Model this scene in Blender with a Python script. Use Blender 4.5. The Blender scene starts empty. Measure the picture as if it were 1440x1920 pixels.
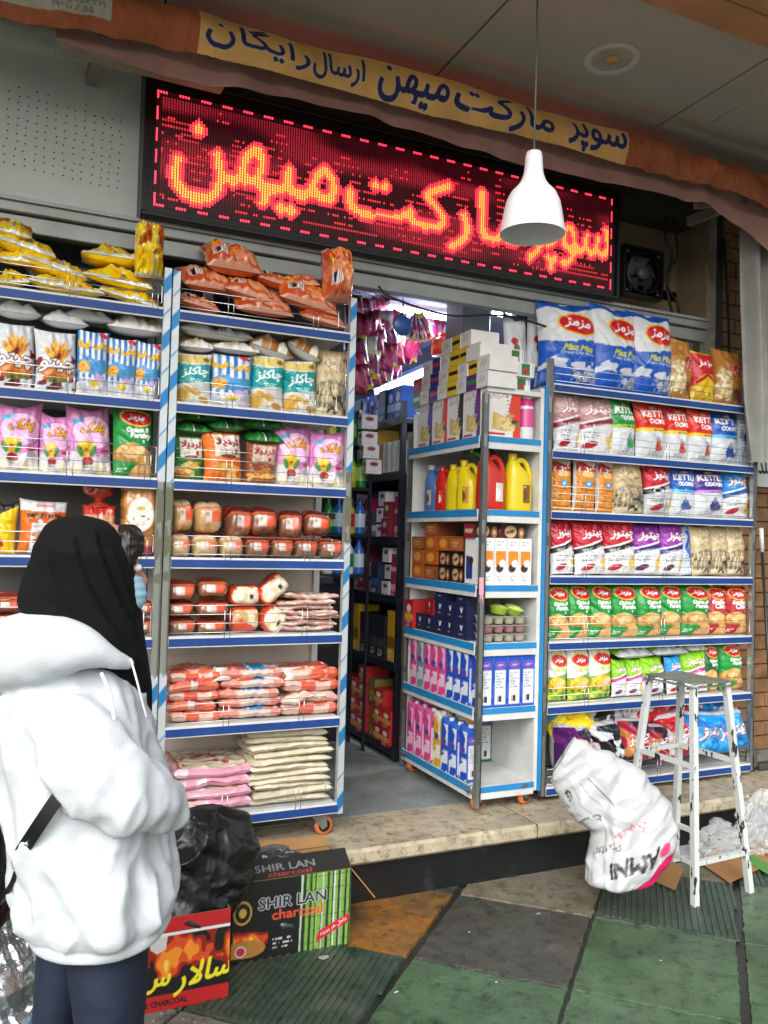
import bpy, math, random, unicodedata
import numpy as np
from mathutils import Vector, Matrix
random.seed(7); RNG = np.random.RandomState(7)
S = bpy.context.scene; COL = S.collection

# ---------------------------------------------------------------- camera
F = 1563.8                                   # focal length in photo pixels
yaw, pit, rol = (math.radians(a) for a in (24.3676, 1.8311, 1.5317))
fwd = np.array([math.sin(yaw)*math.cos(pit), math.cos(yaw)*math.cos(pit), math.sin(pit)])
r0 = np.cross(fwd, [0, 0, 1]); r0 /= np.linalg.norm(r0); u0 = np.cross(r0, fwd)
rgt = r0*math.cos(rol)+u0*math.sin(rol); upv = -r0*math.sin(rol)+u0*math.cos(rol)
CAM = np.array([0, 0, 1.5])
cd = bpy.data.cameras.new('camera'); cam = bpy.data.objects.new('camera', cd); COL.objects.link(cam)
cd.sensor_fit = 'VERTICAL'; cd.sensor_height = 36; cd.lens = F/1920*36; cd.clip_start = .05; cd.clip_end = 500
mw = Matrix.Identity(4)
for i in range(3):
    mw[i][0] = rgt[i]; mw[i][1] = upv[i]; mw[i][2] = -fwd[i]; mw[i][3] = CAM[i]
cam.matrix_world = mw; S.camera = cam
def ray(px, py): return fwd+rgt*(px-720)/F-upv*(py-960)/F
def aty(px, py, y): d = ray(px, py); return CAM+d*y/d[1]
def atx(px, py, x): d = ray(px, py); return CAM+d*x/d[0]
def atz(px, py, z): d = ray(px, py); return CAM+d*(z-1.5)/d[2]
def fw(px, py, d): return CAM+ray(px, py)*d

# ---------------------------------------------------------------- light
W = bpy.data.worlds.new('World'); S.world = W; W.use_nodes = True
nt = W.node_tree; bg = nt.nodes['Background']; sky = nt.nodes.new('ShaderNodeTexSky')
sky.sky_type = 'NISHITA'; sky.sun_disc = False
SE, SR = math.radians(38), math.radians(214)
sky.sun_elevation = SE; sky.sun_rotation = SR; sky.dust_density = 4; sky.air_density = 1.2; sky.ozone_density = 1
hs = nt.nodes.new('ShaderNodeHueSaturation'); hs.inputs['Saturation'].default_value = .2
nt.links.new(sky.outputs[0], hs.inputs['Color']); nt.links.new(hs.outputs[0], bg.inputs[0])
bg.inputs[1].default_value = .15
sl = bpy.data.lights.new('sun', 'SUN'); sl.energy = 1.2; sl.angle = math.radians(60); sl.color = (1, .97, .93)
so = bpy.data.objects.new('sun', sl); COL.objects.link(so)
sdir = Vector((math.sin(SR)*math.cos(SE), math.cos(SR)*math.cos(SE), math.sin(SE)))
so.rotation_euler = sdir.to_track_quat('Z', 'Y').to_euler()
S.view_settings.view_transform = 'Standard'; S.view_settings.look = 'None'
S.view_settings.exposure = 0.62; S.view_settings.gamma = 1
S.cycles.max_bounces = 6; S.cycles.diffuse_bounces = 3; S.cycles.glossy_bounces = 3; S.cycles.transparent_max_bounces = 12
S.cycles.use_denoising = True

# ---------------------------------------------------------------- helpers
def lin(c):
    if isinstance(c, str): c = [int(c[i:i+2], 16)/255 for i in (0, 2, 4)]
    return np.array([x/12.92 if x <= .04045 else ((x+.055)/1.055)**2.4 for x in c])
MATS = {}
def mat(name, col=None, rough=.5, metal=0, bump=0, bscale=40, var=0, vscale=6, coat=0, emis=0, alpha=1, trans=0, attr=False,
        btype='noise', sheen=0, spec=.5):
    if name in MATS: return MATS[name]
    m = bpy.data.materials.new(name); m.use_nodes = True; n = m.node_tree; b = n.nodes['Principled BSDF']; MATS[name] = m
    b.inputs['Roughness'].default_value = rough; b.inputs['Metallic'].default_value = metal
    b.inputs['Specular IOR Level'].default_value = spec
    if coat: b.inputs['Coat Weight'].default_value = coat; b.inputs['Coat Roughness'].default_value = .12
    if sheen: b.inputs['Sheen Weight'].default_value = sheen
    if trans: b.inputs['Transmission Weight'].default_value = trans
    if alpha < 1: b.inputs['Alpha'].default_value = alpha
    tc = n.nodes.new('ShaderNodeTexCoord')
    if attr:
        a = n.nodes.new('ShaderNodeAttribute'); a.attribute_name = 'Col'; src = a.outputs['Color']
    else:
        rgb = n.nodes.new('ShaderNodeRGB'); rgb.outputs[0].default_value = (*lin(col), 1); src = rgb.outputs[0]
    if var:
        nz = n.nodes.new('ShaderNodeTexNoise'); nz.inputs['Scale'].default_value = vscale; nz.inputs['Detail'].default_value = 6
        nz.inputs['Roughness'].default_value = .65
        n.links.new(tc.outputs['Object'], nz.inputs['Vector'])
        mr = n.nodes.new('ShaderNodeMapRange'); mr.inputs['From Min'].default_value = .3; mr.inputs['From Max'].default_value = .7
        mr.inputs['To Min'].default_value = 1-var; mr.inputs['To Max'].default_value = 1+var*.4
        n.links.new(nz.outputs['Fac'], mr.inputs['Value'])
        mx = n.nodes.new('ShaderNodeVectorMath'); mx.operation = 'SCALE'
        n.links.new(src, mx.inputs[0]); n.links.new(mr.outputs[0], mx.inputs['Scale']); src = mx.outputs[0]
    n.links.new(src, b.inputs['Base Color'])
    if emis:
        n.links.new(src, b.inputs['Emission Color']); b.inputs['Emission Strength'].default_value = emis
    if bump:
        if btype == 'noise':
            t = n.nodes.new('ShaderNodeTexNoise'); t.inputs['Scale'].default_value = bscale; t.inputs['Detail'].default_value = 4; o = t.outputs['Fac']
        else:
            t = n.nodes.new('ShaderNodeTexVoronoi'); t.inputs['Scale'].default_value = bscale; t.feature = 'SMOOTH_F1'; o = t.outputs['Distance']
        n.links.new(tc.outputs['Object'], t.inputs['Vector'])
        bp = n.nodes.new('ShaderNodeBump'); bp.inputs['Strength'].default_value = 1; bp.inputs['Distance'].default_value = bump
        n.links.new(o, bp.inputs['Height']); n.links.new(bp.outputs[0], b.inputs['Normal'])
    return m
FILM = mat('printed_film', rough=.36, bump=.004, bscale=22, attr=True, coat=.08)
PAPER = mat('printed_card', rough=.55, attr=True, var=.08, vscale=9)
FOIL = mat('metal_foil', rough=.3, metal=.5, bump=.012, bscale=26, attr=True)
CLEARF = mat('crinkled_clear_film', rough=.25, bump=.006, bscale=35, attr=True, coat=.8)
GOLDF = mat('gold_foil_film', rough=.24, metal=.25, bump=.012, bscale=24, attr=True, coat=.3)
CHROME = mat('chrome_wire', 'd8dadc', .22, 1)
STEEL = mat('worn_steel', 'a9aca8', .38, .85, bump=.0006, bscale=60, var=.45, vscale=9)
WHITE = mat('white_powder_coat', 'd9dad7', .45, var=.22, vscale=7)
NAVY = mat('navy_strip', '143f86', .5, var=.25, vscale=7)
AZURE = mat('azure_strip', '2486c4', .45, var=.15, vscale=12)
BLACKP = mat('black_plastic', '16171a', .35)
PANELB = mat('beige_back_panel', 'cfc2b4', .6, var=.12, vscale=4)
PANELD = mat('grey_back_panel', '6b6a66', .6, var=.15, vscale=4)

def link(name, me, m, parent=None, loc=None, rot=None, scale=None):
    o = bpy.data.objects.new(name, me); COL.objects.link(o)
    if m is not None and len(me.materials) == 0:
        for k in (m if isinstance(m, (list, tuple)) else [m]): me.materials.append(k)
    if parent: o.parent = parent
    if loc is not None: o.location = [float(v) for v in loc]
    if rot is not None: o.rotation_euler = rot
    if scale is not None: o.scale = scale
    return o
def tag(o, label=None, cat=None, group=None, kind=None):
    if label: o['label'] = label
    if cat: o['category'] = cat
    if group: o['group'] = group
    if kind: o['kind'] = kind
    return o
def empty(name, label, cat, loc=(0, 0, 0), rot=None, group=None):
    o = bpy.data.objects.new(name, None); COL.objects.link(o); o.location = [float(v) for v in loc]; o.empty_display_size = .1
    if rot is not None: o.rotation_euler = rot
    return tag(o, label, cat, group)
def pm(name, v, f, smooth=False, mi=None, colr=None, vn=None):
    me = bpy.data.meshes.new(name)
    me.from_pydata([tuple(map(float, p)) for p in v], [], [tuple(map(int, q)) for q in f])
    if smooth: me.polygons.foreach_set('use_smooth', [True]*len(me.polygons))
    if mi is not None: me.polygons.foreach_set('material_index', list(mi))
    if colr is not None: setcol(me, colr)
    me.update(); return me
def setcol(me, c):
    a = me.color_attributes.new('Col', 'FLOAT_COLOR', 'POINT')
    c = np.asarray(c, np.float32); c = np.concatenate([c, np.ones((len(c), 1), np.float32)], 1)
    a.data.foreach_set('color', c.ravel())
class MB:
    """collects shapes into one mesh"""
    def __init__(s): s.v = []; s.f = []; s.m = []; s.sm = []; s.c = []
    def add(s, v, f, mi=0, sm=False, c=None):
        b = len(s.v); s.v += [tuple(map(float, p)) for p in v]; s.f += [tuple(int(i)+b for i in q) for q in f]
        s.m += [mi]*len(f); s.sm += [sm]*len(f); s.c += [tuple(c) if c is not None else (1, 1, 1)]*len(v); return s
    def box(s, x0, x1, y0, y1, z0, z1, mi=0, bev=0, c=None):
        if bev <= 0:
            v = [(x, y, z) for z in (z0, z1) for y in (y0, y1) for x in (x0, x1)]
            f = [(0, 2, 3, 1), (4, 5, 7, 6), (0, 1, 5, 4), (2, 6, 7, 3), (0, 4, 6, 2), (1, 3, 7, 5)]
            return s.add(v, f, mi, c=c)
        b = bev; v = []; idx = {}
        for i, x in enumerate((x0, x1)):
            for j, y in enumerate((y0, y1)):
                for k, z in enumerate((z0, z1)):
                    sx, sy, sz = (1, -1)[i]*b, (1, -1)[j]*b, (1, -1)[k]*b
                    for a, p in enumerate(((x, y+sy, z+sz), (x+sx, y, z+sz), (x+sx, y+sy, z))): idx[i, j, k, a] = len(v); v.append(p)
        f = []
        g = lambda i, j, k, a: idx[i, j, k, a]
        for i in (0, 1): f.append([g(i, 0, 0, 0), g(i, 1, 0, 0), g(i, 1, 1, 0), g(i, 0, 1, 0)][::(1 if i else -1)])
        for j in (0, 1): f.append([g(0, j, 0, 1), g(1, j, 0, 1), g(1, j, 1, 1), g(0, j, 1, 1)][::(-1 if j else 1)])
        for k in (0, 1): f.append([g(0, 0, k, 2), g(1, 0, k, 2), g(1, 1, k, 2), g(0, 1, k, 2)][::(1 if k else -1)])
        for j in (0, 1):
            for k in (0, 1): f.append([g(0, j, k, 1), g(1, j, k, 1), g(1, j, k, 2), g(0, j, k, 2)])
        for i in (0, 1):
            for k in (0, 1): f.append([g(i, 0, k, 0), g(i, 1, k, 0), g(i, 1, k, 2), g(i, 0, k, 2)])
            for j in (0, 1): f.append([g(i, j, 0, 0), g(i, j, 1, 0), g(i, j, 1, 1), g(i, j, 0, 1)])
        for i in (0, 1):
            for j in (0, 1):
                for k in (0, 1): f.append([g(i, j, k, 0), g(i, j, k, 1), g(i, j, k, 2)])
        return s.add(v, f, mi, c=c)
    def obox(s, p, q, wx, wy, mi=0):
        """square bar from p to q"""
        p, q = np.array(p, float), np.array(q, float); d = q-p; d /= np.linalg.norm(d)
        a = np.cross(d, [0, 1, 0]) if abs(d[1]) < .9 else np.cross(d, [1, 0, 0]); a /= np.linalg.norm(a); b = np.cross(d, a)
        v = [e+a*i*wx/2+b*j*wy/2 for e in (p, q) for j in (-1, 1) for i in (-1, 1)]
        return s.add(v, [(0, 2, 3, 1), (4, 5, 7, 6), (0, 1, 5, 4), (2, 6, 7, 3), (0, 4, 6, 2), (1, 3, 7, 5)], mi)
    def tube(s, pts, r, n=8, mi=0, cap=True, c=None):
        pts = [np.array(p, float) for p in pts]; rr = r if hasattr(r, '__len__') else [r]*len(pts); v = []; f = []; up = None
        for i, p in enumerate(pts):
            d = pts[min(i+1, len(pts)-1)]-pts[max(i-1, 0)]; d = d/(np.linalg.norm(d)+1e-9)
            if up is None: up = np.cross(d, [.3, .2, 1] if abs(d[2]) < .9 else [1, .1, 0])
            up = up-d*(up@d); up /= np.linalg.norm(up); b = np.cross(d, up)
            for k in range(n): t = 2*math.pi*k/n; v.append(p+rr[i]*(up*math.cos(t)+b*math.sin(t)))
        for i in range(len(pts)-1):
            for k in range(n): f.append((i*n+k, i*n+(k+1) % n, (i+1)*n+(k+1) % n, (i+1)*n+k))
        if cap: f += [tuple(range(n))[::-1], tuple((len(pts)-1)*n+k for k in range(n))]
        return s.add(v, f, mi, True, c)
    def lathe(s, prof, cx=0, cy=0, z0=0, n=24, mi=0, axis='z', sx=1, c=None):
        v = []; f = []
        for r, z in prof:
            for k in range(n):
                t = 2*math.pi*k/n; a, b = r*math.cos(t)*sx, r*math.sin(t)
                v.append({'z': (cx+a, cy+b, z0+z), 'y': (cx+a, cy+z, z0+b), 'x': (cx+z, cy+a, z0+b)}[axis])
        for i in range(len(prof)-1):
            for k in range(n): f.append((i*n+k, i*n+(k+1) % n, (i+1)*n+(k+1) % n, (i+1)*n+k))
        return s.add(v, f, mi, True, c)
    def mesh(s, name, smooth=None, col=False):
        me = pm(name, s.v, s.f, mi=s.m, colr=s.c if col else None)
        me.polygons.foreach_set('use_smooth', s.sm if smooth is None else [smooth]*len(s.f)); return me
    def obj(s, name, m, parent=None, col=False, **k): return link(name, s.mesh(name, col=col), m, parent, **k)

def h3(i, j, k, seed):
    n = (i*73856093) ^ (j*19349663) ^ (k*83492791) ^ (seed*2654435)
    n = (n ^ (n >> 13))*1274126177 & 0x7fffffff
    return ((n ^ (n >> 16)) & 0xffff)/65535.
def vn(P, sc, seed=0):
    P = np.asarray(P, float)*sc+100; I = np.floor(P).astype(np.int64); t = P-I; t = t*t*(3-2*t); r = 0
    for a in (0, 1):
        for b in (0, 1):
            for c in (0, 1):
                w = (t[..., 0] if a else 1-t[..., 0])*(t[..., 1] if b else 1-t[..., 1])*(t[..., 2] if c else 1-t[..., 2])
                r = r+w*h3(I[..., 0]+a, I[..., 1]+b, I[..., 2]+c, seed)
    return r
def ridge(P, sc, seed=0): return 1-np.abs(2*vn(P, sc, seed)-1)

def crum(P, seed, f0=6., n=9, warp=.03):
    """straight-creased crumple height field, about -1..1"""
    r = np.random.RandomState(seed); P = np.asarray(P, float); Q = P+warp*np.stack([vn(P, f0*.5, seed+k)-.5 for k in range(3)], -1)*2; h = 0; tot = 0
    for k in range(n):
        d = r.normal(size=3); d /= np.linalg.norm(d); f = f0*1.32**k; a = 1/f**.85; x = Q@d*f+r.rand(); w = np.abs(x-np.floor(x)-.5)*4-1
        m_ = np.clip((vn(P+k*3.3, f*.6, seed+20+k)-.38)*4, 0, 1); h = h+a*w*m_; tot += a*.5
    return h/tot
# ---- text: shaping, triangles, raster canvas
T = {}
for cp in list(range(0xFB50, 0xFC00))+list(range(0xFE80, 0xFEFD)):
    d = unicodedata.decomposition(chr(cp)).split()
    if len(d) == 2: T.setdefault(chr(int(d[1], 16)), {})[d[0][1:-1]] = chr(cp)
    if len(d) == 3 and d[1] == '0644' and d[2] == '0627': T.setdefault('\x01', {})[d[0][1:-1]] = chr(cp)
def shape(s):
    if not any('\u0600' <= c <= '\u06ff' for c in s): return s
    s = s.replace('لا', '\x01').replace('\u200c', ''); out = []
    for i, c in enumerate(s):
        if c not in T: out.append(c); continue
        p = i > 0 and s[i-1] in T and 'initial' in T[s[i-1]]; n = i+1 < len(s) and s[i+1] in T and 'initial' in T[c]
        k = {(0, 0): 'isolated', (1, 0): 'final', (0, 1): 'initial', (1, 1): 'medial'}[(int(p), int(n))]
        out.append(T[c].get(k, T[c].get('isolated')))
    return ''.join(reversed(out))
TX = {}
def ttri(s):
    if s in TX: return TX[s]
    c = bpy.data.curves.new('t', 'FONT'); c.body = shape(s); c.resolution_u = 3
    o = bpy.data.objects.new('t', c); COL.objects.link(o)
    me = bpy.data.meshes.new_from_object(o.evaluated_get(bpy.context.evaluated_depsgraph_get())); me.calc_loop_triangles()
    v = np.array([p.co[:2] for p in me.vertices]); t = np.array([x.vertices[:] for x in me.loop_triangles])
    bpy.data.objects.remove(o); bpy.data.curves.remove(c); bpy.data.meshes.remove(me)
    mn, mx = v.min(0), v.max(0); TX[s] = ((v-mn)/(mx-mn), t, (mx-mn)); return TX[s]
class Cv:
    def __init__(s, w, h, bg, ppm=290, ss=2):
        s.w, s.h, s.ss = w, h, ss; s.nx, s.ny = max(6, round(w*ppm)), max(6, round(h*ppm)); s.X, s.Y = s.nx*ss, s.ny*ss
        s.a = np.empty((s.Y, s.X, 3)); s.a[:] = lin(bg)
        s.U, s.V = np.meshgrid((np.arange(s.X)+.5)/s.X, (np.arange(s.Y)+.5)/s.Y)
        s.seed = 1
    def paint(s, m, c):
        m = m.astype(float)[..., None] if m.dtype == bool else m[..., None]; s.a = s.a*(1-m)+lin(c)*m; return s
    def rect(s, x0, y0, x1, y1, c): return s.paint((s.U >= x0) & (s.U < x1) & (s.V >= y0) & (s.V < y1), c)
    def ell(s, cx, cy, rx, ry, c, ang=0):
        ar = s.h/s.w; dx, dy = s.U-cx, (s.V-cy)*ar; a = math.radians(ang)
        x = dx*math.cos(a)+dy*math.sin(a); y = -dx*math.sin(a)+dy*math.cos(a)
        return s.paint((x/rx)**2+(y/(ry*ar))**2 < 1, c)
    def below(s, f, c): return s.paint(s.V < f(s.U), c)
    def above(s, f, c): return s.paint(s.V > f(s.U), c)
    def poly(s, pts, c):
        m = np.zeros(s.U.shape, bool); n = len(pts)
        for i in range(n):
            (x0, y0), (x1, y1) = pts[i], pts[(i+1) % n]
            if y0 == y1: continue
            k = ((y0 > s.V) != (y1 > s.V)) & (s.U < (x1-x0)*(s.V-y0)/(y1-y0)+x0); m ^= k
        return s.paint(m, c)
    def mask(s, txt, cx, cy, tw, th=None, ang=0, shear=0):
        v, t, sz = ttri(txt); ar = s.w/s.h
        if th is None: th = tw*ar*sz[1]/sz[0]
        p = v-.5; x = p[:, 0]*tw*s.w; y = p[:, 1]*th*s.h; x = x+y*shear; a = math.radians(ang)
        X = (cx*s.w+x*math.cos(a)-y*math.sin(a))/s.w*s.X; Y = (cy*s.h+x*math.sin(a)+y*math.cos(a))/s.h*s.Y
        m = np.zeros((s.Y, s.X), bool)
        for q in t:
            xs, ys = X[q], Y[q]; i0, i1 = max(0, int(xs.min())), min(s.X, int(xs.max())+2); j0, j1 = max(0, int(ys.min())), min(s.Y, int(ys.max())+2)
            if i1 <= i0 or j1 <= j0: continue
            gx, gy = np.meshgrid(np.arange(i0, i1)+.5, np.arange(j0, j1)+.5)
            e = [(xs[(k+1) % 3]-xs[k])*(gy-ys[k])-(ys[(k+1) % 3]-ys[k])*(gx-xs[k]) for k in range(3)]
            m[j0:j1, i0:i1] |= ((e[0] >= -.01) & (e[1] >= -.01) & (e[2] >= -.01)) | ((e[0] <= .01) & (e[1] <= .01) & (e[2] <= .01))
        return m
    @staticmethod
    def dil(m, r):
        o = m.copy()
        for i in range(-r, r+1):
            for j in range(-r, r+1):
                if i*i+j*j <= r*r+.5 and (i or j): o |= np.roll(np.roll(m, i, 0), j, 1)
        return o
    def text(s, txt, cx, cy, tw, c, th=None, bold=0, out=None, ow=2, ang=0, shear=0):
        m = s.mask(txt, cx, cy, tw, th, ang, shear); m = s.dil(m, bold) if bold else m
        if out is not None: s.paint(s.dil(m, ow), out)
        return s.paint(m, c)
    def spk(s, x0, y0, x1, y1, cs, sc=14, thr=.5, seed=3):
        P = np.stack([s.U*s.w*sc*3, s.V*s.h*sc*3, s.U*0], -1)
        for k, c in enumerate(cs):
            n = vn(P, 1.6, seed+k*7+len(cs))
            s.paint((n > thr+.06*k) & (s.U >= x0) & (s.U < x1) & (s.V >= y0) & (s.V < y1), c)
        return s
    def lines(s, x0, y0, x1, y1, n, c):      # rows of small print
        r = np.random.RandomState(n)
        for i in range(n):
            y = y1-(i+.5)*(y1-y0)/n; e = x0+(x1-x0)*r.uniform(.6, 1)
            P = np.stack([s.U*s.w*900, np.full_like(s.U, i*3.3), s.U*0], -1)
            s.paint((np.abs(s.V-y) < (y1-y0)/n*.22) & (s.U > x0) & (s.U < e) & (vn(P, .35, i) > .4), c)
        return s
    def bars(s, x0, y0, x1, y1, c='101010'):
        r = np.random.RandomState(5); k = int((x1-x0)*s.X); b = r.rand(max(2, k//2)) > .45
        i = ((s.U-x0)/(x1-x0)*len(b)).astype(int); ok = (s.U >= x0) & (s.U < x1) & (s.V >= y0) & (s.V < y1)
        s.rect(x0-.01, y0-.01, x1+.01, y1+.01, 'f2f2f2'); return s.paint(ok & b[np.clip(i, 0, len(b)-1)], c)
    def out(s): return s.a.reshape(s.ny, s.ss, s.nx, s.ss, 3).mean((1, 3))
    def at(s, u, v):
        a = s.out(); return a[np.clip((v*s.ny).astype(int), 0, s.ny-1), np.clip((u*s.nx).astype(int), 0, s.nx-1)]

def gridfaces(nx, ny, off=0, flip=False):
    i, j = np.meshgrid(np.arange(nx-1), np.arange(ny-1)); a = (j*nx+i).ravel()+off
    f = np.stack([a, a+1, a+nx+1, a+nx], 1)
    return f[:, ::-1] if flip else f
def npmesh(name, v, f, col=None, smooth=True):
    me = bpy.data.meshes.new(name); v = np.asarray(v, np.float32); f = np.asarray(f, np.int32)
    me.vertices.add(len(v)); me.vertices.foreach_set('co', v.ravel()); me.loops.add(f.size); me.loops.foreach_set('vertex_index', f.ravel())
    me.polygons.add(len(f)); me.polygons.foreach_set('loop_start', np.arange(len(f), dtype=np.int32)*4)
    me.polygons.foreach_set('loop_total', np.full(len(f), 4, np.int32))
    me.update(calc_edges=True); me.validate()
    me.polygons.foreach_set('use_smooth', [smooth]*len(me.polygons))
    if col is not None: setcol(me, col)
    return me

def pillow(name, cv, t, back='c8c8c8', pu=2.6, pv=.45, pinch=.07, wr=1., seed=0, ear=.02, slump=0., topw=1., crk=.009):
    """sealed snack bag: base centre at the origin, front towards -y"""
    a = cv.out(); w, h = cv.w, cv.h; r = np.random.RandomState(seed+11); V = []; Fc = []; C = []
    ph = r.uniform(0, 6.28, 8); off = 0
    for side, (nx, ny) in enumerate(((cv.nx, cv.ny), (16, 20))):
        U, Vv = np.meshgrid(np.linspace(-1, 1, nx), np.linspace(0, 1, ny))
        bul = (4*Vv*(1-Vv)).clip(0, 1)**pv; sh = (1-np.abs(U)**pu).clip(0, 1)**.62
        vb = Vv**(1+.45*slump); d = t/2*bul*sh*(1+slump*(.35-.7*Vv))
        x = U*w/2*(1-pinch*bul*(1-.0*U))*(1+(topw-1)*Vv)+.012*w*np.sin(Vv*5+ph[0]); z = vb*h+ear*h*(np.abs(U)**2)*(Vv**10)*(1+.8*np.sign(U)*math.cos(ph[1]))
        z = z-ear*h*.5*(1-np.abs(U))*(Vv**10)
        if side == 0:
            P = np.stack([x*1, z*1, x*0+seed*3.7], -1)
            e1 = np.exp(-(1-Vv)/.13)+np.exp(-Vv/.13)
            wv = e1*(.007*np.sin(U*11+ph[2]+2*np.sin(Vv*8))+.005*np.sin(U*19+ph[3]))*(1-np.exp(-((1-Vv)/.03)))
            wv += .016*(ridge(P, 13, seed)-.6)*np.minimum(1, bul*1.3)*sh**.3
            wv += .010*(ridge(P*np.array([1.6, .7, 1]), 28, seed+5)-.6)*e1.clip(.3, 1)
            wv += crk*crum(P, seed+2, 7.5, 7, .03)*np.minimum(1, bul*1.5)
            # one or two diagonal dents
            for k in range(3):
                aa = r.uniform(-1, 1); q = (U*w/2*math.cos(aa)+(Vv-.5-r.uniform(-.35, .35))*h*math.sin(aa+1.2)); wv -= .006*np.exp(-(q/.007)**2)*bul
            wv *= (1-np.exp(-Vv/.05))*(1-np.exp(-(1-Vv)/.035))
            y = -d-wv*wr*(.35+.65*sh)
            c = a.reshape(-1, 3)
        else:
            y = d*.75+.002; c = np.tile(lin(back), (nx*ny, 1))
        V.append(np.stack([x, y, z], -1).reshape(-1, 3)); C.append(c); Fc.append(gridfaces(nx, ny, off, side == 1)); off += nx*ny
    return npmesh(name, np.concatenate(V), np.concatenate(Fc), np.concatenate(C))

def pbox(name, w, d, h, front=None, left=None, top=None, side='e0e0e0', right=None, back=None, bulge=0., ppm=290):
    """printed carton: base centre at origin; front = -y, left = -x"""
    V = []; Fc = []; C = []; off = 0
    def face(o, ax, ay, cvs, flip=False):
        nonlocal off
        if cvs is None or isinstance(cvs, str): nx = ny = 2; c = np.tile(lin(cvs or side), (4, 1))
        else: nx, ny = cvs.nx, cvs.ny; c = cvs.out().reshape(-1, 3)
        U, Q = np.meshgrid(np.linspace(0, 1, nx), np.linspace(0, 1, ny))
        v = np.array(o)+U[..., None]*np.array(ax)+Q[..., None]*np.array(ay)
        V.append(v.reshape(-1, 3)); C.append(c); Fc.append(gridfaces(nx, ny, off, flip)); off += nx*ny
    a, b = w/2, d/2
    face((-a, -b, 0), (w, 0, 0), (0, 0, h), front); face((-a, b, 0), (0, -d, 0), (0, 0, h), left)
    face((a, -b, 0), (0, d, 0), (0, 0, h), right); face((a, b, 0), (-w, 0, 0), (0, 0, h), back)
    face((-a, -b, h), (w, 0, 0), (0, d, 0), top); face((-a, b, 0), (w, 0, 0), (0, -d, 0), None)
    return npmesh(name, np.concatenate(V), np.concatenate(Fc), np.concatenate(C), smooth=False)

def cr(K, n):
    """Catmull-Rom resample of rows K"""
    K = np.asarray(K, float); m = len(K); t = np.linspace(0, m-1, n); i = np.clip(t.astype(int), 0, m-2); f = (t-i)[:, None]
    g = lambda j: K[np.clip(j, 0, m-1)]
    a, b, c, d = g(i-1), g(i), g(i+1), g(i+2)
    return .5*(2*b+(c-a)*f+(2*a-5*b+4*c-d)*f**2+(3*b-a-3*c+d)*f**3)
def loft(name, rings, n=48, m=60, p=2.2, disp=None, colr=None, caps=True, mat_=None):
    """rings: (cx,cy,cz, ax,ay,az, bx,by,bz)"""
    R = cr(rings, m); th = np.linspace(0, 2*math.pi, n, endpoint=False)
    c, s = np.cos(th), np.sin(th); cc = np.sign(c)*np.abs(c)**(2/p); ss = np.sign(s)*np.abs(s)**(2/p)
    P = R[:, None, 0:3]+R[:, None, 3:6]*cc[None, :, None]+R[:, None, 6:9]*ss[None, :, None]
    if disp is not None:
        N = R[:, None, 3:6]*c[None, :, None]+R[:, None, 6:9]*s[None, :, None]; N = N/(np.linalg.norm(N, axis=-1, keepdims=True)+1e-6)
        T2, V2 = np.meshgrid(th, np.linspace(0, 1, m)); P = P+N*disp(P, T2, V2)[..., None]
    v = P.reshape(-1, 3); f = []
    for j in range(m-1):
        for i in range(n): f.append((j*n+i, j*n+(i+1) % n, (j+1)*n+(i+1) % n, (j+1)*n+i))
    f = np.array(f); cl = None
    if colr is not None: cl = colr(*np.meshgrid(th/(2*math.pi), np.linspace(0, 1, m))).reshape(-1, 3)
    me = pm(name, v, [tuple(q) for q in f]+([tuple(range(n))[::-1], tuple((m-1)*n+i for i in range(n))] if caps else []), True, colr=cl)
    return me
def xring(c, a, b): return (*c, a, 0, 0, 0, b, 0)

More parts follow.
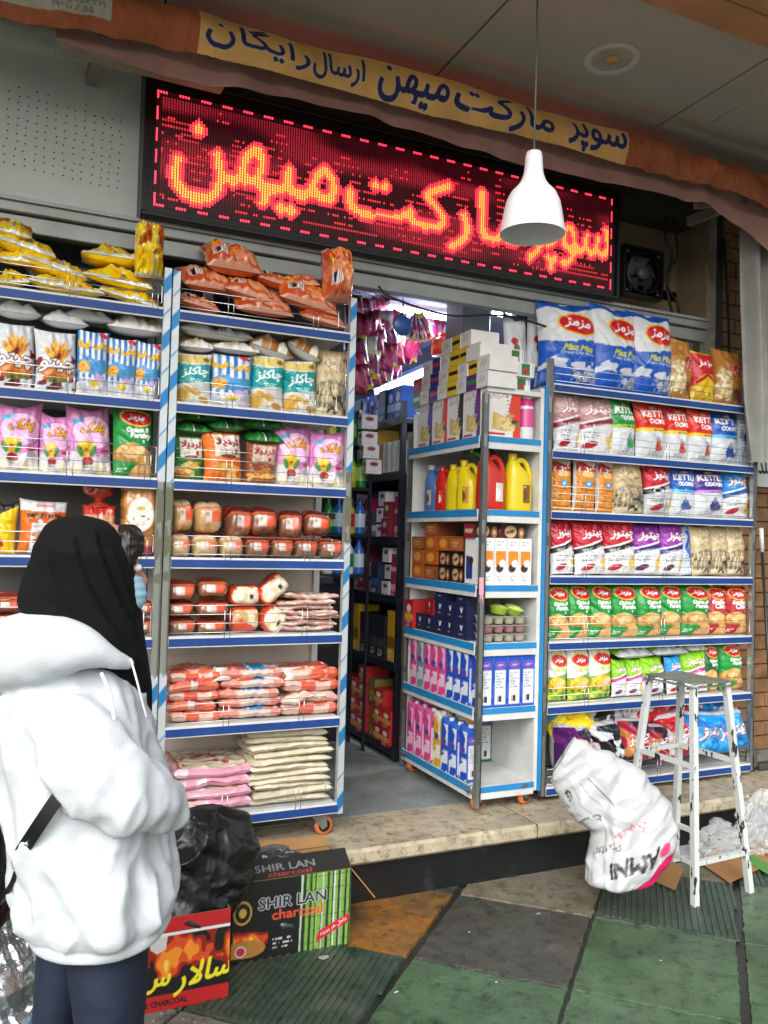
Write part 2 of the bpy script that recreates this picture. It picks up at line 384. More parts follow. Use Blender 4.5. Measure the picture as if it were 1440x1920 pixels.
# ================================================================ SETTING
WET = dict(rough=.28, bump=.0015, bscale=90)
g = MB(); g.box(-60, 60, -60, 3.2, -.3, -.012); g.obj('sidewalk_ground', mat('wet_grout', '2d302e', .3, bump=.002, bscale=70, var=.4)); tag(bpy.data.objects['sidewalk_ground'], kind='structure')
G0 = np.array([2.212, 2.741]); E1 = np.array([.402, -.386]); E2 = np.array([-.424, -.412])
def stained(name, c, c2, rough=.3, thr=.5, sc=3.5, amt=1., spk=None):
    if name in MATS: return MATS[name]
    m = mat(name, c, rough, bump=.002, bscale=110, var=.35, vscale=5); n = m.node_tree; b = n.nodes['Principled BSDF']
    src = b.inputs['Base Color'].links[0].from_socket; tc = [x for x in n.nodes if x.type == 'TEX_COORD'][0]
    nz = n.nodes.new('ShaderNodeTexNoise'); nz.inputs['Scale'].default_value = sc; nz.inputs['Detail'].default_value = 8; nz.inputs['Roughness'].default_value = .7
    n.links.new(tc.outputs['Object'], nz.inputs['Vector'])
    rp = n.nodes.new('ShaderNodeValToRGB'); rp.color_ramp.elements[0].position = thr; rp.color_ramp.elements[1].position = thr+.16
    n.links.new(nz.outputs['Fac'], rp.inputs[0]); mx = n.nodes.new('ShaderNodeMix'); mx.data_type = 'RGBA'
    ml = n.nodes.new('ShaderNodeMath'); ml.operation = 'MULTIPLY'; ml.inputs[1].default_value = amt
    n.links.new(rp.outputs[0], ml.inputs[0]); n.links.new(ml.outputs[0], mx.inputs[0]); n.links.new(src, mx.inputs[6]); mx.inputs[7].default_value = (*lin(c2), 1)
    out = mx.outputs[2]
    if spk:
        n2 = n.nodes.new('ShaderNodeTexNoise'); n2.inputs['Scale'].default_value = 120; n2.inputs['Detail'].default_value = 3; n.links.new(tc.outputs['Object'], n2.inputs['Vector'])
        r2 = n.nodes.new('ShaderNodeValToRGB'); r2.color_ramp.elements[0].position = .62; r2.color_ramp.elements[1].position = .7; n.links.new(n2.outputs['Fac'], r2.inputs[0])
        m2 = n.nodes.new('ShaderNodeMix'); m2.data_type = 'RGBA'; n.links.new(r2.outputs[0], m2.inputs[0]); n.links.new(out, m2.inputs[6]); m2.inputs[7].default_value = (*lin(spk), 1); out = m2.outputs[2]
    if 'paving' in name or 'traver' in name:
        n3 = n.nodes.new('ShaderNodeTexNoise'); n3.inputs['Scale'].default_value = 17; n3.inputs['Detail'].default_value = 9; n3.inputs['Roughness'].default_value = .75; n.links.new(tc.outputs['Object'], n3.inputs['Vector'])
        r3 = n.nodes.new('ShaderNodeValToRGB'); r3.color_ramp.elements[0].position = .36; r3.color_ramp.elements[0].color = (.28, .28, .26, 1); r3.color_ramp.elements[1].position = .50; r3.color_ramp.elements[1].color = (1, 1, 1, 1); n.links.new(n3.outputs['Fac'], r3.inputs[0])
        m3 = n.nodes.new('ShaderNodeMix'); m3.data_type = 'RGBA'; m3.blend_type = 'MULTIPLY'; m3.inputs[0].default_value = .85; n.links.new(out, m3.inputs[6]); n.links.new(r3.outputs[0], m3.inputs[7]); out = m3.outputs[2]
    n.links.new(out, b.inputs['Base Color'])
    rr = n.nodes.new('ShaderNodeMapRange'); rr.inputs['To Min'].default_value = rough*.55; rr.inputs['To Max'].default_value = rough*1.8
    n.links.new(nz.outputs['Fac'], rr.inputs['Value']); n.links.new(rr.outputs[0], b.inputs['Roughness'])
    return m
SLM = dict(green=stained('green_paving', '4f6c4e', '3b4f3d', .26, .5, 2.2, .85, '6a846c'), dark=stained('dark_paving', '4c4d46', '77736a', .32, .56, 3.2, .8, '6f6d62'),
           orange=stained('rusty_paving', 'a06c2e', '64523a', .34, .47, 4, .9, '7a6c54'), beige=stained('dirty_concrete_paving', '807b6c', '6a5a40', .36, .5, 4, .8, '9a968a'),
           rib=stained('ribbed_green_paving', '3d5243', '53584f', .3, .5, 5, .9), grey=stained('grey_tactile_paving', '7f817a', '5f605b', .4, .52, 5, .8))
def clip(poly, y):
    o = []
    for i in range(len(poly)):
        a, b = poly[i], poly[(i+1) % len(poly)]
        if a[1] <= y: o.append(a)
        if (a[1]-y)*(b[1]-y) < 0: t = (y-a[1])/(b[1]-a[1]); o.append(a+(b-a)*t)
    return o
def slab(i, j, kind):
    gx, gy = .012, (.05 if (i == -1 and j == 1) or (i == 0 and j in (-1, 0)) or j > 0 else .012); g4 = ((gx, .012), (1-gx-(.03 if i in (-2, 0) else 0), .012), (1-gx-(.03 if i in (-2, 0) else 0), 1-.012), (gx, 1-.012)); c = [G0+E1*(i+a)+E2*(j+b) for a, b in g4]
    # worn, slightly ragged slab edges
    rq = np.random.RandomState(abs(i*31+j*7)+3); cc_ = []
    for k_ in range(4):
        p, q = c[k_], c[(k_+1) % 4]; nn_ = np.array([-(q-p)[1], (q-p)[0]]); nn_ /= np.linalg.norm(nn_)
        for t_ in np.linspace(0, 1, 22)[:-1]: cc_.append(p+(q-p)*t_+nn_*(rq.normal(0, .0016)+(.004*max(0, rq.normal()-1)))*(1 if 0 < t_ else .3))
    c = clip(cc_, 3.2)
    if len(c) < 3: return
    m = MB(); n = len(c); cen = sum(c)/n; m.add([(*p, -.012) for p in c]+[(*(cen+(p-cen)*.992), 0) for p in c], [tuple(range(n, 2*n))[::-1]]+[(k, (k+1) % n, n+(k+1) % n, n+k) for k in range(n)])
    d1 = E1/np.linalg.norm(E1); d2 = E2/np.linalg.norm(E2)
    def inside(p): return p[1] < 3.17
    if kind == 'rib':
        k = 17
        for q in range(k):
            for s0 in np.linspace(.04, .96, 12)[:-1]:
                # ribs run across the slab diagonally towards the viewer
                pass
        A = G0+E1*i+E2*j; dd = d2*1.0+d1*.08; dd /= np.linalg.norm(dd); nn = np.array([-dd[1], dd[0]]); cc = A+(E1+E2)/2
        for q in np.arange(-.40, .41, .0255):
            # clip the rib line to the slab
            p0 = cc+nn*q; lo, hi = -9, 9
            for (ax, half) in ((d1, .262), (d2, .275)):
                nrm = ax; v = dd@nrm; s0 = (p0-cc)@nrm
                # coordinates in the skewless approximation
                if abs(v) > 1e-6:
                    a, b = (-half-s0)/v, (half-s0)/v; lo = max(lo, min(a, b)); hi = min(hi, max(a, b))
            if hi-lo < .05: continue
            a, b = p0+dd*lo, p0+dd*hi
            if a[1] > 3.17 or b[1] > 3.17:
                if a[1] > 3.17 and b[1] > 3.17: continue
                t = (3.17-a[1])/(b[1]-a[1]); x = a+(b-a)*t
                if a[1] > 3.17: a = x
                else: b = x
            w = nn*.0085; m.add([(*(a-w), -.004), (*(a+w), -.004), (*(b+w), -.004), (*(b-w), -.004), (*(a-w*.7), .006), (*(a+w*.7), .006), (*(b+w*.7), .006), (*(b-w*.7), .006)],
                                [(4, 5, 6, 7), (0, 1, 5, 4), (1, 2, 6, 5), (2, 3, 7, 6), (3, 0, 4, 7)])
    if kind == 'grey':
        for a in np.linspace(.07, .93, 13):
            for b in np.linspace(.07, .93, 13):
                p = G0+E1*(i+a)+E2*(j+b)
                if inside(p): m.lathe([(.009, -.002), (.007, .003), (.0, .004)], p[0], p[1], 0, 8)
    o = m.obj('paving_slab', SLM[kind]); tag(o, kind='structure')
KN = {(0, 0): 'green', (-1, 0): 'dark', (-2, 0): 'orange', (-2, 1): 'rib', (-1, 1): 'green', (0, -1): 'rib', (-1, -1): 'beige', (1, -1): 'green', (1, 0): 'green', (0, 1): 'green',
      (-3, 1): 'beige', (-3, 2): 'grey', (-2, 2): 'grey', (-1, 2): 'green', (1, -2): 'rib', (0, -2): 'beige', (2, -2): 'green', (-4, 2): 'grey', (-4, 3): 'grey', (-3, 3): 'grey'}
for i in range(-8, 9):
    for j in range(-8, 9):
        c = G0+E1*(i+.5)+E2*(j+.5)
        if c[1] > 3.55 or c[1] < -.6 or c[0] < -2 or c[0] > 5: continue
        slab(i, j, KN.get((i, j), 'green' if (i+j) % 3 else 'dark'))
# entrance step: travertine tread over a black marble riser
m = MB(); m.box(-5, 9, 3.16, 3.56, .165, .2299, bev=.012)
for xx in (2.23, 1.0, 3.55, .0, 4.9): m.box(xx, xx+.003, 3.158, 3.5, .17, .2306, 1)
tag(m.obj('entrance_step', [stained('travertine', 'c2b69c', '9b8d6e', .35, .53, 6, .7, '8b8068'), mat('dark_joint', '4a463c', .8)]), kind='structure')
m = MB(); m.box(-5, 9, 3.2, 3.5, -.3, .1645); tag(m.obj('step_riser', stained('black_marble', '17191b', '34393c', .3, .56, 6, .7)), kind='structure')
m = MB(); m.box(-5, 9, 3.5605, 9.2, .05, .2295); tag(m.obj('shop_floor', stained('grey_shop_floor', '8d9694', '727b79', .22, .52, 3, .7)), kind='structure')
# canopy soffit
SOF = mat('soffit_panel', 'adad9e', .55, var=.12, vscale=2)
xs = [-5, -1.9, -.7, .5, 1.7, 2.9, 4.1, 5.3, 9]
for a, b in zip(xs, xs[1:]):
    m = MB(); m.box(a+.005, b-.005, 2.47, 3.62, 3.6, 3.62, bev=.003)
    if a == 2.9: m.tube([(3.1, 3.05, 3.599), (3.42, 3.05, 3.599), (3.42, 2.7, 3.599), (3.1, 2.7, 3.599), (3.1, 3.05, 3.599)], .0025, 4)
    tag(m.obj('canopy_soffit', SOF), kind='structure')
m = MB(); m.box(-5, 9, 2.4, 3.7, 3.625, 3.75); tag(m.obj('canopy_slab', mat('dark_void', '2a2a28', .8)), kind='structure')
# building mass
WALLG = mat('grey_render_wall', '8f8f88', .7, var=.3, vscale=3, bump=.002)
def structure(name, m, mt_): return tag(m.obj(name, mt_), kind='structure')
m = MB(); m.box(-5, 9, 3.7, 4.0, 3.75, 7); m.box(-5, -.9, 3.62, 3.75, .23, 3.6); m.box(-5, 9, 9.2, 9.4, -.3, 7); m.box(-5.2, -5, 3.6, 9.4, -.3, 7); m.box(9, 9.2, 3.6, 9.4, -.3, 7)
tag(m.obj('shop_building', WALLG), 'plain grey walls of the building the shop is in', 'building')
# timber fascia of the canopy
m = MB(); z0 = 3.5
for k in range(4): m.box(-5, 9, 2.36-.035*k*0-.2*k, 2.36-.2*k+.07-.0, 3.6-.0, 3.66, bev=.004)
for k in range(5): m.box(-5, 9, 2.452-.152*(k+1), 2.452-.152*k-.004, 3.565, 3.6, bev=.004)
tag(m.obj('timber_fascia', mat('varnished_timber', 'c08c58', .45, var=.4, vscale=3, bump=.002, bscale=30)), 'varnished timber boards edging the front of the canopy', 'fascia')
# recessed ceiling light (off)
t = empty('recessed_light', 'round white recessed ceiling light, switched off, in the canopy soffit', 'ceiling light', (2.31, 2.84, 3.6))
m = MB(); m.lathe([(.085, .0), (.088, -.008), (.118, -.012), (.122, -.004), (.122, .0)], n=40); m.obj('trim_ring', mat('aged_white', 'c9c7bd', .5, var=.1), t)
m = MB(); m.lathe([(.088, -.006), (.075, -.004), (.04, -.002), (.0, -.0015)], n=40); m.obj('reflector', mat('frosted_glass', 'a8a99a', .3, var=.15), t)
m = MB(); m.lathe([(.03, -.0045), (.022, -.012), (.0, -.014)], n=16); m.obj('bulb', mat('amber_bulb', 'd8a44a', .3), t)

# ---------------------------------------------------------------- facade above the racks
m = MB(); m.box(-.9, .455, 3.62, 3.66, 2.80, 3.6)
rr = np.random.RandomState(3)
for i in range(15):
    for j in range(11):
        x = -.13+i*.036+rr.normal(0, .003)+j*.0006; z = 2.93+j*.0315-i*.0018+rr.normal(0, .0025)+.03
        if j > 9 and rr.rand() < .5: continue
        if x < .44: m.add([(x+.0034*math.cos(a), 3.6188, z+.0034*math.sin(a)) for a in np.linspace(0, 2*math.pi, 8, endpoint=False)], [tuple(range(8))[::-1]], 1)
for k in range(9):
    x, z = rr.uniform(.2, .44), rr.uniform(3.2, 3.34); m.add([(x+.0025*math.cos(a), 3.6188, z+.0025*math.sin(a)) for a in np.linspace(0, 2*math.pi, 8, endpoint=False)], [tuple(range(8))[::-1]], 1)
tag(m.obj('perforated_panel', [mat('pale_wall_board', 'c9cdc6', .42, var=.12, vscale=2.2), mat('drill_hole', '1c1c1a', .9)]), 'pale wall board with rows of drilled holes, left of the LED sign', 'wall panel')
m = MB(); m.box(.456, 2.93, 3.61, 3.7, 2.8, 3.6); tag(m.obj('sign_header', mat('dark_header_board', '4a4a46', .7, var=.3)), 'dark header board the LED sign is fixed to', 'wall')
ALU = mat('brushed_aluminium', '9a9d98', .42, .6, var=.25, vscale=5)
t = empty('shopfront_frame', 'grey aluminium shopfront frame with dark glass above the racks', 'shopfront', (0, 3.6, 0))
m = MB(); m.box(-.9, 3.62, -.045, .03, 2.745, 2.797, bev=.004); m.box(-.9, 3.62, -.02, .03, 2.675, 2.743, bev=.004); m.box(-.9, 3.6, -.06, -.046, 2.785, 2.8)
m.obj('top_rail', ALU, t)
for x in (.80, 1.18, -.5): m = MB(); m.box(x-.022, x+.022, .15, .19, .24, 2.74, bev=.003); m.obj('mullion', ALU, t)
for x in (2.62, 3.70): m = MB(); m.box(x-.035, x+.035, .19, .23, .24, 2.74, bev=.003); m.obj('mullion', ALU, t)
for a, b, y in ((.823, 1.157, .15), (2.656, 3.664, .19)): m = MB(); m.box(a, b, y, y+.03, 2.60, 2.66, bev=.003); m.obj('transom', ALU, t)
GL = mat('dark_shop_glass', '1f2422', .12, var=.3, vscale=4)
for a, b, y in ((-.9, -.523, .17), (-.477, .777, .17), (.823, 1.157, .17), (2.656, 3.664, .21)):
    m = MB(); m.box(a, b, y, y+.008, .25, 2.74); m.obj('glass_pane', GL, t)
m = MB(); m.box(1.203, 1.46, .15, .17, 2.12, 2.74); m.obj('fixed_panel', mat('brown_panel', '3a332e', .6, var=.3), t)
# opening right of the sign with the fan
m = MB(); m.box(2.93, 3.70, 3.9, 3.95, 2.8, 3.6, 0); m.box(2.93, 3.70, 3.62, 3.9, 3.42, 3.6, 1); m.box(3.70, 3.72, 3.66, 3.95, 2.8, 3.6, 0)  # plaster back and side, dark board across the top
tag(m.obj('plaster_recess', [mat('old_plaster', '8a7a5e', .8, var=.35, vscale=4, bump=.004), mat('dark_recess_board', '3a3733', .8, var=.3)]), 'stained plaster recess around the fan beside the LED sign', 'wall')
m = MB(); m.box(3.775, 3.90, 3.77, 3.98, .23, 3.6, bev=.01)
tag(m.obj('rendered_column', mat('dirty_render', 'a09d8e', .7, var=.5, vscale=6, bump=.004, bscale=25)), 'dirty cream rendered column right of the fan recess', 'column')
m = MB(); m.box(3.902, 3.965, 3.79, 3.98, .23, 3.6); tag(m.obj('black_channel', mat('dark_metal_channel', '1c1c1c', .5, var=.3)), 'black metal channel between column and brick wall', 'channel')
BR = mat('brown_brick', '85603f', .65, var=.55, vscale=9, bump=.003, bscale=40)
m = MB(); m.box(3.97, 9, 3.845, 3.99, .23, 3.6, 1)
z = .235; k = 0
while z < 3.55:
    x = 3.972-(.15 if k % 2 else 0)
    while x < 5.6:
        a = max(x, 3.972); m.box(a, x+.294, 3.832+rr.uniform(-.002, .002), 3.85, z, z+.083, 0, bev=.004); x += .3
    z += .09; k += 1
tag(m.obj('brick_wall', [BR, mat('dark_mortar', '4a3526', .8)]), 'brown brick wall at the right edge', 'wall')
# fan
t = empty('extractor_fan', 'black square extractor fan in the recess right of the LED sign', 'fan', (3.33, 3.80, 3.09))
m = MB(); m.lathe([(.115, -.03), (.125, -.03), (.125, .03), (.115, .03), (.115, -.03)], n=36, axis='y')
for s in (-1, 1):
    for q in (-1, 1): m.lathe([(.0, -.031), (.02, -.031), (.02, -.02)], s*.115, 0, q*.115, 12, axis='y'); m.obox((s*.085, -.02, q*.085), (s*.12, -.02, q*.12), .03, .02)
for s in (-1, 1): m.box(-.14, .14, -.028, .028, s*.14-.008, s*.14+.008); m.box(s*.14-.008, s*.14+.008, -.028, .028, -.14, .14)
m.obj('frame', BLACKP, t)
m = MB(); m.lathe([(0, -.034), (.036, -.033), (.04, -.02), (.04, .01), (0, .01)], n=24, axis='y'); m.obj('hub', mat('grey_hub', '55585c', .4), t)
m = MB()
for k in range(5):
    a0 = k*2*math.pi/5; v = []
    for i in range(6):
        r_ = .038+.074*i/5
        for q, dy in ((0, -.014), (1, .014)): aa = a0+q*(.95)-.25*i/5; v.append((r_*math.cos(aa), dy, r_*math.sin(aa)))
    f = [(2*i, 2*i+1, 2*i+3, 2*i+2) for i in range(5)]; m.add(v, f, 0, True); m.add([(x, y+.002, z) for x, y, z in v], [q[::-1] for q in f], 0, True)
m.obj('blades', mat('fan_blade', '3c3f45', .4), t)
# cables
def cable(name, pts, r, label, c='1b1b1c', cat='cable', n=40, group=None):
    m = MB(); m.tube(cr(pts, n), r, 7); o = m.obj(name, mat('rubber_'+c, c, .5)); return tag(o, label, cat, group)
cable('power_cable', [(3.45, 3.72, 3.5), (3.42, 3.7, 3.3), (3.47, 3.7, 3.2), (3.44, 3.7, 3.0), (3.5, 3.72, 2.85), (3.46, 3.7, 2.81)], .009, 'black cable hanging right of the extractor fan')
cable('power_cable', [(3.47, 3.72, 3.5), (3.5, 3.69, 3.2), (3.4, 3.68, 3.05), (3.5, 3.69, 2.92), (3.55, 3.7, 2.83)], .006, 'thin black cable looping beside the extractor fan')
cable('power_cable', [(3.95, 3.77, 3.4), (4.02, 3.79, 2.9), (4.03, 3.79, 2.4), (4.0, 3.79, 1.6)], .009, 'black cable running down the brick wall')
cable('power_cable', [(1.55, 3.55, 2.68), (1.6, 3.5, 2.62), (1.9, 3.5, 2.58), (2.2, 3.5, 2.62), (2.5, 3.52, 2.60), (2.56, 3.52, 2.56)], .0055, 'black cable drooping across the top of the doorway')
t = empty('blue_tape_roll', 'round blue disc hanging from the doorway cable', 'tape roll', (1.655, 3.5, 2.5))
m = MB(); m.lathe([(0, -.008), (.045, -.008), (.05, 0), (.045, .008), (0, .008)], n=24, axis='y'); m.obj('disc', mat('blue_disc', '1d4a86', .35), t)
m = MB(); m.tube([(0, 0, .045), (0, 0, .1), (.004, .01, .13)], .004, 6); m.obj('hanger', BLACKP, t)

# ---------------------------------------------------------------- LED sign
t = empty('led_sign', 'long LED shop sign with red scrolling Persian lettering above the doorway', 'LED sign', (1.685, 3.5, 2.8))
LX0, LX1, LZ0, LZ1 = .503, 2.868, 2.846, 3.332
m = MB(); m.box(-1.23, 1.23, .002, .10, 0, .60)
m.box(-1.23, 1.23, -.012, .0, 0, .018, bev=.003); m.box(-1.23, 1.23, -.012, 0, .582, .60, bev=.003); m.box(-1.23, -1.212, -.012, 0, .0185, .5815); m.box(1.212, 1.23, -.012, 0, .0185, .5815)
m.obj('casing', mat('sign_black', '0d0b0c', .35), t)
NX, NY = 208, 43
lw, lh = LX1-LX0, LZ1-LZ0
cv = Cv(lw, lh, '000000', ppm=NX/lw, ss=2); cv.nx, cv.ny = NX, NY
cv = Cv(lw, lh, '000000', ppm=NX/lw, ss=1)
NX, NY = cv.nx, cv.ny
big = Cv(lw, lh, '000000', ppm=NX/lw, ss=1)
TX_ = [('سوپر', .905, .175), ('مارکت', .595, .30), ('میهن', .185, .30)]
core = np.zeros((NY, NX), bool)
core |= Cv.dil(big.mask('سوپر', .885, .38, .215, .58), 1); core |= Cv.dil(big.mask('مارکت', .56, .44, .40, .66), 1); core |= Cv.dil(big.mask('میهن', .185, .44, .31, .68), 1)
edge = Cv.dil(core, 1)
rs = np.random.RandomState(4); P = np.stack([big.U*lw*1.6, big.V*lh*16, big.U*0], -1)
ghost = ((vn(P, 1.4, 9) > .60) & (vn(P*np.array([9, 1, 1]), 1.0, 4) > .35) & (big.V > .10) & (big.V < .86) & (vn(P*np.array([.9, .13, 1]), 1.2, 21) > .46))
gst2 = np.roll(np.roll(core, 9, 1), 6, 0) | np.roll(np.roll(core, -8, 1), -5, 0)
c = np.zeros((NY, NX, 3)); c[:] = (.016, .001, .002)
wv_ = vn(np.stack([big.U*lw*2.2+big.V*.6, big.V*lh*7, big.U*0], -1), 1.6, 33); c += (np.clip((wv_-.45)*3, 0, 1)**1.5*.10)[..., None]*np.array([1, .04, .08])
c[ghost & (np.arange(NY)[:, None] % 2 == 0)] = (.22, .008, .014); c[gst2 & (rs.rand(NY, NX) > .35) & (np.arange(NY)[:, None] % 3 == 0)] = (.34, .012, .016)
c[edge] = (1.0, .02, .045); k = rs.rand(NY, NX); c[core] = (1.0, .05, .04); inn = ~Cv.dil(~core, 1); c[inn] = (1.0, .21, .04)
bd = np.zeros((NY, NX), bool); per = (np.arange(NX) % 8) < 4; pv_ = (np.arange(NY) % 8) < 5
bd[0, per] = bd[-1, per] = True; bd[pv_, 0] = bd[pv_, -1] = True; c[:2][:] = c[-2:][:] = (.012, .001, .002); c[:, :2] = c[:, -2:] = (.012, .001, .002); c[bd] = (1.0, .03, .06)
px_, pz_ = lw/NX, lh/NY; I, J = np.meshgrid(np.arange(NX), np.arange(NY)); cx = (I.ravel()+.5)*px_-lw/2; cz = (J.ravel()+.5)*pz_+.046
hw, hh = px_*.30, pz_*.42
V = np.stack([np.stack([cx+a*hw, cx*0-.003, cz+b*hh], -1) for a, b in ((-1, -1), (1, -1), (1, 1), (-1, 1))], 1).reshape(-1, 3)
f = np.arange(len(V)).reshape(-1, 4)
lit = c.reshape(-1, 3).max(1) > .05
# lit diodes and dark diodes are one matrix
link('led_matrix', npmesh('led_matrix', V, f, np.repeat(c.reshape(-1, 3), 4, 0), smooth=False), mat('led_dots', rough=.4, attr=True, emis=2.5), t)

# ---------------------------------------------------------------- awning banner
def banner_z(x): return 3.405+.0*x
L = 4.2; x0 = -.35; cvb = Cv(L, .165, 'b06038', ppm=330, ss=2)
X = lambda x: (x-x0)/L
cvb.rect(X(.595), 0, X(2.655), 1, 'f0ba6c')
NV = '2b2a5e'
for s_, cx_, w_ in (('سوپر', 2.47, .34), ('مارکت', 1.95, .52), ('میهن', 1.50, .32)):
    cvb.text(s_, X(cx_), .47, w_/L, NV, th=.84, bold=3, out='ead9b8', ow=2)
cvb.text('ارسال', 1.0 and X(1.165), .5, .22/L, NV, th=.74, bold=2, out='ead9b8', ow=2)
cvb.text('رایگان', X(.83), .55, .42/L, NV, th=.74, bold=2, out='ead9b8', ow=2)
cvb.rect(X(-.1), .3, X(.28), 1, 'b9b5a2'); cvb.text('سایه‌بان', X(.13), .82, .2/L, '3a3a38', th=.26, bold=1); cvb.text('۰۹۱۲۳۵۷۵۸۰۹۱', X(.17), .58, .2/L, '3a3a38', th=.13, bold=0); cvb.text('۵۵۸۸۱۶۹۱', X(.15), .42, .14/L, '3a3a38', th=.12)
nx, ny = cvb.nx, cvb.ny; U, Vv = np.meshgrid(np.linspace(0, 1, nx), np.linspace(0, 1, ny))
xx = x0+U*L
sag = np.interp(xx, [-.35, .2, .45, .6, 1.2, 2.6, 2.75, 3.2, 3.6, 3.85], [.0, .0, .0, 0, .005, 0, .0, -.01, .01, 0])
top = np.interp(xx, [-.35, .2, .6, 3.85], [3.43, 3.45, 3.49, 3.49]); bot = np.interp(xx, [-.35, .0, .25, .6, 2.66, 3.1, 3.35, 3.5, 3.85], [3.255, 3.28, 3.31, 3.325, 3.335, 3.335, 3.345, 3.30, 3.29])+.004*np.sin(xx*9)*(xx > 2.7)
bot = bot+.010*(vn(np.stack([xx*1., xx*0, xx*0], -1), 14, 5)-.5)*((xx > 2.7)+(xx < .55)+.2)+.003*(vn(np.stack([xx, xx*0, xx*0], -1), 60, 5)-.5); zz = bot+(top-bot)*Vv
PP = np.stack([xx, zz, zz*0], -1)
yy = 3.15-.035*np.sin(Vv*math.pi)+.014*np.sin(xx*5+Vv*3)+.02*(vn(PP*np.array([1, .5, 1]), 7, 3)-.5)+(.03*(vn(PP*np.array([1, .3, 1]), 12, 5)-.5)+.016*crum(PP, 6, 5., 8, .05))*((xx > 2.7)+(xx < .55)*.6+.16)
t = empty('awning', 'folded orange fabric awning with a yellow banner of blue Persian lettering', 'awning', (1.6, 3.15, 3.3))
t.location = (0, 0, 0)
CLOTH = mat('awning_cloth', rough=.75, bump=.003, bscale=30, attr=True, var=.3, vscale=4)
V = np.stack([xx, yy, zz], -1).reshape(-1, 3)
link('valance', npmesh('valance', V, gridfaces(nx, ny), cvb.out().reshape(-1, 3)), CLOTH, t)
# lower drape behind the valance
nx2, ny2 = 260, 16; U, Vv = np.meshgrid(np.linspace(0, 1, nx2), np.linspace(0, 1, ny2)); xx = .1+U*3.7
bz = np.interp(xx, [.1, .3, .46, .8, 1.33, 2.0, 2.7, 3.2, 3.5, 3.8], [3.27, 3.26, 3.235, 3.26, 3.275, 3.24, 3.25, 3.27, 3.2, 3.05]); zz = bz+(3.40-bz)*Vv
PP = np.stack([xx, zz, zz*0], -1); yy = 3.20+.02*np.sin(Vv*3)+.05*(vn(PP*np.array([1, .35, 1]), 9, 8)-.5)
link('inner_drape', npmesh('inner_drape', np.stack([xx, yy, zz], -1).reshape(-1, 3), gridfaces(nx2, ny2), np.tile(lin('b08578'), (nx2*ny2, 1))), CLOTH, t)
m = MB(); m.tube([(-.6, 3.3, 3.36), (3.9, 3.3, 3.40)], .03, 12); m.tube([(-.6, 3.24, 3.5), (3.9, 3.24, 3.5)], .022, 10); m.obj('roller_tube', mat('dull_grey_paint', '8b877c', .5, var=.3), t)
for x in (.25, 3.5):
    m = MB(); m.obox((x, 3.6, 3.36), (x+.02, 3.22, 3.36), .05, .04); m.obox((x, 3.25, 3.36), (x-.25*(1 if x > 1 else -1), 3.3, 3.30), .035, .03); m.obj('bracket', mat('dull_grey_paint'), t)
# white case end box under the banner at left
m = MB(); m.box(.10, .75, 3.3, 3.42, 3.33, 3.37, bev=.006); m.obj('cassette', mat('aged_white2', '9c998c', .5, var=.3), t)
# grey gathered curtain at the right
nx2, ny2 = 60, 60; U, Vv = np.meshgrid(np.linspace(0, 1, nx2), np.linspace(0, 1, ny2))
zz = 1.98+1.40*Vv; wd = .12+.10*(1-Vv)+.35*np.exp(-(1-Vv)/.06); xx = 3.64+.07*(1-Vv)+U*(wd+.28); yy = 3.32+.035*np.sin(U*26+Vv*2)+.02*np.sin(U*11+3*Vv)+.02*vn(np.stack([U*3, Vv*2, U*0], -1), 2, 2)
GC = npmesh('tarpaulin_curtain', np.stack([xx, yy, zz], -1).reshape(-1, 3), gridfaces(nx2, ny2), None)
tag(link('tarpaulin_curtain', GC, mat('grey_tarpaulin', '8e8f88', .5, var=.25, vscale=5, bump=.003, bscale=30)), 'grey tarpaulin curtain gathered at the right edge under the awning', 'curtain')

# ---------------------------------------------------------------- pendant lamp
t = empty('pendant_lamp', 'white bottle-shaped pendant lamp hanging in front of the LED sign', 'pendant lamp', (1.69, 2.5, 2.61))
m = MB(); m.lathe([(.117, 0), (.1175, .004), (.113, .03), (.106, .075), (.098, .115), (.082, .15), (.058, .175), (.045, .195), (.036, .222), (.033, .25), (.031, .285), (.027, .3), (.0, .302)], n=48)
m.lathe([(.1172, 0), (.114, .002), (.11, .03), (.103, .075), (.095, .113), (.08, .146), (.04, .175), (0, .18)], n=48)
m.obj('lamp_shade', mat('white_enamel', 'f0eff0', .35), t)
m = MB(); m.tube([(0, 0, .29), (.002, 0, .6), (.0, 0, 1.01)], .0035, 8); m.obj('cord', mat('grey_cord', '6c6c6a', .5), t)
m = MB(); m.lathe([(.025, .12), (.028, .1), (.02, .07), (.0, .06)], n=16); m.obj('bulb', mat('opal_bulb', 'dcdcd8', .3), t)

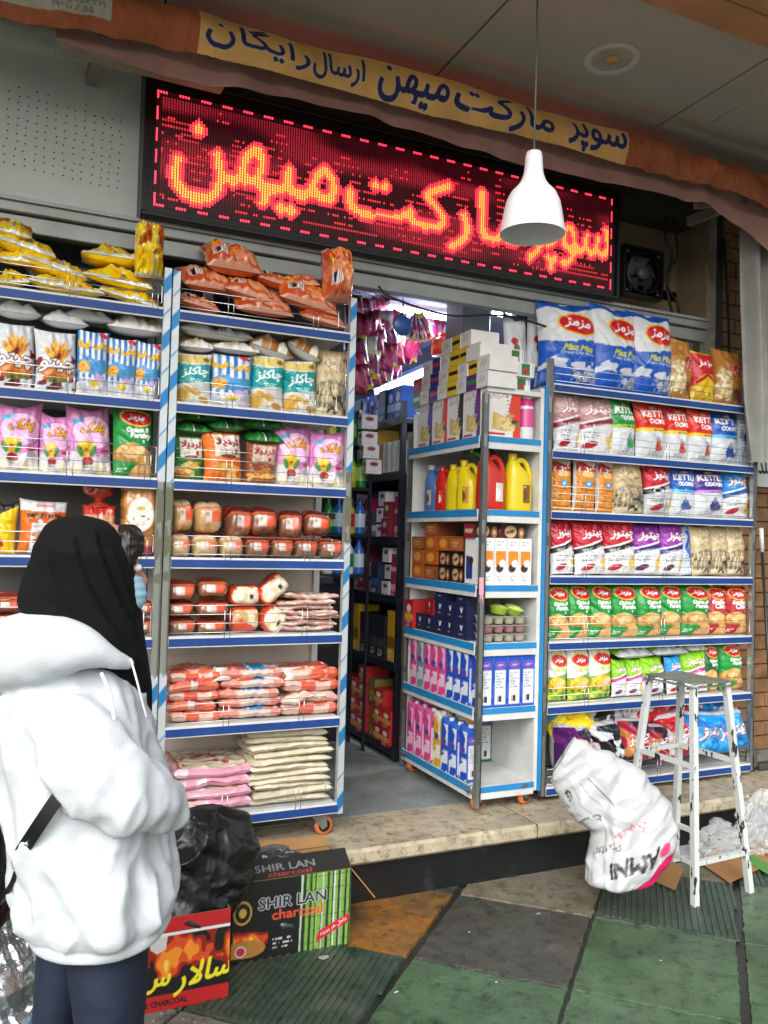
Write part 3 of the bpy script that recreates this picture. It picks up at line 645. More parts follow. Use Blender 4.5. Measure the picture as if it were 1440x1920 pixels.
# ================================================================ SHOP INTERIOR
DARKS = mat('dark_shelf_metal', '20242e', .4, .3, var=.2)
NAVYW = mat('navy_wall_panel', '1c2a5c', .5, var=.3, vscale=3)
m = MB(); m.box(.9, 4.6, 3.9, 9.2, 3.0, 3.06); tag(m.obj('shop_ceiling', mat('shop_ceiling_white', '9a9eaa', .6, var=.1)), kind='structure')
m = MB(); m.box(1.15, 1.2, 3.72, 9.2, .23, 3.0); m.box(4.0, 4.05, 4.0, 9.2, .23, 3.0); m.box(1.2, 4.0, 7.2, 7.25, .23, 3.0)
m.box(2.556, 4.0, 3.92, 3.97, .23, 2.9)
tag(m.obj('shop_inner_walls', NAVYW), 'dark blue inner walls of the shop', 'wall')
def tube_light(loc, rz, ln, label, power=30):
    t = empty('fluorescent_light', label, 'tube light', loc, (0, 0, rz), 'fluorescent tubes inside the shop')
    m = MB(); m.box(-ln/2, ln/2, -.03, .03, .0, .03, bev=.004); m.obj('fitting', mat('light_fitting', 'dfe2e6', .4), t)
    m = MB(); m.tube([(-ln/2+.02, 0, -.018), (ln/2-.02, 0, -.018)], .019, 12); m.obj('tube', mat('lit_tube', 'e6f0ff', .4, emis=14), t)
    l = bpy.data.lights.new('tube_glow', 'AREA'); l.shape = 'RECTANGLE'; l.size = ln; l.size_y = .06; l.energy = power; l.color = (.86, .93, 1)
    o = bpy.data.objects.new('tube_glow', l); COL.objects.link(o); o.parent = t; o.location = (0, 0, -.045)
tube_light((2.40, 4.6, 2.92), 0, .66, 'bright fluorescent tube crosswise over the doorway', 26)
p1, p2 = aty(700, 714, 5.6), aty(790, 675, 4.75)
tube_light(((p1[0]+p2[0])/2+.0, 5.1, 2.58), math.atan2(p1[1]-p2[1], p1[0]-p2[0]), .9, 'bright fluorescent tube running into the shop above the left aisle', 34)
tube_light((2.9, 4.35, 2.92), 0, .5, 'bright fluorescent tube behind the blue and white crisp bags', 14)
tube_light((2.2, 6.6, 2.92), 0, 1.2, 'fluorescent tube at the back of the shop', 80)
# sloping light hood the tube hangs from
t = empty('light_hood', 'pale sloping shelf hood above the dark shelving, with a tube under it', 'shelf hood', (0, 0, 0))
m = MB(); a = [atx(650, 745, 2.0), aty(855, 615, 4.5)]
m.add([(1.95, 4.55, 2.66), (1.95, 6.4, 2.66), (2.5, 6.4, 2.78), (2.5, 4.55, 2.78)], [(0, 1, 2, 3)], 0); m.add([(1.95, 4.55, 2.665), (1.95, 6.4, 2.665), (2.5, 6.4, 2.785), (2.5, 4.55, 2.785)], [(3, 2, 1, 0)], 0)
m.obj('hood_panel', mat('pale_hood', '7884a4', .5), t)
m = MB(); m.box(1.93, 1.949, 4.55, 6.4, 2.6, 2.7); m.obj('hood_edge', mat('pale_hood'), t)
# dark shelving along the aisle
SHZ = [.30, .78, 1.16, 1.50, 1.88, 2.2]
t = empty('dark_shelving', 'dark metal shelving along the aisle behind the white end rack', 'shelving', (0, 0, 0))
for z in SHZ:
    m = MB(); m.box(2.06, 2.45, 4.32, 6.3, z-.03, z, bev=.003); m.box(2.045, 2.0585, 4.32, 6.3, z-.035, z+.012); m.obj('shelf', DARKS, t)
for y in (4.34, 5.3, 6.28):
    m = MB(); m.box(2.06, 2.09, y-.015, y+.015, .2301, 2.3); m.obj('post', DARKS, t)
m = MB(); m.box(2.45, 2.47, 4.32, 6.3, .3, 2.6); m.obj('back_panel', DARKS, t)
t = empty('back_wall_shelving', 'dark blue shelving across the back wall of the shop', 'shelving', (0, 0, 0))
for z in (.5, .95, 1.4, 1.85, 2.3):
    m = MB(); m.box(1.2, 3.2, 6.75, 7.15, z-.03, z); m.obj('shelf', NAVYW, t)
m = MB(); m.box(1.2, 3.2, 7.155, 7.19, .24, 2.7); m.obj('back_panel', DARKS, t)
t = empty('side_wall_shelving', 'dark shelving on the left inner wall seen past the bread rack', 'shelving', (0, 0, 0))
for z in (.62, .98, 1.3, 1.62, 2.0, 2.35):
    m = MB(); m.box(1.2, 1.5, 3.9, 6.6, z-.03, z); m.obj('shelf', DARKS, t)

def carton(name, w, d, h, c, band=None, logo=None, side=None, ppm=160, tc='f0f0f0'):
    f_ = Cv(w, h, c, ppm); l_ = Cv(d, h, side or c, ppm)
    for q in (f_, l_):
        if band: q.rect(0, .28, 1, .5, band)
        if logo: q.ell(.5, .68, .26, .14, logo)
        q.lines(.2, .08, .8, .24, 3, tc)
    return pbox(name, w, d, h, f_, l_, c, c)
# goods deep in the shop: many small repeated packs
GI = [('dark blue box', carton('box', .10, .14, .2, '16213f', '2f5fa8')), ('black box', carton('box', .11, .14, .26, '15171c', '3b3f49')), ('red box', carton('box', .12, .16, .1, 'b01c22', 'd8a63a', 'f0e0d0')),
      ('dark red box', carton('box', .1, .14, .12, '7c1a20', None, 'c9c0b0')), ('yellow box', carton('box', .09, .14, .3, 'c79a1e', '7c5a10')), ('white box with red print', carton('box', .1, .1, .085, 'e9e6ea', None, '8c2740', tc='c04030')),
      ('olive box', carton('box', .08, .12, .14, '7d7438', '9f9548')), ('teal box', carton('box', .08, .1, .16, '1f6f78', 'e8eef0')), ('magenta box', carton('box', .07, .1, .15, 'a81d58', 'e8b0c8'))]
def itm(k, x, y, z, rz, lab, grp, sc=(1, 1, 1), nm='goods_box'):
    return tag(link(nm, GI[k][1], PAPER, loc=(x, y, z), rot=(0, 0, rz), scale=sc), lab, 'box', grp)
HP = math.pi/2
OR = ['first', 'second', 'third', 'fourth', 'fifth', 'sixth', 'seventh', 'eighth', 'ninth', 'tenth', 'eleventh', 'twelfth', 'thirteenth', 'fourteenth', 'fifteenth', 'sixteenth']
def fillrow(ks, z, y0, y1, gap, lay, where, h, x=2.12):
    y = y0; n = 0
    while y < y1:
        k = ks[n % len(ks)]
        for l in range(lay if not isinstance(lay, list) else lay[n % len(lay)]):
            s = random.uniform(.92, 1.06); itm(k, x+random.uniform(0, .02), y, z+.001+l*h, -HP, f'{GI[k][0]}, {OR[min(n,15)]} pile inwards, {OR[l]} layer, {where}', 'boxes on the dark aisle shelving', (s, 1, h/ GI[k][1].vertices[len(GI[k][1].vertices)-1].co.z if 0 else 1))
        y += gap; n += 1
GI.append(('bright blue packet', carton('box', .09, .1, .2, '2458b8', 'c8d8f0', 'e8eef8')))
GI.append(('white slim packet', carton('box', .04, .1, .2, 'c8cacc', None, None)))
fillrow([9, 9, 0, 9], SHZ[5], 4.42, 6.1, .1, 1, 'top dark shelf', .2)
fillrow([2, 2, 6], SHZ[0], 4.42, 6.1, .125, [2, 3, 3, 4, 3], 'bottom dark shelf', .103)
fillrow([4, 1, 1, 1], SHZ[1], 4.42, 6.1, .125, 1, 'second dark shelf', .2)
fillrow([8, 5, 0, 5, 3], SHZ[2], 4.42, 6.1, .112, [2, 3, 1, 2], 'third dark shelf', .1)
fillrow([8, 3, 5, 7], SHZ[3], 4.42, 6.1, .11, [2, 2, 3, 1], 'fourth dark shelf', .1)
fillrow([10, 10, 10, 10, 4, 0, 9], SHZ[4], 4.42, 6.1, .075, 1, 'fifth dark shelf', .2)
for zi, z in enumerate((.5, .95, 1.4, 1.85, 2.3)):
    for n in range(11):
        k = [[2, 3, 6], [1, 4, 0], [7, 8, 5], [5, 7, 0], [0, 7, 5]][zi][n % 3]; x = 1.5+n*.15
        itm(k, x, 6.85, z+.001, 0, f'{GI[k][0]}, {OR[n]} from left, {OR[4-zi]} shelf down, back wall', 'boxes on the back wall shelving', (1.25, 1, 1.5))
# bottles and jars on hidden side shelves near the door gap
def bottle_mesh(c1, c2, cap, h=.22, r=.036):
    m = MB(); m.lathe([(0, 0), (r*.95, 0), (r, .01), (r, h*.2)], n=20, c=lin(c1)); m.lathe([(r, h*.2), (r*1.01, h*.22), (r*1.01, h*.55), (r, h*.57)], n=20, c=lin(c2))
    m.lathe([(r, h*.57), (r*.9, h*.68), (r*.4, h*.82), (r*.36, h*.86)], n=20, c=lin(c1)); m.lathe([(r*.45, h*.86), (r*.45, h*.98), (0, h)], n=16, c=lin(cap)); return m.mesh('bottle', True, True)
PL = mat('glossy_bottle_plastic', rough=.25, attr=True, coat=.4)
BT = [('green', bottle_mesh('1f8a3c', '9fd46a', '1d6f30')), ('lime', bottle_mesh('b5c81e', 'e8e04a', '2a7f3a')), ('blue', bottle_mesh('2a6fc0', 'c4dcf0', '1a4a96')), ('yellow', bottle_mesh('d8c01e', 'c62a2a', 'e8d23a')), ('white', bottle_mesh('e6e8e8', '2a8a58', 'e8e8e8'))]
for zi, (z, py, seq) in enumerate([(1.88, 0, [1, 4, 0, 2]), (1.545, 0, [0, 2, 3, 2, 1]), (1.20, 0, [4, 2, 4, 3])]):
    pass
t = empty('door_stand', 'narrow dark display stand of bottles just inside the doorway', 'display stand', (0, 0, 0))
for z in (1.28, 1.52, 1.80, 2.06):
    m = MB(); m.box(1.62, 1.98, 4.6, 4.85, z-.015, z); m.obj('shelf', DARKS, t)
m = MB(); m.box(1.62, 1.98, 4.851, 4.87, .24, 2.3); m.obj('back_panel', mat('dark_board', '171a26', .5), t)
for y in (4.61, 4.84):
    for x in (1.61, 1.99): m = MB(); m.box(x-.008, x+.008, y-.008, y+.008, .2301, 2.3); m.obj('post', DARKS, t)
for z, seq, w in ((2.06, [1, 4, 0, 4], 'top'), (1.80, [1, 0, 1, 0], 'second'), (1.52, [0, 2, 3, 2], 'third'), (1.28, [4, 2, 4, 2], 'bottom')):
    for n, k in enumerate(seq):
        tag(link('bottle', BT[k][1], PL, loc=(1.745+n*.068, 4.66, z+.001), rot=(0, 0, n)), f'{BT[k][0]} bottle, {OR[n]} from the left on the {w} shelf of the doorway stand', 'bottle', 'bottles on the doorway stand')
for n, (px, py) in enumerate([(697, 790), (697, 822), (700, 846), (705, 875), (705, 905)][:4]):
    p = aty(px, py, 4.5); itm(5, p[0], 4.56, 1.80+.001+n*.0861 if 0 else p[2]-.04, 0, f'small white box with red print, {OR[n]} down the stack just inside the door', 'white boxes stacked inside the door', (1.0, .6, .98))
# hanging strips of snack bags under the shop ceiling
def mini(c1, c2, c3, name='snack_bag'):
    cv = Cv(.13, .17, c1, 130); cv.rect(0, .82, 1, 1, c3); cv.ell(.5, .5, .4, .2, c2); cv.spk(.1, .05, .9, .35, [c3, c2], 12, .55); cv.rect(0, 0, 1, .07, c3); return pillow(name, cv, .05, back='c0c0c4', seed=hash(c1) % 7)
MN = [('magenta', mini('b01458', 'd04a88', '7a1038')), ('crimson', mini('8c1040', 'c85a80', '701028')), ('purple and yellow', mini('5a1c60', '8c2a6a', 'e0c82a')), ('silver', mini('c4c8d0', 'b0305a', '9aa0aa')), ('pale blue', mini('9ac8d8', 'f0e8d0', 'd83a6a'))]
n = 0
for r_, (pA, pB, yA, yB, cnt, ks) in enumerate([((668, 575), (745, 585), 4.3, 4.9, 7, [1, 0, 1]), ((668, 610), (800, 598), 4.25, 5.0, 10, [0, 1, 0, 3]), ((672, 650), (790, 615), 4.2, 4.9, 10, [2, 4, 0, 3]), ((675, 680), (775, 640), 4.2, 4.8, 9, [0, 2, 1]), ((668, 706), (742, 672), 4.2, 4.7, 7, [1, 2, 0]), ((668, 640), (850, 608), 4.4, 5.2, 13, [0, 1, 4, 0])]):
    m = MB(); a, b = aty(*pA, yA), aty(*pB, yB); m.tube([a+[0, 0, .09], b+[0, 0, .09]], .004, 6); tag(m.obj('hanging_rail', CHROME), f'thin rail of hanging snack bags, {OR[r_]} from the top', 'rail', 'rails of hanging bags')
    for i in range(cnt):
        p = a+(b-a)*i/(cnt-1); k = ks[i % len(ks)]; n += 1
        tag(link('hanging_snack_bag', MN[k][1], FILM, loc=(p[0], p[1], p[2]-.10), rot=(random.uniform(-.2, .5), random.uniform(-.25, .25), random.uniform(-.5, .5))), f'{MN[k][0]} snack bag hanging, {OR[i]} from the left on the {OR[r_]} rail', 'snack bag', 'snack bags hanging inside the doorway')
# fan of silver packs hanging from the tube
for i in range(7):
    a = -.66+i*.22; p = aty(785, 580, 4.45)
    tag(link('silver_sachet', MN[3 if i % 2 else 2][1], FILM, loc=(p[0]+math.sin(a)*.155, 4.45, p[2]-.155*math.cos(a)-.04), rot=(0, -a, .3), scale=(.42, .5, 1)), f'silver and yellow sachet, {OR[i]} from the left in the fan hanging below the tube', 'sachet', 'fan of silver sachets')
tag(link('red_ball_pack', bottle_mesh('e83a1a', 'f4602a', 'e83a1a', .14, .075), PL, loc=aty(832, 668, 4.4)), 'orange red round pack on top of the boxes by the doorway', 'ball')  # plain orange-red plastic on a squat bottle shape
# grey cabinet above the end rack
t = empty('meter_cabinet', 'plain grey metal cabinet hanging above the biscuit boxes', 'cabinet', (0, 0, 0))
a = aty(866, 690, 4.0); b = aty(921, 560, 4.0); m = MB(); m.box(a[0], b[0], 4.0, 4.2, a[2], b[2]+.1, bev=.006); m.obj('case', mat('cabinet_grey', '9fa6ac', .45, var=.1), t)
m = MB(); m.box(a[0]+.03, a[0]+.037, 3.995, 4.0, a[2]+.08, a[2]+.16); m.obj('handle', BLACKP, t)

# ================================================================ RACKS
def tape_cv(h, w, seed, z0, kind):
    cv = Cv(w, h, 'a2a5a4', 260, 2); r = np.random.RandomState(seed)
    if kind:
        z = .0; cv.rect(0, 0, 1, 1, 'c7cfd2'); cut = {1: .45, 2: .72, 3: .38}[kind]
        while z < 1:
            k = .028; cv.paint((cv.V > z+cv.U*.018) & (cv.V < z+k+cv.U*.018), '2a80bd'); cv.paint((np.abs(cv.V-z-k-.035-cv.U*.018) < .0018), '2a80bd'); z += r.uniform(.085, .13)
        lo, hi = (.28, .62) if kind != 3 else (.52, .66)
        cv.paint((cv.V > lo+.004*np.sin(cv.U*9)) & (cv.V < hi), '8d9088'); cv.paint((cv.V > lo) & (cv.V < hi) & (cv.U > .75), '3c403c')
        cv.spk(0, lo, 1, hi, ['6d6f5c'], 5, .66)
    else:
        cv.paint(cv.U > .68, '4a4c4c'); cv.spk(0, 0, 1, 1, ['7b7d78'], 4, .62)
    return cv
POSTM = mat('taped_post', rough=.33, metal=.35, attr=True, var=.15)
def caster(parent, x, y, z, ang, c):
    c_ = empty('caster', None, None, (x, y, z)); del_ = None; c_.parent = parent; c_.rotation_euler = (0, 0, ang)
    m = MB(); m.box(-.04, .04, -.04, .04, .10, .108); m.tube([(0, 0, .085), (0, 0, .1)], .025, 14)
    for s in (-1, 1):
        m.add([(-.034, s*.019, .088), (.03, s*.019, .088), (.036, s*.019, .038), (.014, s*.019, .028), (-.034, s*.022, .088), (.03, s*.022, .088), (.036, s*.022, .038), (.014, s*.022, .028)],
              [(0, 1, 2, 3), (7, 6, 5, 4), (0, 4, 5, 1), (1, 5, 6, 2), (2, 6, 7, 3), (3, 7, 4, 0)])
    m.box(-.034, .03, -.022, .022, .085, .09); m.obj('fork', STEEL, c_)
    m = MB(); m.lathe([(0, -.016), (.025, -.016), (.038, -.013), (.041, -.006), (.041, .006), (.038, .013), (.025, .016), (0, .016)], .026, 0, .041, 28, axis='y'); m.obj('tread', mat('tread_'+c, c, .5, var=.2), c_)
    m = MB(); m.lathe([(0, -.0185), (.012, -.018), (.026, -.0168), (.027, -.015)], .026, 0, .041, 20, axis='y'); m.lathe([(.027, .015), (.026, .0168), (.012, .018), (0, .0185)], .026, 0, .041, 20, axis='y'); m.obj('wheel_disc', BLACKP, c_)
def guard(parent, x0, x1, z, y, n=3, loops=(.3, .85), col=CHROME, sp=.036):
    m = MB(); r = .0015; top = z+.012+sp*(n-1)
    for k in range(n): m.tube([(x0, y, z+.012+k*sp), (x1 if k else x1, y, z+.012+k*sp)], r, 5)
    for l in loops:
        x = x0+(x1-x0)*l
        for d in (-.011, .011): m.tube([(x+d, y-.003, z-.01), (x+d, y-.003, top+.0)], r, 5)
    m.tube([(x1, y, z+.012), (x1+.004, y, z+.018), (x1+.004, y, top-.006), (x1, y, top)], r, 5)
    return m.obj('wire_guard', col, parent)
def rack(label, x0, x1, yf, dep, shelves, ztop, zbot, kindL, kindR, back=None, guards=True, sx0=None, casters='e07840', gl=(.3, .85), gr=.92, postw=.028, backx=1.0):
    t = empty('display_rack', label, 'rack', (0, 0, 0)); pw = postw
    for s, (x, kd) in enumerate(((x0, kindL), (x1, kindR))):
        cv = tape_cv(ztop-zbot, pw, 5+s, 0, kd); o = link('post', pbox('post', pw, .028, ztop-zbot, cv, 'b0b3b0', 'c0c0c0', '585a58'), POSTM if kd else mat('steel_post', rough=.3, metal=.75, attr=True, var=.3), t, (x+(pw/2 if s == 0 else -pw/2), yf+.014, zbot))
        m = MB(); m.box(x+(0 if s == 0 else -pw), x+(pw if s == 0 else 0), yf+dep-.028, yf+dep, zbot, ztop-.05); m.obj('post', WHITE, t)
    a, b = x0+pw+.001, x1-pw-.001
    for i, z in enumerate(shelves):
        m = MB(); m.box(a, b, yf+.004, yf+dep-.03, z-.022, z, bev=.002); m.box(a, b, yf-.004, yf+.0035, z-.042, z+.003, bev=.0015); o = m.obj('shelf', WHITE, t)
        m = MB(); m.box(a, b, yf-.0065, yf-.0042, z-.036, z-.006); m.obj('price_strip', NAVY, o)
        if guards:
            j = (i*.37) % .12; guard(o, a+.005, a+(b-a)*gr, z+.004, yf-.001, 4 if i in (2, 4) else 3, (gl[0]+j, gl[1]-j*.4), CHROME)
    if back: m = MB(); m.box(a, b, yf+dep-.008, yf+dep-.002, shelves[-1], shelves[0]+.05); m.obj('back_panel', back, t)
    for x in (x0+.07, x1-.07):
        for y in (yf+.06, yf+dep-.06): caster(t, x-.02, y, .2302, random.uniform(-.4, .5), casters)
    m = MB(); m.box(x0+.002, x1-.002, yf+.01, yf+dep-.01, zbot+.015, zbot+.035) ; m.obj('base_frame', STEEL, t)
    return t
YM, YR = 3.32, 3.42
SM = [2.38, 2.016, 1.71, 1.403, 1.092, .74, .376]
SR_ = [2.295, 1.963, 1.661, 1.338, 1.011, .696, .30]
rack('wheeled display rack of snacks and bread behind the customer, leftmost', -.235, .560, YM, .40, SM, 2.542, .32, 0, 1, PANELD, gl=(.55, .97), gr=.985)
rack('wheeled display rack with bread and puffs left of the doorway, blue taped posts', .566, 1.349, YM, .40, SM, 2.536, .33, 2, 3, PANELB)
rack('long wheeled rack full of chip bags, right of the doorway', 2.432, 3.858, YR, .34, SR_, 2.42, .26, 0, 0, PANELD, casters='2c2c30', gl=(.12, .55), gr=.985, postw=.026)

# end rack (faces the aisle, open end towards the street)
t = empty('end_rack', 'white wheeled end rack with light blue strips between doorway and chip rack', 'rack', (0, 0, 0))
CX0, CX1, CY0, CY1 = 2.035, 2.405, 3.40, 4.20; SC = [2.0, 1.65, 1.29, 1.015, .71, .345]
for x, y, zt in ((CX0, CY0, 2.2), (CX0, CY1, 2.1), ):
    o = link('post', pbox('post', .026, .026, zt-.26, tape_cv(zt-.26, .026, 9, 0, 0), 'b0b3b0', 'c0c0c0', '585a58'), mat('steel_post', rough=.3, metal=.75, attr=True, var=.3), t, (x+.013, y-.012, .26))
m = MB(); m.box(2.372, CX1-.012, CY0+.002, CY1, .30, 2.26, bev=.002); o = m.obj('side_panel', WHITE, t)
m = MB(); m.box(CX1-.0115, CX1+.006, CY0-.004, CY0+.02, .30, 2.27); m.obj('edge_strip', AZURE, o)
m = MB(); m.box(CX0+.03, 2.371, CY1-.02, CY1-.01, .345, 2.2); m.obj('back_panel', WHITE, t)
for z in SC+[2.235]:
    m = MB(); m.box(CX0+.03, 2.371, CY0+.004, CY1-.022, z-.02, z, bev=.002)
    if z < 2.2: m.box(CX0+.028, 2.371, CY0-.003, CY0+.0035, z-.058, z+.003, bev=.0015); m.box(CX0+.0, CX0+.0075, CY0+.02, CY1-.02, z-.055, z+.003, bev=.0015)
    else: m.box(CX0+.028, 2.371, CY0-.003, CY0+.0035, z-.02, z+.003)
    o = m.obj('shelf', WHITE, t)
    if z < 2.2: m = MB(); m.box(CX0+.028, 2.3705, CY0-.0055, CY0-.0032, z-.026, z+.002); m.obj('price_strip', AZURE, o); m = MB(); m.box(CX0-.0025, CX0-.0002, CY0+.021, CY1-.021, z-.032, z+.002); m.obj('price_strip', AZURE, o)
for x, y in ((2.06, CY0+.03), (2.32, CY0+.03), (2.06, CY1-.08), (2.32, CY1-.08)): caster(t, x, y, .2302, .4, 'e07840')

# ================================================================ PRINTED DESIGNS
D = {}
RD, YL = 'd01824', 'f2c230'
def oval(cv, cx, cy, rx, ry, txt='مزمز', tw=.36, ang=8):
    cv.ell(cx, cy, rx+.035, ry+.022, YL, -ang); cv.ell(cx, cy, rx, ry, RD, -ang); cv.text(txt, cx, cy, tw, 'fafafa', bold=1, ang=-ang, shear=.25)
def chips(cv, cx, cy, w, h, c1='d8a860', c2='b07c3c', n=6, ang=25):
    for i in range(n): cv.ell(cx+w*.16*(i-n/2)*.55, cy+h*.10*(i % 2)-.012*i, w*.36, h*.42, c1 if i % 2 else c2, ang-9*i)
    cv.ell(cx, cy, w*.3, h*.3, 'e8c488', ang)
def reg(name, cv, t=.10, n=2, **k): D[name] = [pillow(name.replace(' ', '_'), cv, t, seed=s*3+len(D), **k) for s in range(n)]; return cv
# onion & parsley (green)
def chipbag(base, l1, l2, dark, w=.17, h=.29):
    cv = Cv(w, h, base); cv.spk(0, .9, 1, 1, [dark], 9, .5); oval(cv, .53, .835, .36, .105)
    cv.text(l1, .55, .655, .56, 'f6f6f6', bold=1, shear=.15); cv.text(l2, .62, .565, .52, 'f6f6f6', bold=1, shear=.15); cv.rect(.66, .47, .71, .51, 'e8e8e8')
    chips(cv, .47, .34, .8, .26); cv.ell(.86, .40, .1, .05, '7a2f6a'); cv.poly([(.35, 0), (.4, .1), (.7, .24), (.9, .2), (.95, .05), (.85, 0)], 'd8a868'); cv.lines(.06, .05, .4, .12, 2, 'e8f0e8'); return cv
reg('green onion and parsley chips bag', chipbag('0f8a36', 'Onion &', 'Parsley', '0a6a28'), n=3)
reg('dark green onion and parsley chips bag', chipbag('0d5a2c', 'Onion &', 'Parsley', '083e1e'), n=1)
reg('dark red ketchup chips bag', chipbag('a81220', 'Ketchup', 'Chips', '7c0c18'), n=2)
cv = Cv(.17, .29, 'dfe2dc'); oval(cv, .5, .77, .38, .11); cv.text('Maz Maz', .55, .6, .6, 'b8c81e', bold=1, shear=.3); cv.below(lambda u: .44+.1*u, '7fa82a'); chips(cv, .5, .33, .85, .28, 'e8c430', 'c09a20'); cv.spk(.02, .02, .98, .24, ['3c7a22', 'e0d040', '9cc030'], 10, .48); reg('silver and yellow chips bag with green foot', cv, n=2)
# big blue/white
cv = Cv(.235, .375, 'dcdfe2'); cv.above(lambda u: .9+.03*np.sin(u*9), '1556b8'); cv.spk(0, .93, 1, 1, ['e8ecf2'], 8, .7)
cv.below(lambda u: .53-.03*np.sin(u*5), '0f58c0'); cv.poly([(0, .24), (.2, .33), (.55, .27), (1, .31), (1, .22), (.6, .19), (.2, .22), (0, .17)], 'd5dbe2'); cv.spk(0, .17, 1, .33, ['0f58c0'], 14, .6); cv.poly([(.55, .16), (1, .2), (1, .08), (.5, .05)], 'c4ccd8'); cv.spk(.5, .05, 1, .2, ['0f58c0', '8c96a8'], 14, .55)
oval(cv, .62, .72, .33, .115, tw=.44, ang=4); cv.text('Maz Maz', .62, .44, .52, 'd4d832', bold=1, shear=.3); cv.text('Potato Chip Sticks', .6, .375, .6, 'e8ecf4', bold=0, shear=.3); cv.spk(0, .5, 1, .56, ['e4e6ea'], 16, .6)
reg('large blue and white chip sticks bag', cv, t=.13, n=3, pinch=.03, wr=.8)
cv = Cv(.22, .36, 'd9dcdf'); cv.above(lambda u: .92+.02*np.sin(u*9), '2a3fa8'); cv.below(lambda u: .28+.0*u, '1556b8'); cv.ell(.35, .62, .16, .05, 'c8202a'); cv.ell(.42, .52, .12, .07, '6b4a1c'); cv.ell(.5, .42, .14, .06, 'e0b030'); cv.rect(.3, .04, .6, .2, 'c4ccd8')
reg('blue and white chip sticks bag seen from its back', cv, t=.12, n=2, pinch=.03)
# nuts / popcorn gold bag
cv = Cv(.16, .28, 'b57a34'); cv.text('جاو', .66, .68, .36, 'c02038', bold=2, out='f0d8c0', ow=1); cv.text('دك', .66, .56, .36, 'c02038', bold=2, out='f0d8c0', ow=1)
for q in range(70): cv.ell(random.uniform(.08, .45), random.uniform(.12, .62), .055, .032, random.choice(['eadcae', 'd8c284', 'f2e8c8', 'b89858']))
cv.spk(.5, .1, 1, .3, ['5a7a2c', 'b88a3a', '8c2a2a'], 12, .5); reg('tan bag with red lettering and popped corn', cv, n=2)
cv = Cv(.16, .28, 'd01824'); cv.above(lambda u: .93+0*u, 'e8b820'); cv.text('مزمز', .5, .74, .62, 'fafafa', bold=1, shear=.2); cv.below(lambda u: .56-.2*(u-.5)**2*4, 'e8c020'); cv.poly([(0, .3), (.5, .5), (1, .28), (1, .36), (.5, .58), (0, .38)], 'c01824'); cv.spk(0, .0, 1, .3, ['f0d040', 'c89a18'], 9, .5); reg('red and yellow chips bag', cv, n=1)
# chi-toz family
def chitoz(c, band, bandtxt, lc='f6f6f6', oc='a01838', foot='dfe1e4', spot='b01828', w=.17, h=.29, two=None):
    cv = Cv(w, h, foot); cv.above(lambda u: .42+.20*u, c)
    if two: cv.above(lambda u: .62+.18*u, two)
    cv.paint((cv.V > .38+.17*cv.U) & (cv.V < .48+.15*cv.U), band); cv.paint((cv.V > .475+.155*cv.U+.06*(cv.U > .4)*(cv.U-.4)) & (cv.V < .50+.19*cv.U), 'eef0f2')
    cv.text(bandtxt, .45, .47, .6, 'f2f2f2', bold=0, ang=12); cv.text('چی‌توز', .56, .74, .74, lc, bold=1, out=oc, ow=2, ang=5, shear=.3)
    cv.ell(.86, .26, .09, .18, 'd8aa30', -15); cv.ell(.8, .2, .12, .1, 'e8c860', 30); cv.ell(.3, .14, .2, .055, spot, 20); cv.lines(.12, .24, .6, .36, 3, '6a6c78'); return cv
CH = dict(red=('red and white chili chips bag', chitoz('c0152e', '15151a', 'فلفلی Chilli')), purple=('purple and white vinegar chips bag', chitoz('8e2aa0', '2c2a78', 'سرکه Vinegar', spot='5a2a48')),
          blue=('bright blue and white chips bag', chitoz('1f8fd8', '0d4f9a', 'ماست و موسیر')), lime=('lime green and white chips bag', chitoz('86c81e', 'c03a8c', 'پیاز جعفری', spot='6a1a3a')),
          mauve=('dusty pink chips bag', chitoz('b98a86', '8e2436', 'Salt & Vinegar', oc='b01848', two='c9a49e')), crim=('red and black chips bag', chitoz('c0152e', '15151a', 'Chilli', foot='c4c8ca')))
for k, (n_, cv) in CH.items(): reg(n_, cv, n=2)
# kettle
def kettle(c, st, pic, w=.165, h=.29):
    cv = Cv(w, h, 'd3d8dc'); cv.above(lambda u: .52+.0*u, c); cv.paint((cv.V > .47) & (cv.V < .535), st); cv.lines(.45, .475, .9, .525, 1, '505050')
    cv.text('KETTLE', .56, .79, .80, 'f8f8f8', th=.115, bold=1); cv.text('COOKED', .60, .655, .62, 'f8f8f8', th=.075, bold=1); cv.ell(.52, .9, .12, .028, 'd8a090')
    cv.poly([(.4, .2), (.52, .36), (.6, .36), (.72, .2), (.8, .24), (.75, .14), (.45, .12)], pic); cv.ell(.56, .34, .05, .06, '8a98a8'); cv.lines(.3, .06, .8, .12, 2, '6a6c78'); return cv
for n_, a in {'green and white kettle chips bag': ('149038', '9cc83a', '3a9a58'), 'red and white kettle chips bag': ('d8301c', 'f0c81a', 'c8402c'), 'blue and white kettle chips bag': ('1058b8', '5ab8e8', '2a4a98'), 'purple and white kettle chips bag': ('4a2488', 'b888d8', '3a3a78')}.items(): reg(n_, kettle(*a), n=2)
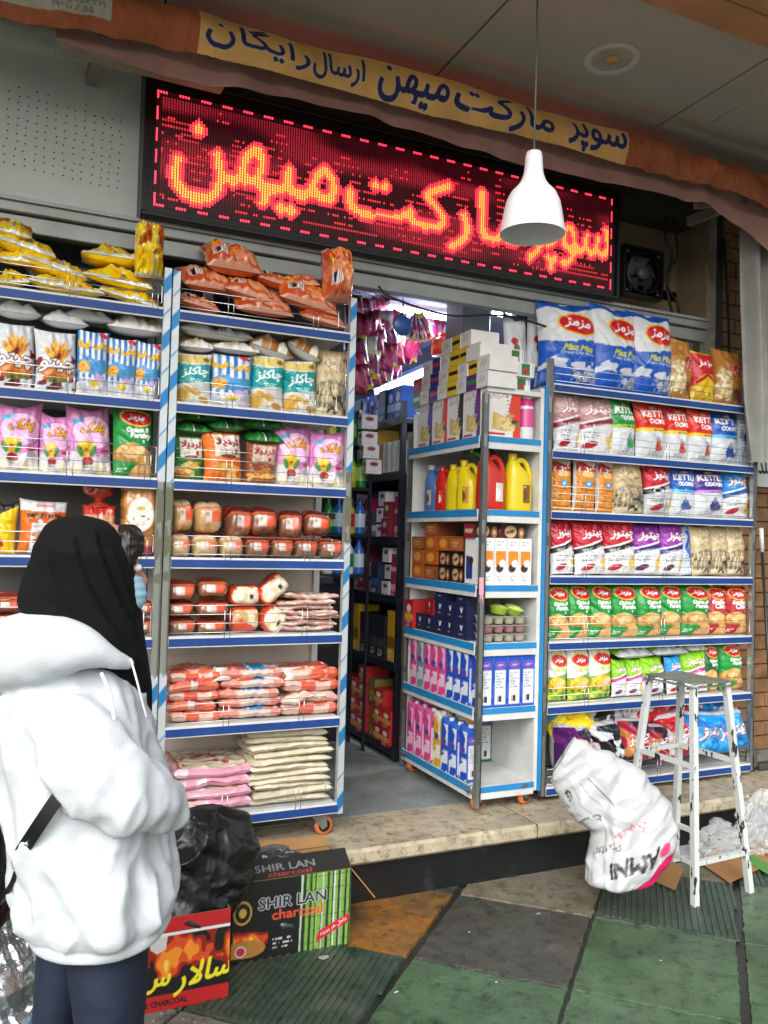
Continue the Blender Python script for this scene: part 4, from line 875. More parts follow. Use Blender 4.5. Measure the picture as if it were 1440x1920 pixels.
# beige del-mazeh
cv = Cv(.17, .29, 'cbb892'); cv.spk(0, 0, 1, 1, ['c2ae88'], 3, .6); cv.text('دل', .74, .7, .26, '2c2620', bold=0); cv.text('مزه', .42, .77, .34, '2c2620', bold=0); cv.lines(.22, .58, .6, .64, 2, '8a5a48'); cv.ell(.93, .84, .08, .035, 'b83030')
cv.paint((cv.V < .46+.06*np.sin(cv.U*3)) & (vn(np.stack([cv.U*60, cv.V*12, cv.U*0], -1), 1, 2) > .52) & (cv.V > .12), '5a5244'); cv.paint((np.abs(cv.U-.6) < .25) & (cv.V > .44) & (cv.V < .54) & (np.sin(cv.U*60) > 0), '8c8064'); cv.spk(.4, .05, 1, .32, ['3e3a32', '8a8068'], 11, .55); cv.rect(.1, .04, .4, .12, 'd8ccb0'); reg('beige chips bag with a building engraving', cv, n=2)
# orange spaghetti-ish bag
cv = Cv(.14, .30, 'd88a2a'); cv.above(lambda u: .74-.0*u, 'c01c24'); cv.above(lambda u: .88+.03*np.sin(u*7), 'e8e4da'); cv.text('۶۰ده', .5, .79, .7, 'f8f4ea', bold=1, out='8a1018', ow=1); cv.ell(.55, .68, .26, .05, 'e0c080')
cv.paint((np.sin(cv.V*60+3*np.sin(cv.U*3)) > .82) & (cv.V < .58), 'a85c18'); cv.ell(.55, .5, .14, .07, '3a90c8'); cv.ell(.55, .5, .07, .03, 'a8d8f0'); cv.rect(0, 0, .07, 1, 'd8d6d0'); reg('orange and white snack bag', cv, n=2)
# white/blue narrow
cv = Cv(.08, .29, 'c8d4e0'); cv.rect(.5, .35, .8, .9, '1858b0'); cv.lines(.1, .3, .45, .9, 9, '6a7c90'); reg('narrow white and blue bag edge on', cv, n=1, t=.06)
# fries white bag
cv = Cv(.175, .29, 'd9dde0')
for q in range(46):
    a = random.uniform(-38, 38); r_ = random.uniform(.28, .5); x = .5+math.sin(math.radians(a))*r_*.95; y = .28+math.cos(math.radians(a))*r_*.95; cv.ell(x, y, .03, .085, random.choice(['e8952a', 'f0b040', 'd87a1c', 'f4c860']), -a+90-90)
cv.spk(.0, .05, 1, .62, ['7a1f28'], 11, .68); cv.ell(.5, .3, .42, .10, 'd8882c'); cv.text('چی‌تو', .5, .40, .84, 'f6f2ee', bold=1, out='6a1c2c', ow=3, shear=.1); cv.ell(.5, .2, .34, .06, 'c86a1c'); cv.text('ketchup', .55, .17, .5, '2c7a2c', bold=1, ang=6); cv.spk(.05, 0, .95, .12, ['6a2a30'], 12, .64)
reg('white bag printed with orange fries', cv, n=2)
# stripe puffs
cv = Cv(.155, .28, 'e2e6ea'); cv.paint((np.sin(cv.U*34+.6) > 0) & (cv.V > .2), '2a7cc0'); cv.poly([(.0, .50), (.3, .58), (.6, .52), (1, .56), (1, .36), (.6, .3), (0, .34)], '4a98d0'); cv.ell(.22, .42, .17, .10, 'e8a830', 90); cv.ell(.2, .44, .04, .015, 'c02838')
cv.text('پفی لینا', .48, .76, .86, 'f2b81e', th=.14, bold=2, out='7a5210', ow=1); cv.ell(.8, .93, .15, .04, 'd82c34', -20); cv.spk(0, 0, 1, .26, ['cfc8dc', 'e6dec8', 'bcc0c8'], 10, .45); cv.ell(.55, .17, .14, .05, 'd8c030'); cv.ell(.7, .27, .17, .05, 'c8a8d8'); reg('blue and white striped puffs bag', cv, n=3)
# pink corn puffs
cv = Cv(.18, .30, 'dd8cc4'); cv.paint(((cv.U-.55)**2/.2+(cv.V-.62)**2/.06) < 1, 'e9b6da'); cv.paint(np.abs(((cv.U-.55)**2/.2+(cv.V-.62)**2/.06)-1.1) < .12, 'c06ab0'); cv.below(lambda u: .36-.1*np.sin(u*3), 'd9d2d8')
cv.text('پفک', .56, .67, .56, 'e8a81e', bold=1, out='5a2a10', ow=2, shear=.4, ang=8); cv.poly([(.1, .8), (.36, .84), (.38, .78), (.12, .74)], '4ab0d0'); cv.text('پفک', .8, .47, .22, '8a2a6a', bold=0)
cv.ell(.36, .38, .2, .13, 'e8b422', 90); cv.ell(.38, .44, .10, .055, 'f0cc40'); cv.ell(.22, .34, .06, .09, '3a8a34', 20); cv.ell(.52, .34, .06, .09, '3a8a34', -20); cv.ell(.37, .36, .05, .012, '9a2020'); cv.ell(.4, .19, .13, .07, 'b02a3a'); cv.ell(.38, .13, .11, .03, '3a7a34'); cv.spk(0, 0, 1, .14, ['e8dcb0', 'c0b4c0', 'f0ead0'], 10, .42); cv.ell(.8, .34, .12, .03, 'c02c50'); cv.ell(.83, .24, .12, .06, 'a8a4b0')
reg('pink corn puffs bag', cv, n=3, ear=.06)
# teal
cv = Cv(.155, .28, 'd9dbd6'); cv.above(lambda u: .82-.05*np.sin(u*3), 'd8c068'); cv.above(lambda u: .93+0*u, 'e4e2da'); cv.paint((cv.V < .80-.05*np.sin(cv.U*3)) & (cv.V > .36+.06*cv.U), '129a9a'); cv.text('چاکلز', .56, .6, .74, 'f2f6f4', bold=1, shear=.2, ang=8); cv.text('چاکلز', .25, .76, .25, 'e8f2f0'); cv.ell(.84, .86, .09, .04, '8a6a20')
cv.lines(.4, .40, .9, .47, 2, 'c8e8e4')
for q in range(9): cv.ell(random.uniform(.15, .85), random.uniform(.08, .32), .16, .055, random.choice(['d8a848', 'c08c30', 'e8c880']), random.uniform(-30, 30))
reg('teal snack bag with white lettering', cv, n=3)
# tortilla family
def tort(base, pane='d6d2c4', w=.17, h=.30):
    cv = Cv(w, h, base); cv.rect(.2, .48, .92, .93, pane); cv.text('تردیلا', .56, .77, .62, 'a01c3c', th=.19, bold=2); cv.rect(.7, .53, .8, .63, 'a01c3c'); cv.lines(.3, .54, .66, .62, 2, '9a8a6a'); cv.ell(.55, .49, .22, .04, '7a2a22')
    for q in range(10): cv.ell(random.uniform(.15, .8), random.uniform(.06, .34), .2, .05, random.choice(['c8862a', 'e0a848', '9a5c1c', 'e8c070']), random.uniform(-40, 40))
    return cv
reg('green tortilla chips bag', tort('2f7a34'), n=1); reg('orange tortilla chips bag', tort('dd6f1c'), n=1); reg('brown tortilla chips bag', tort('8e4a30', 'c0a894'), n=1)
# lying bags (front faces up, seam towards the street)
def lyingcv(base, c2, mid, w=.22, h=.17, code=True):
    cv = Cv(w, h, base); cv.spk(0, .1, 1, .9, [c2], 5, .52); cv.ell(.45, .62, .3, .25, mid); cv.rect(0, .0, 1, .05, 'c4c6c4'); cv.rect(0, .93, 1, 1, 'c4c6c4')
    if code: cv.rect(.52, .10, .60, .30, 'a8a8a8'); cv.rect(.51, .26, .61, .31, '151515')
    return cv
def lying(name, cv, t=.10, n=2, m=FILM, wr=1.3, **k): D[name] = [pillow(name.replace(' ', '_'), cv, t, seed=s*5+len(D), pinch=.04, wr=wr, pv=.38, ear=.0, back=k.get('back', 'c8c8c8'), crk=k.get('crk', .014)) for s in range(n)]
cvg = lyingcv('ffe428', 'ffd010', 'fff060', .26, .19); cvg.rect(0, 0, 1, .05, 'e8e8da'); cvg.spk(.0, .5, 1, .92, ['c86018'], 4, .68); lying('gold', cvg, n=3, wr=1.2, back='ffdc20', crk=.028); lying('silver foil', lyingcv('eceded', 'd0d2d4', 'f0f0f0', .2, .14), n=2, back='e4e6e8')
cv = lyingcv('c8501e', 'e0702c', 'd86428', .25, .17, False); cv.ell(.42, .72, .34, .2, 'e8b422'); cv.ell(.42, .72, .26, .14, 'c03a1c'); cv.spk(.15, .55, .72, .88, ['e8902c', 'a02418'], 10, .5); cv.bars(.12, .2, .36, .44); cv.spk(.4, .12, 1, .5, ['e8843c', 'f0a060'], 7, .55); cv.spk(0, .1, 1, .9, ['e89a70'], 5, .74); cv.rect(0, 0, 1, .05, 'd89878'); cv.rect(0, .96, 1, 1, 'd89878'); lying('orange corn', cv, n=3, t=.12, wr=1.0, crk=.018, back='d05a20')
cv = Cv(.22, .15, '2a7a34'); cv.ell(.45, .62, .22, .2, 'c88a48'); cv.ell(.5, .55, .15, .12, 'a8502c'); cv.spk(0, 0, 1, 1, ['1c5a26'], 5, .6); cv.rect(.46, .0, .5, .3, 'e8e8e8'); lying('green lying', cv, n=2, back='226a2c')
cv = Cv(.22, .14, 'e6e2da'); cv.spk(0, .1, 1, .9, ['d8c8a0', 'c4ae80'], 7, .5); cv.ell(.7, .7, .14, .12, '3a88c0'); cv.ell(.86, .6, .1, .14, 'e8a030'); lying('popcorn', cv, n=2, t=.09)
cv = Cv(.27, .12, 'e2e4e6'); cv.rect(.3, .35, .95, .62, '2478bc'); cv.bars(.4, .05, .62, .25); cv.ell(.55, .8, .08, .12, '38a8d8'); cv.ell(.15, .75, .12, .15, 'e8c040'); lying('white blue lying', cv, n=1, t=.07)
cv = Cv(.2, .14, 'e0dcd0'); cv.spk(0, .0, 1, .55, ['a8682c', 'c88a48'], 6, .42); cv.rect(0, .86, 1, 1, 'c8c4b8'); cv.rect(.45, .1, .55, .5, 'd8a848'); lying('white and brown lying', cv, n=2, t=.09)
cv = Cv(.22, .13, '7cc020'); cv.rect(.55, 0, 1, 1, 'd8dcdc'); cv.rect(.52, 0, .56, 1, 'c03a8c'); cv.rect(0, 0, 1, .18, 'c8ccce'); cv.bars(.62, .1, .8, .4); lying('lime lying', cv, n=2, t=.08)
def pilecv(a, b, c): cv = Cv(.2, .2, a); cv.spk(0, 0, 1, 1, [b, c], 5, .5); cv.rect(0, .9, 1, 1, 'b8babc'); return cv
def glyph(cv, c='f4f4f4', o='a01838'): cv.text('چی‌توز', .5, .5, .7, c, bold=1, out=o, ow=2, ang=12, shear=.3); return cv
lying('blue pile', glyph(pilecv('1f8fd8', '1878c0', '2a9ae0')), t=.12, n=2); lying('black pile', pilecv('1c2230', 'd8dce0', '12161e'), t=.12, n=2); lying('red pile', glyph(pilecv('c81c28', 'a81420', 'd8d8dc')), t=.12, n=2)
cv = Cv(.2, .2, '3a9ad8'); cv.below(lambda u: .5+.1*u, 'e8cc1c'); cv.spk(0, .5, 1, 1, ['f0e8a0'], 9, .66); lying('yellow and blue pile', cv, t=.12, n=1); lying('mixed pile', glyph(pilecv('2c2440', 'b02848', 'd8904a')), t=.1, n=2)
lying('purple pile', glyph(pilecv('5a1f6a', '48205a', '6a2a78')), t=.1, n=1)
# others on the left rack
cv = Cv(.16, .30, 'dcdcd8'); cv.rect(0, 0, .22, .8, 'd06a1c'); cv.rect(.8, 0, 1, .8, 'd06a1c'); cv.rect(.14, .56, .88, .78, 'c8641e'); cv.text('BARLEY RUSK', .5, .70, .72, '1c1410', bold=1, th=.07); cv.rect(.3, .86, .7, .92, 'd88aa0'); cv.ell(.4, .6, .05, .03, 'e8e8ea')
for a, b in ((.42, .36), (.66, .42), (.45, .24), (.7, .28), (.55, .12)): cv.ell(a, b, .2, .065, '9a5a44', 15); cv.ell(a, b+.01, .17, .045, 'b0705a', 15)
reg('barley rusk bag', cv, n=1, t=.09)
cv = Cv(.16, .30, 'e8c410'); cv.above(lambda u: .75+.3*(u-.4), '1c1c1c'); cv.rect(0, .12, .6, .26, 'b01c3c'); reg('yellow pouch', cv, n=1, ear=.1)

print('verts', sum(len(m.vertices) for l in D.values() for m in l))
# ---------------------------------------------------------------- placing
SHN = ['top', 'second', 'third', 'fourth', 'fifth', 'sixth', 'bottom']
USED = {}
def place_row(rack_name, si, z, yf, row, grp, key='shelf'):
    """row: (design, left px, right px, top py[, dy, lean])"""
    cnt = {}; tot = {}
    for e in row: tot[e[0]] = tot.get(e[0], 0)+1
    for i, e in enumerate(row):
        d, xl, xr, pt = e[:4]; dy = e[4] if len(e) > 4 else 0; lean = e[5] if len(e) > 5 else random.uniform(-.10, -.03)
        y = yf+.075+dy; c = cnt.get(d, 0); cnt[d] = c+1
        A, B = aty(xl, pt, y-.03), aty(xr, pt, y-.03); w, h = B[0]-A[0], (A[2]+B[2])/2-z
        me = D[d][(c+i) % len(D[d])]; vv = USED.get(me.name)
        if vv is None:
            co = np.empty(len(me.vertices)*3, np.float32); me.vertices.foreach_get('co', co); co = co.reshape(-1, 3); vv = (np.ptp(co[:, 0]), co[:, 2].max(), co[:, 2].min()); USED[me.name] = vv
        s = (w*1.03/vv[0], min(1.15, max(.6, w/vv[0])), h/vv[1])
        pos = f'{OR[c]} from left, ' if tot[d] > 1 else ''; dd = ' '.join(d.split()[:16-3-len(rack_name.split())-(3 if pos else 0)])
        tag(link('snack_bag', me, FILM, loc=((A[0]+B[0])/2, y+.02*random.random(), z+.006), rot=(lean, random.uniform(-.05, .05), random.uniform(-.2, .2)), scale=s),
            f'{dd}, {pos}{SHN[si]} shelf, {rack_name}', 'chips bag', grp)
def lay(d, k, px0, py0, px1, py1, y, label, grp, tilt=-.25, m=FILM, rz=None, cat='snack bag', nm='snack_bag', depth=None):
    """bag lying down: pixel box of its visible edge, front upwards"""
    me = D[d][k % len(D[d])]; A, B = aty(px0, (py0+py1)/2, y), aty(px1, (py0+py1)/2, y); zt, zb = aty((px0+px1)/2, py0, y)[2], aty((px0+px1)/2, py1, y)[2]
    co = np.empty(len(me.vertices)*3, np.float32); me.vertices.foreach_get('co', co); co = co.reshape(-1, 3); w = np.ptp(co[:, 0]); th = np.ptp(co[:, 1]); hh = co[:, 2].max()
    W_ = B[0]-A[0]; H_ = zt-zb; sy = max(.4, (H_*.95)/th); dp = depth or .19; sz = dp/hh
    ang = random.uniform(-.06, .06) if rz is None else rz
    return tag(link(nm, me, m, loc=((A[0]+B[0])/2, y-.02, zb+H_*.34), rot=(-1.57-tilt, ang if abs(ang) > .1 else 0, random.uniform(-.12, .12)), scale=(W_/w, sy, sz)), label, cat, grp)
RB = 'chip bags on the long right rack'; LB = 'snack bags on the left rack'; MBG = 'snack bags on the middle rack'
R_, L_, M_ = 'right rack', 'left rack', 'middle rack'
G = 'green onion and parsley chips bag'; K_ = ' and white kettle chips bag'
place_row(R_, 0, SR_[0], YR, [('large blue and white chip sticks bag', 1026, 1122, 562), ('large blue and white chip sticks bag', 1112, 1203, 572), ('large blue and white chip sticks bag', 1187, 1266, 583),
    ('tan bag with red lettering and popped corn', 1254, 1306, 632), ('red and yellow chips bag', 1302, 1352, 656), ('tan bag with red lettering and popped corn', 1350, 1403, 652)], RB)
place_row(R_, 0, SR_[0], YR+.16, [('blue and white chip sticks bag seen from its back', 962, 1002, 583), ('blue and white chip sticks bag seen from its back', 996, 1036, 577)], RB)
place_row(R_, 1, SR_[1], YR, [('dusty pink chips bag', 1043, 1098, 735), ('dusty pink chips bag', 1090, 1160, 741), ('green'+K_, 1149, 1203, 746), ('red'+K_, 1202, 1261, 754), ('red'+K_, 1256, 1300, 761), ('red'+K_, 1297, 1345, 767), ('blue'+K_, 1341, 1397, 770), ('narrow white and blue bag edge on', 1391, 1413, 772)], RB)
place_row(R_, 2, SR_[2], YR, [('orange and white snack bag', 1043, 1082, 855), ('orange and white snack bag', 1082, 1122, 857), ('orange and white snack bag', 1128, 1162, 859), ('beige chips bag with a building engraving', 1159, 1213, 863), ('red and black chips bag', 1212, 1272, 868), ('blue'+K_, 1264, 1309, 876), ('purple'+K_, 1306, 1367, 877), ('bright blue and white chips bag', 1363, 1411, 880)], RB)
place_row(R_, 3, SR_[3], YR, [('red and white chili chips bag', 1039, 1088, 975), ('red and white chili chips bag', 1085, 1145, 977), ('red and white chili chips bag', 1140, 1200, 977), ('purple and white vinegar chips bag', 1193, 1250, 981), ('purple and white vinegar chips bag', 1243, 1290, 981), ('narrow white and blue bag edge on', 1289, 1310, 985), ('beige chips bag with a building engraving', 1306, 1345, 987), ('beige chips bag with a building engraving', 1341, 1373, 987), ('beige chips bag with a building engraving', 1370, 1408, 988)], RB)
place_row(R_, 4, SR_[4], YR, [(G, 1031, 1077, 1097), (G, 1071, 1119, 1096), (G, 1114, 1159, 1097), (G, 1155, 1204, 1096), (G, 1197, 1250, 1096), (G, 1243, 1287, 1096), (G, 1283, 1340, 1096), ('dark red ketchup chips bag', 1330, 1370, 1099), ('dark red ketchup chips bag', 1366, 1406, 1099)], RB)
S_ = 'silver and yellow chips bag with green foot'; LM = 'lime green and white chips bag'
place_row(R_, 5, SR_[5], YR, [(S_, 1038, 1073, 1219), (S_, 1071, 1115, 1217), (S_, 1112, 1157, 1215), (LM, 1157, 1187, 1239), (LM, 1186, 1215, 1238), (LM, 1213, 1258, 1233), ('bright blue and white chips bag', 1256, 1289, 1233), (LM, 1288, 1332, 1222), ('dark green onion and parsley chips bag', 1327, 1358, 1211), (G, 1358, 1405, 1207)], RB)
for i, b in enumerate([(1153, 1212, 1227, 1238), (1222, 1210, 1293, 1232), (1286, 1206, 1328, 1224)]): lay('lime lying', i, *b, YR+.07, f'lime and white bag lying on the standing ones, {OR[i]} from left, sixth shelf', RB)
pile = [('yellow and blue pile', 1035, 1335, 1115, 1400), ('black pile', 1095, 1340, 1180, 1385), ('black pile', 1120, 1375, 1190, 1430), ('red pile', 1170, 1325, 1250, 1368), ('red pile', 1235, 1320, 1296, 1365), ('blue pile', 1270, 1335, 1345, 1380), ('blue pile', 1330, 1338, 1385, 1380),
        ('mixed pile', 1152, 1372, 1205, 1452), ('mixed pile', 1055, 1385, 1110, 1462), ('mixed pile', 1195, 1380, 1240, 1450), ('red pile', 1232, 1362, 1285, 1446), ('blue pile', 1276, 1360, 1335, 1440), ('blue pile', 1328, 1356, 1390, 1434), ('purple pile', 1035, 1385, 1062, 1470), ('black pile', 1105, 1378, 1158, 1462)]
for i, (d, a, b, c, e) in enumerate(pile):
    if i < 7: lay(d, i, a, b, c, e, YR+.09+.02*(i % 3), f'{d.replace(" pile","")} bag, {OR[i]} from left in the upper heap, bottom right shelf', 'heap of chip bags on the bottom shelf', tilt=random.uniform(-.9, -.4), rz=random.uniform(-.4, .4))
    else: lay(d, i, a, b, c, e, YR+.06, f'{d.replace(" pile","")} bag, standing, {OR[i-7]} in the lower heap, bottom right shelf', 'heap of chip bags on the bottom shelf', tilt=-1.35, rz=.101 if i % 2 else -.101, depth=(aty(a, b, YR)[2]-aty(a, e, YR)[2])*1.02)
ST = 'blue and white striped puffs bag'; PK = 'pink corn puffs bag'; FR = 'white bag printed with orange fries'; TE = 'teal snack bag with white lettering'
place_row(L_, 1, SM[1], YM, [(FR, -80, -10, 600), (FR, -10, 74, 600), (FR, 70, 150, 617), (ST, 147, 208, 617), (ST, 202, 262, 632), (ST, 252, 304, 638)], LB)
place_row(L_, 2, SM[2], YM, [(PK, -80, -8, 750), (PK, -10, 78, 747), (PK, 76, 140, 768), (PK, 132, 218, 757), (G, 217, 297, 762)], LB)
place_row(L_, 3, SM[3], YM, [('yellow pouch', -22, 32, 928), ('barley rusk bag', 36, 127, 938)], LB)
place_row(M_, 1, SM[1], YM, [(TE, 333, 402, 660), (ST, 396, 477, 662), (TE, 473, 539, 662), (TE, 537, 603, 671), ('beige chips bag with a building engraving', 598, 655, 650)], MBG)
place_row(M_, 2, SM[2], YM, [('green tortilla chips bag', 328, 388, 815), ('orange tortilla chips bag', 386, 463, 808), ('brown tortilla chips bag', 463, 522, 830), (PK, 520, 592, 790), (PK, 587, 652, 800)], MBG)
for i, b in enumerate([(328, 792, 398, 818), (330, 770, 412, 794), (392, 783, 457, 815), (460, 808, 533, 838), (453, 782, 533, 810)]): lay('green lying', i, *b, YM+.08, ['flat green bag under another, far left, third shelf, middle rack', 'topmost flat green bag at far left, third shelf, middle rack', 'flat green bag above the orange tortilla bag', 'flat green bag right above the brown tortilla bag', 'topmost flat green bag of the pair over the brown tortilla bag'][i], MBG)
for d, b, l in [('popcorn', (335, 632, 400, 664), 'white popcorn bag lying over the leftmost teal bag'), ('white blue lying', (336, 606, 480, 640), 'long white and blue bag lying topmost, second shelf, middle rack'), ('popcorn', (396, 638, 487, 668), 'white bag lying on the striped puffs bag, middle rack'), ('white and brown lying', (466, 628, 552, 674), 'white and brown bag lying over the middle teal bag'), ('white and brown lying', (533, 632, 606, 676), 'white and brown bag tilted down over the right teal bag')]:
    lay(d, 0, *b, YM+.08, l, MBG, rz=.38 if 'tilted' in l else (.2 if 'over the middle' in l else None))
for d, b, l in [('silver foil', (-12, 562, 80, 602), 'silver bag lying at the left edge of the second shelf'), ('silver foil', (78, 582, 168, 620), 'silver bag lying second from left above the fries bags'), ('silver foil', (122, 578, 216, 608), 'silver bag lying above the leftmost striped puffs bag'), ('popcorn', (198, 590, 310, 634), 'popcorn bag lying on the striped bags, left rack')]: lay(d, 1, *b, YM+.07, l, LB)
gold = [(-15, 508, 60, 545), (50, 515, 150, 550), (180, 540, 305, 575), (150, 502, 290, 545), (40, 478, 170, 520), (-15, 466, 80, 505), (150, 450, 272, 500), (-20, 440, 110, 480), (-30, 418, 62, 450), (95, 520, 200, 560)]
for i, b in enumerate(gold): lay('gold', i, *b, YM+.06+.05*(b[1] < 500), f'shiny gold bag in the pile on the left rack, {OR[i]} counting from below', 'pile of gold foil bags', m=GOLDF, tilt=random.uniform(-.5, -.1), rz=random.choice([None, .2, -.15, .12]))
o = lay('gold', 2, 250, 455, 306, 560, YM+.06, 'shiny gold bag standing upright against the rack post', 'pile of gold foil bags', m=GOLDF, tilt=-1.45, depth=.22); 
org = [(338, 555, 415, 588), (440, 562, 552, 602), (560, 588, 650, 615), (340, 512, 445, 558), (418, 530, 520, 572), (520, 545, 636, 592), (480, 512, 560, 545), (545, 515, 600, 548), (385, 470, 492, 528)]
for i, b in enumerate(org): lay('orange corn', i, *b, YM+.05+.05*(b[1] < 530), f'orange snack bag in the pile on top, {OR[i]} counting from below', 'pile of orange snack bags', m=CLEARF, tilt=random.uniform(-.75, -.3), rz=random.choice([None, .12, .16, -.12]))
o = lay('orange corn', 1, 602, 500, 655, 605, YM+.05, 'orange snack bag standing at the right end of the top shelf', 'pile of orange snack bags', m=CLEARF, tilt=-1.4, depth=.23)

# ================================================================ BREAD AND OTHER GOODS, LEFT AND MIDDLE RACKS
def loaf(name, w, h, d, cv, rim='c84a2c', seed=0, n=44, m_=30):
    """wrapped loaf, long axis x, rounded section; front -y"""
    a = cv.out()
    def colr(U, V):
        # U angle, V along x
        th = U*2*math.pi; yv = np.cos(th); zv = np.sin(th); front = yv < .2
        v = ((zv+1)/2*.999); u = V*.999; c = a[np.clip((v*cv.ny).astype(int), 0, cv.ny-1), np.clip((u*cv.nx).astype(int), 0, cv.nx-1)]
        return c
    R = []
    for t in np.linspace(0, 1, 13):
        e = (1-abs(2*t-1)**5)**.5*.92+.08; R.append(((t-.5)*w, 0, h/2, 0, d/2*e, 0, 0, 0, h/2*e))
    disp = lambda P, T, V: .010*(ridge(P, 18, seed)-.6)+.006*(ridge(P, 45, seed+3)-.6)
    return loft(name, R, n, m_, 2.6, disp, colr)
def breadcv(base, top, lab=True, w=.16, h=.12, dot=None):
    cv = Cv(w, h, base, 320); cv.spk(0, 0, 1, .75, [tuple(x*.9 for x in [int(base[i:i+2], 16)/255 for i in (0, 2, 4)])], 6, .5); cv.above(lambda u: .78+0*u, top); cv.rect(0, .76, 1, .8, 'd8582c'); cv.rect(0, .97, 1, 1, 'd8582c')
    if lab: cv.rect(.3, .42, .58, .66, 'd4c6bc'); cv.rect(.55, .42, .84, .66, 'd8502a'); cv.lines(.32, .48, .54, .6, 2, '9a7a70'); cv.lines(.58, .48, .8, .55, 1, 'f0e0d8')
    if dot: cv.ell(.86, .22, .10, .12, dot)
    return cv
LO = dict(pale=[loaf('bread_loaf', .11, .115, .16, breadcv('c9a06a', 'c8bc96', dot='3a9ac8', w=.11), seed=s) for s in (0, 5)], dark=[loaf('bread_loaf', .115, .105, .16, breadcv('84543a', '5a1f20', w=.115), seed=s) for s in (1, 7)],
          small=[loaf('bread_loaf', .105, .08, .16, breadcv('8a5c40', '6a2a24', w=.105, h=.08), seed=2)], smallp=[loaf('bread_loaf', .105, .085, .16, breadcv('c8a878', 'd0c4a0', w=.105, h=.085, dot='3a9ac8'), seed=4)])
WRAP = mat('wrapped_bread_film', rough=.22, bump=.003, bscale=50, attr=True, coat=.9)
def put(me, m, px0, py0, px1, py1, y, label, cat, grp, nm, dy=0, rot=(0, 0, 0)):
    A, B = aty(px0, (py0+py1)/2, y), aty(px1, (py0+py1)/2, y); zt, zb = aty((px0+px1)/2, py0, y)[2], aty((px0+px1)/2, py1, y)[2]
    co = np.empty(len(me.vertices)*3, np.float32); me.vertices.foreach_get('co', co); co = co.reshape(-1, 3)
    sx = (B[0]-A[0])/np.ptp(co[:, 0]); sz = (zt-zb)/np.ptp(co[:, 2])
    return tag(link(nm, me, m, loc=((A[0]+B[0])/2, y+dy+np.ptp(co[:, 1])/2, zb+.001), scale=(sx, min(1.15, max(.7, (sx+sz)/2)), sz), rot=rot), label, cat, grp)
BG_ = 'packaged loaves on the middle rack'; y = YM+.02
for i, (k, a, b, c, d) in enumerate([('pale', 322, 931, 366, 998), ('pale', 367, 937, 424, 1000), ('dark', 425, 945, 476, 1008), ('dark', 474, 946, 530, 1006), ('dark', 530, 953, 579, 1011), ('dark', 575, 954, 628, 1006)]):
    put(LO[k][i % 2], WRAP, a, b, c, d, y, f'{"pale toast" if k=="pale" else "dark rye"} loaf, {OR[i]} from left in the upper row, fourth shelf, middle rack', 'bread', BG_, 'bread_loaf', .02, (0, random.uniform(-.12, .12), random.uniform(-.2, .2)))
for i, (a, c, k) in enumerate([(319, 362, 'smallp'), (362, 414, 'smallp'), (414, 462, 'smallp'), (462, 511, 'small'), (510, 556, 'small'), (554, 602, 'small'), (600, 648, 'small')]):
    put(LO[k][0], WRAP, a, 998+i*1.6, c, 1046, y, f'{"pale" if k=="smallp" else "brown"} loaf, {OR[i]} from left in the lower row, fourth shelf, middle rack', 'bread', BG_, 'bread_loaf')
for i, b in enumerate([(315, 1158, 372, 1192), (314, 1126, 372, 1160), (316, 1086, 374, 1130), (372, 1160, 434, 1190), (370, 1124, 436, 1159), (374, 1082, 436, 1124)]):
    put(LO['small'][0], WRAP, *b, y, f'dark loaf, {["left","second"][i//3]} stack, {["bottom","middle","top"][i%3]}, fifth shelf, middle rack', 'bread', BG_, 'bread_loaf', .01, (0, 0, random.uniform(-.15, .15)))
cv = Cv(.16, .12, 'd9c294', 300); cv.spk(0, 0, 1, 1, ['e6d6b4', 'c4a468'], 6, .5); cv.paint((cv.V < .35+.15*np.sin(cv.U*5)), 'd8482a'); cv.rect(0, .86, 1, 1, 'd8482a'); cv.rect(0, 0, .08, 1, 'd8482a'); RL = loaf('bread_roll_pack', .15, .11, .16, cv, seed=9)
cv2 = Cv(.16, .12, 'd8482a', 300); cv2.ell(.5, .5, .42, .36, 'dfcaa0'); cv2.spk(.1, .1, .9, .9, ['f0e4cc'], 8, .62); cv2.rect(.6, .35, .72, .55, '1a1a1a'); RL2 = loaf('bread_roll_pack', .14, .11, .16, cv2, seed=3)
for i, (me, b, rt) in enumerate([(RL, (437, 1136, 495, 1188), 0), (RL2, (435, 1096, 498, 1138), .05), (RL2, (486, 1132, 534, 1186), -.5), (RL2, (500, 1078, 566, 1122), .75)]):
    put(me, WRAP, *b, y, ['bread roll pack with orange foot, bottom of the heap, fifth shelf', 'bread roll pack in orange film lying on another, fifth shelf', 'small round roll pack in orange film with a black mark', 'bread roll pack in orange film tilted up on top of the heap'][i], 'bread', 'bread roll packs in orange film', 'bread_roll_pack', .02, (0, -rt, 0))
def flat(name, w, d, t, c, edge, spots, seed, print_=None):
    """flat wrapped bread: thin irregular slab"""
    n = 56; nr = 7; V = []; C = []; F = []
    R = []; 
    zs = [(-1, .93), (-.8, .985), (-.3, 1.0), (.3, 1.0), (.8, .985), (1, .93)]
    def col(U, Vv):
        P = np.stack([np.cos(U*6.283)*9, np.sin(U*6.283)*9, Vv*4], -1); nz = vn(P, .9, seed); c_ = np.tile(lin(c), U.shape+(1,)); c_[nz > .62] = lin(edge); c_[nz < .3] = lin(spots); return c_
    me = loft(name, [(0, 0, t/2+z*t/2, w/2*s, 0, 0, 0, d/2*s, 0) for z, s in zs], n, 12, 6, lambda P, T, Vv: .012*(vn(P*np.array([1, 1, .3]), 16, seed)-.5), col, caps=False)
    # top cap as a grid of colours
    return me
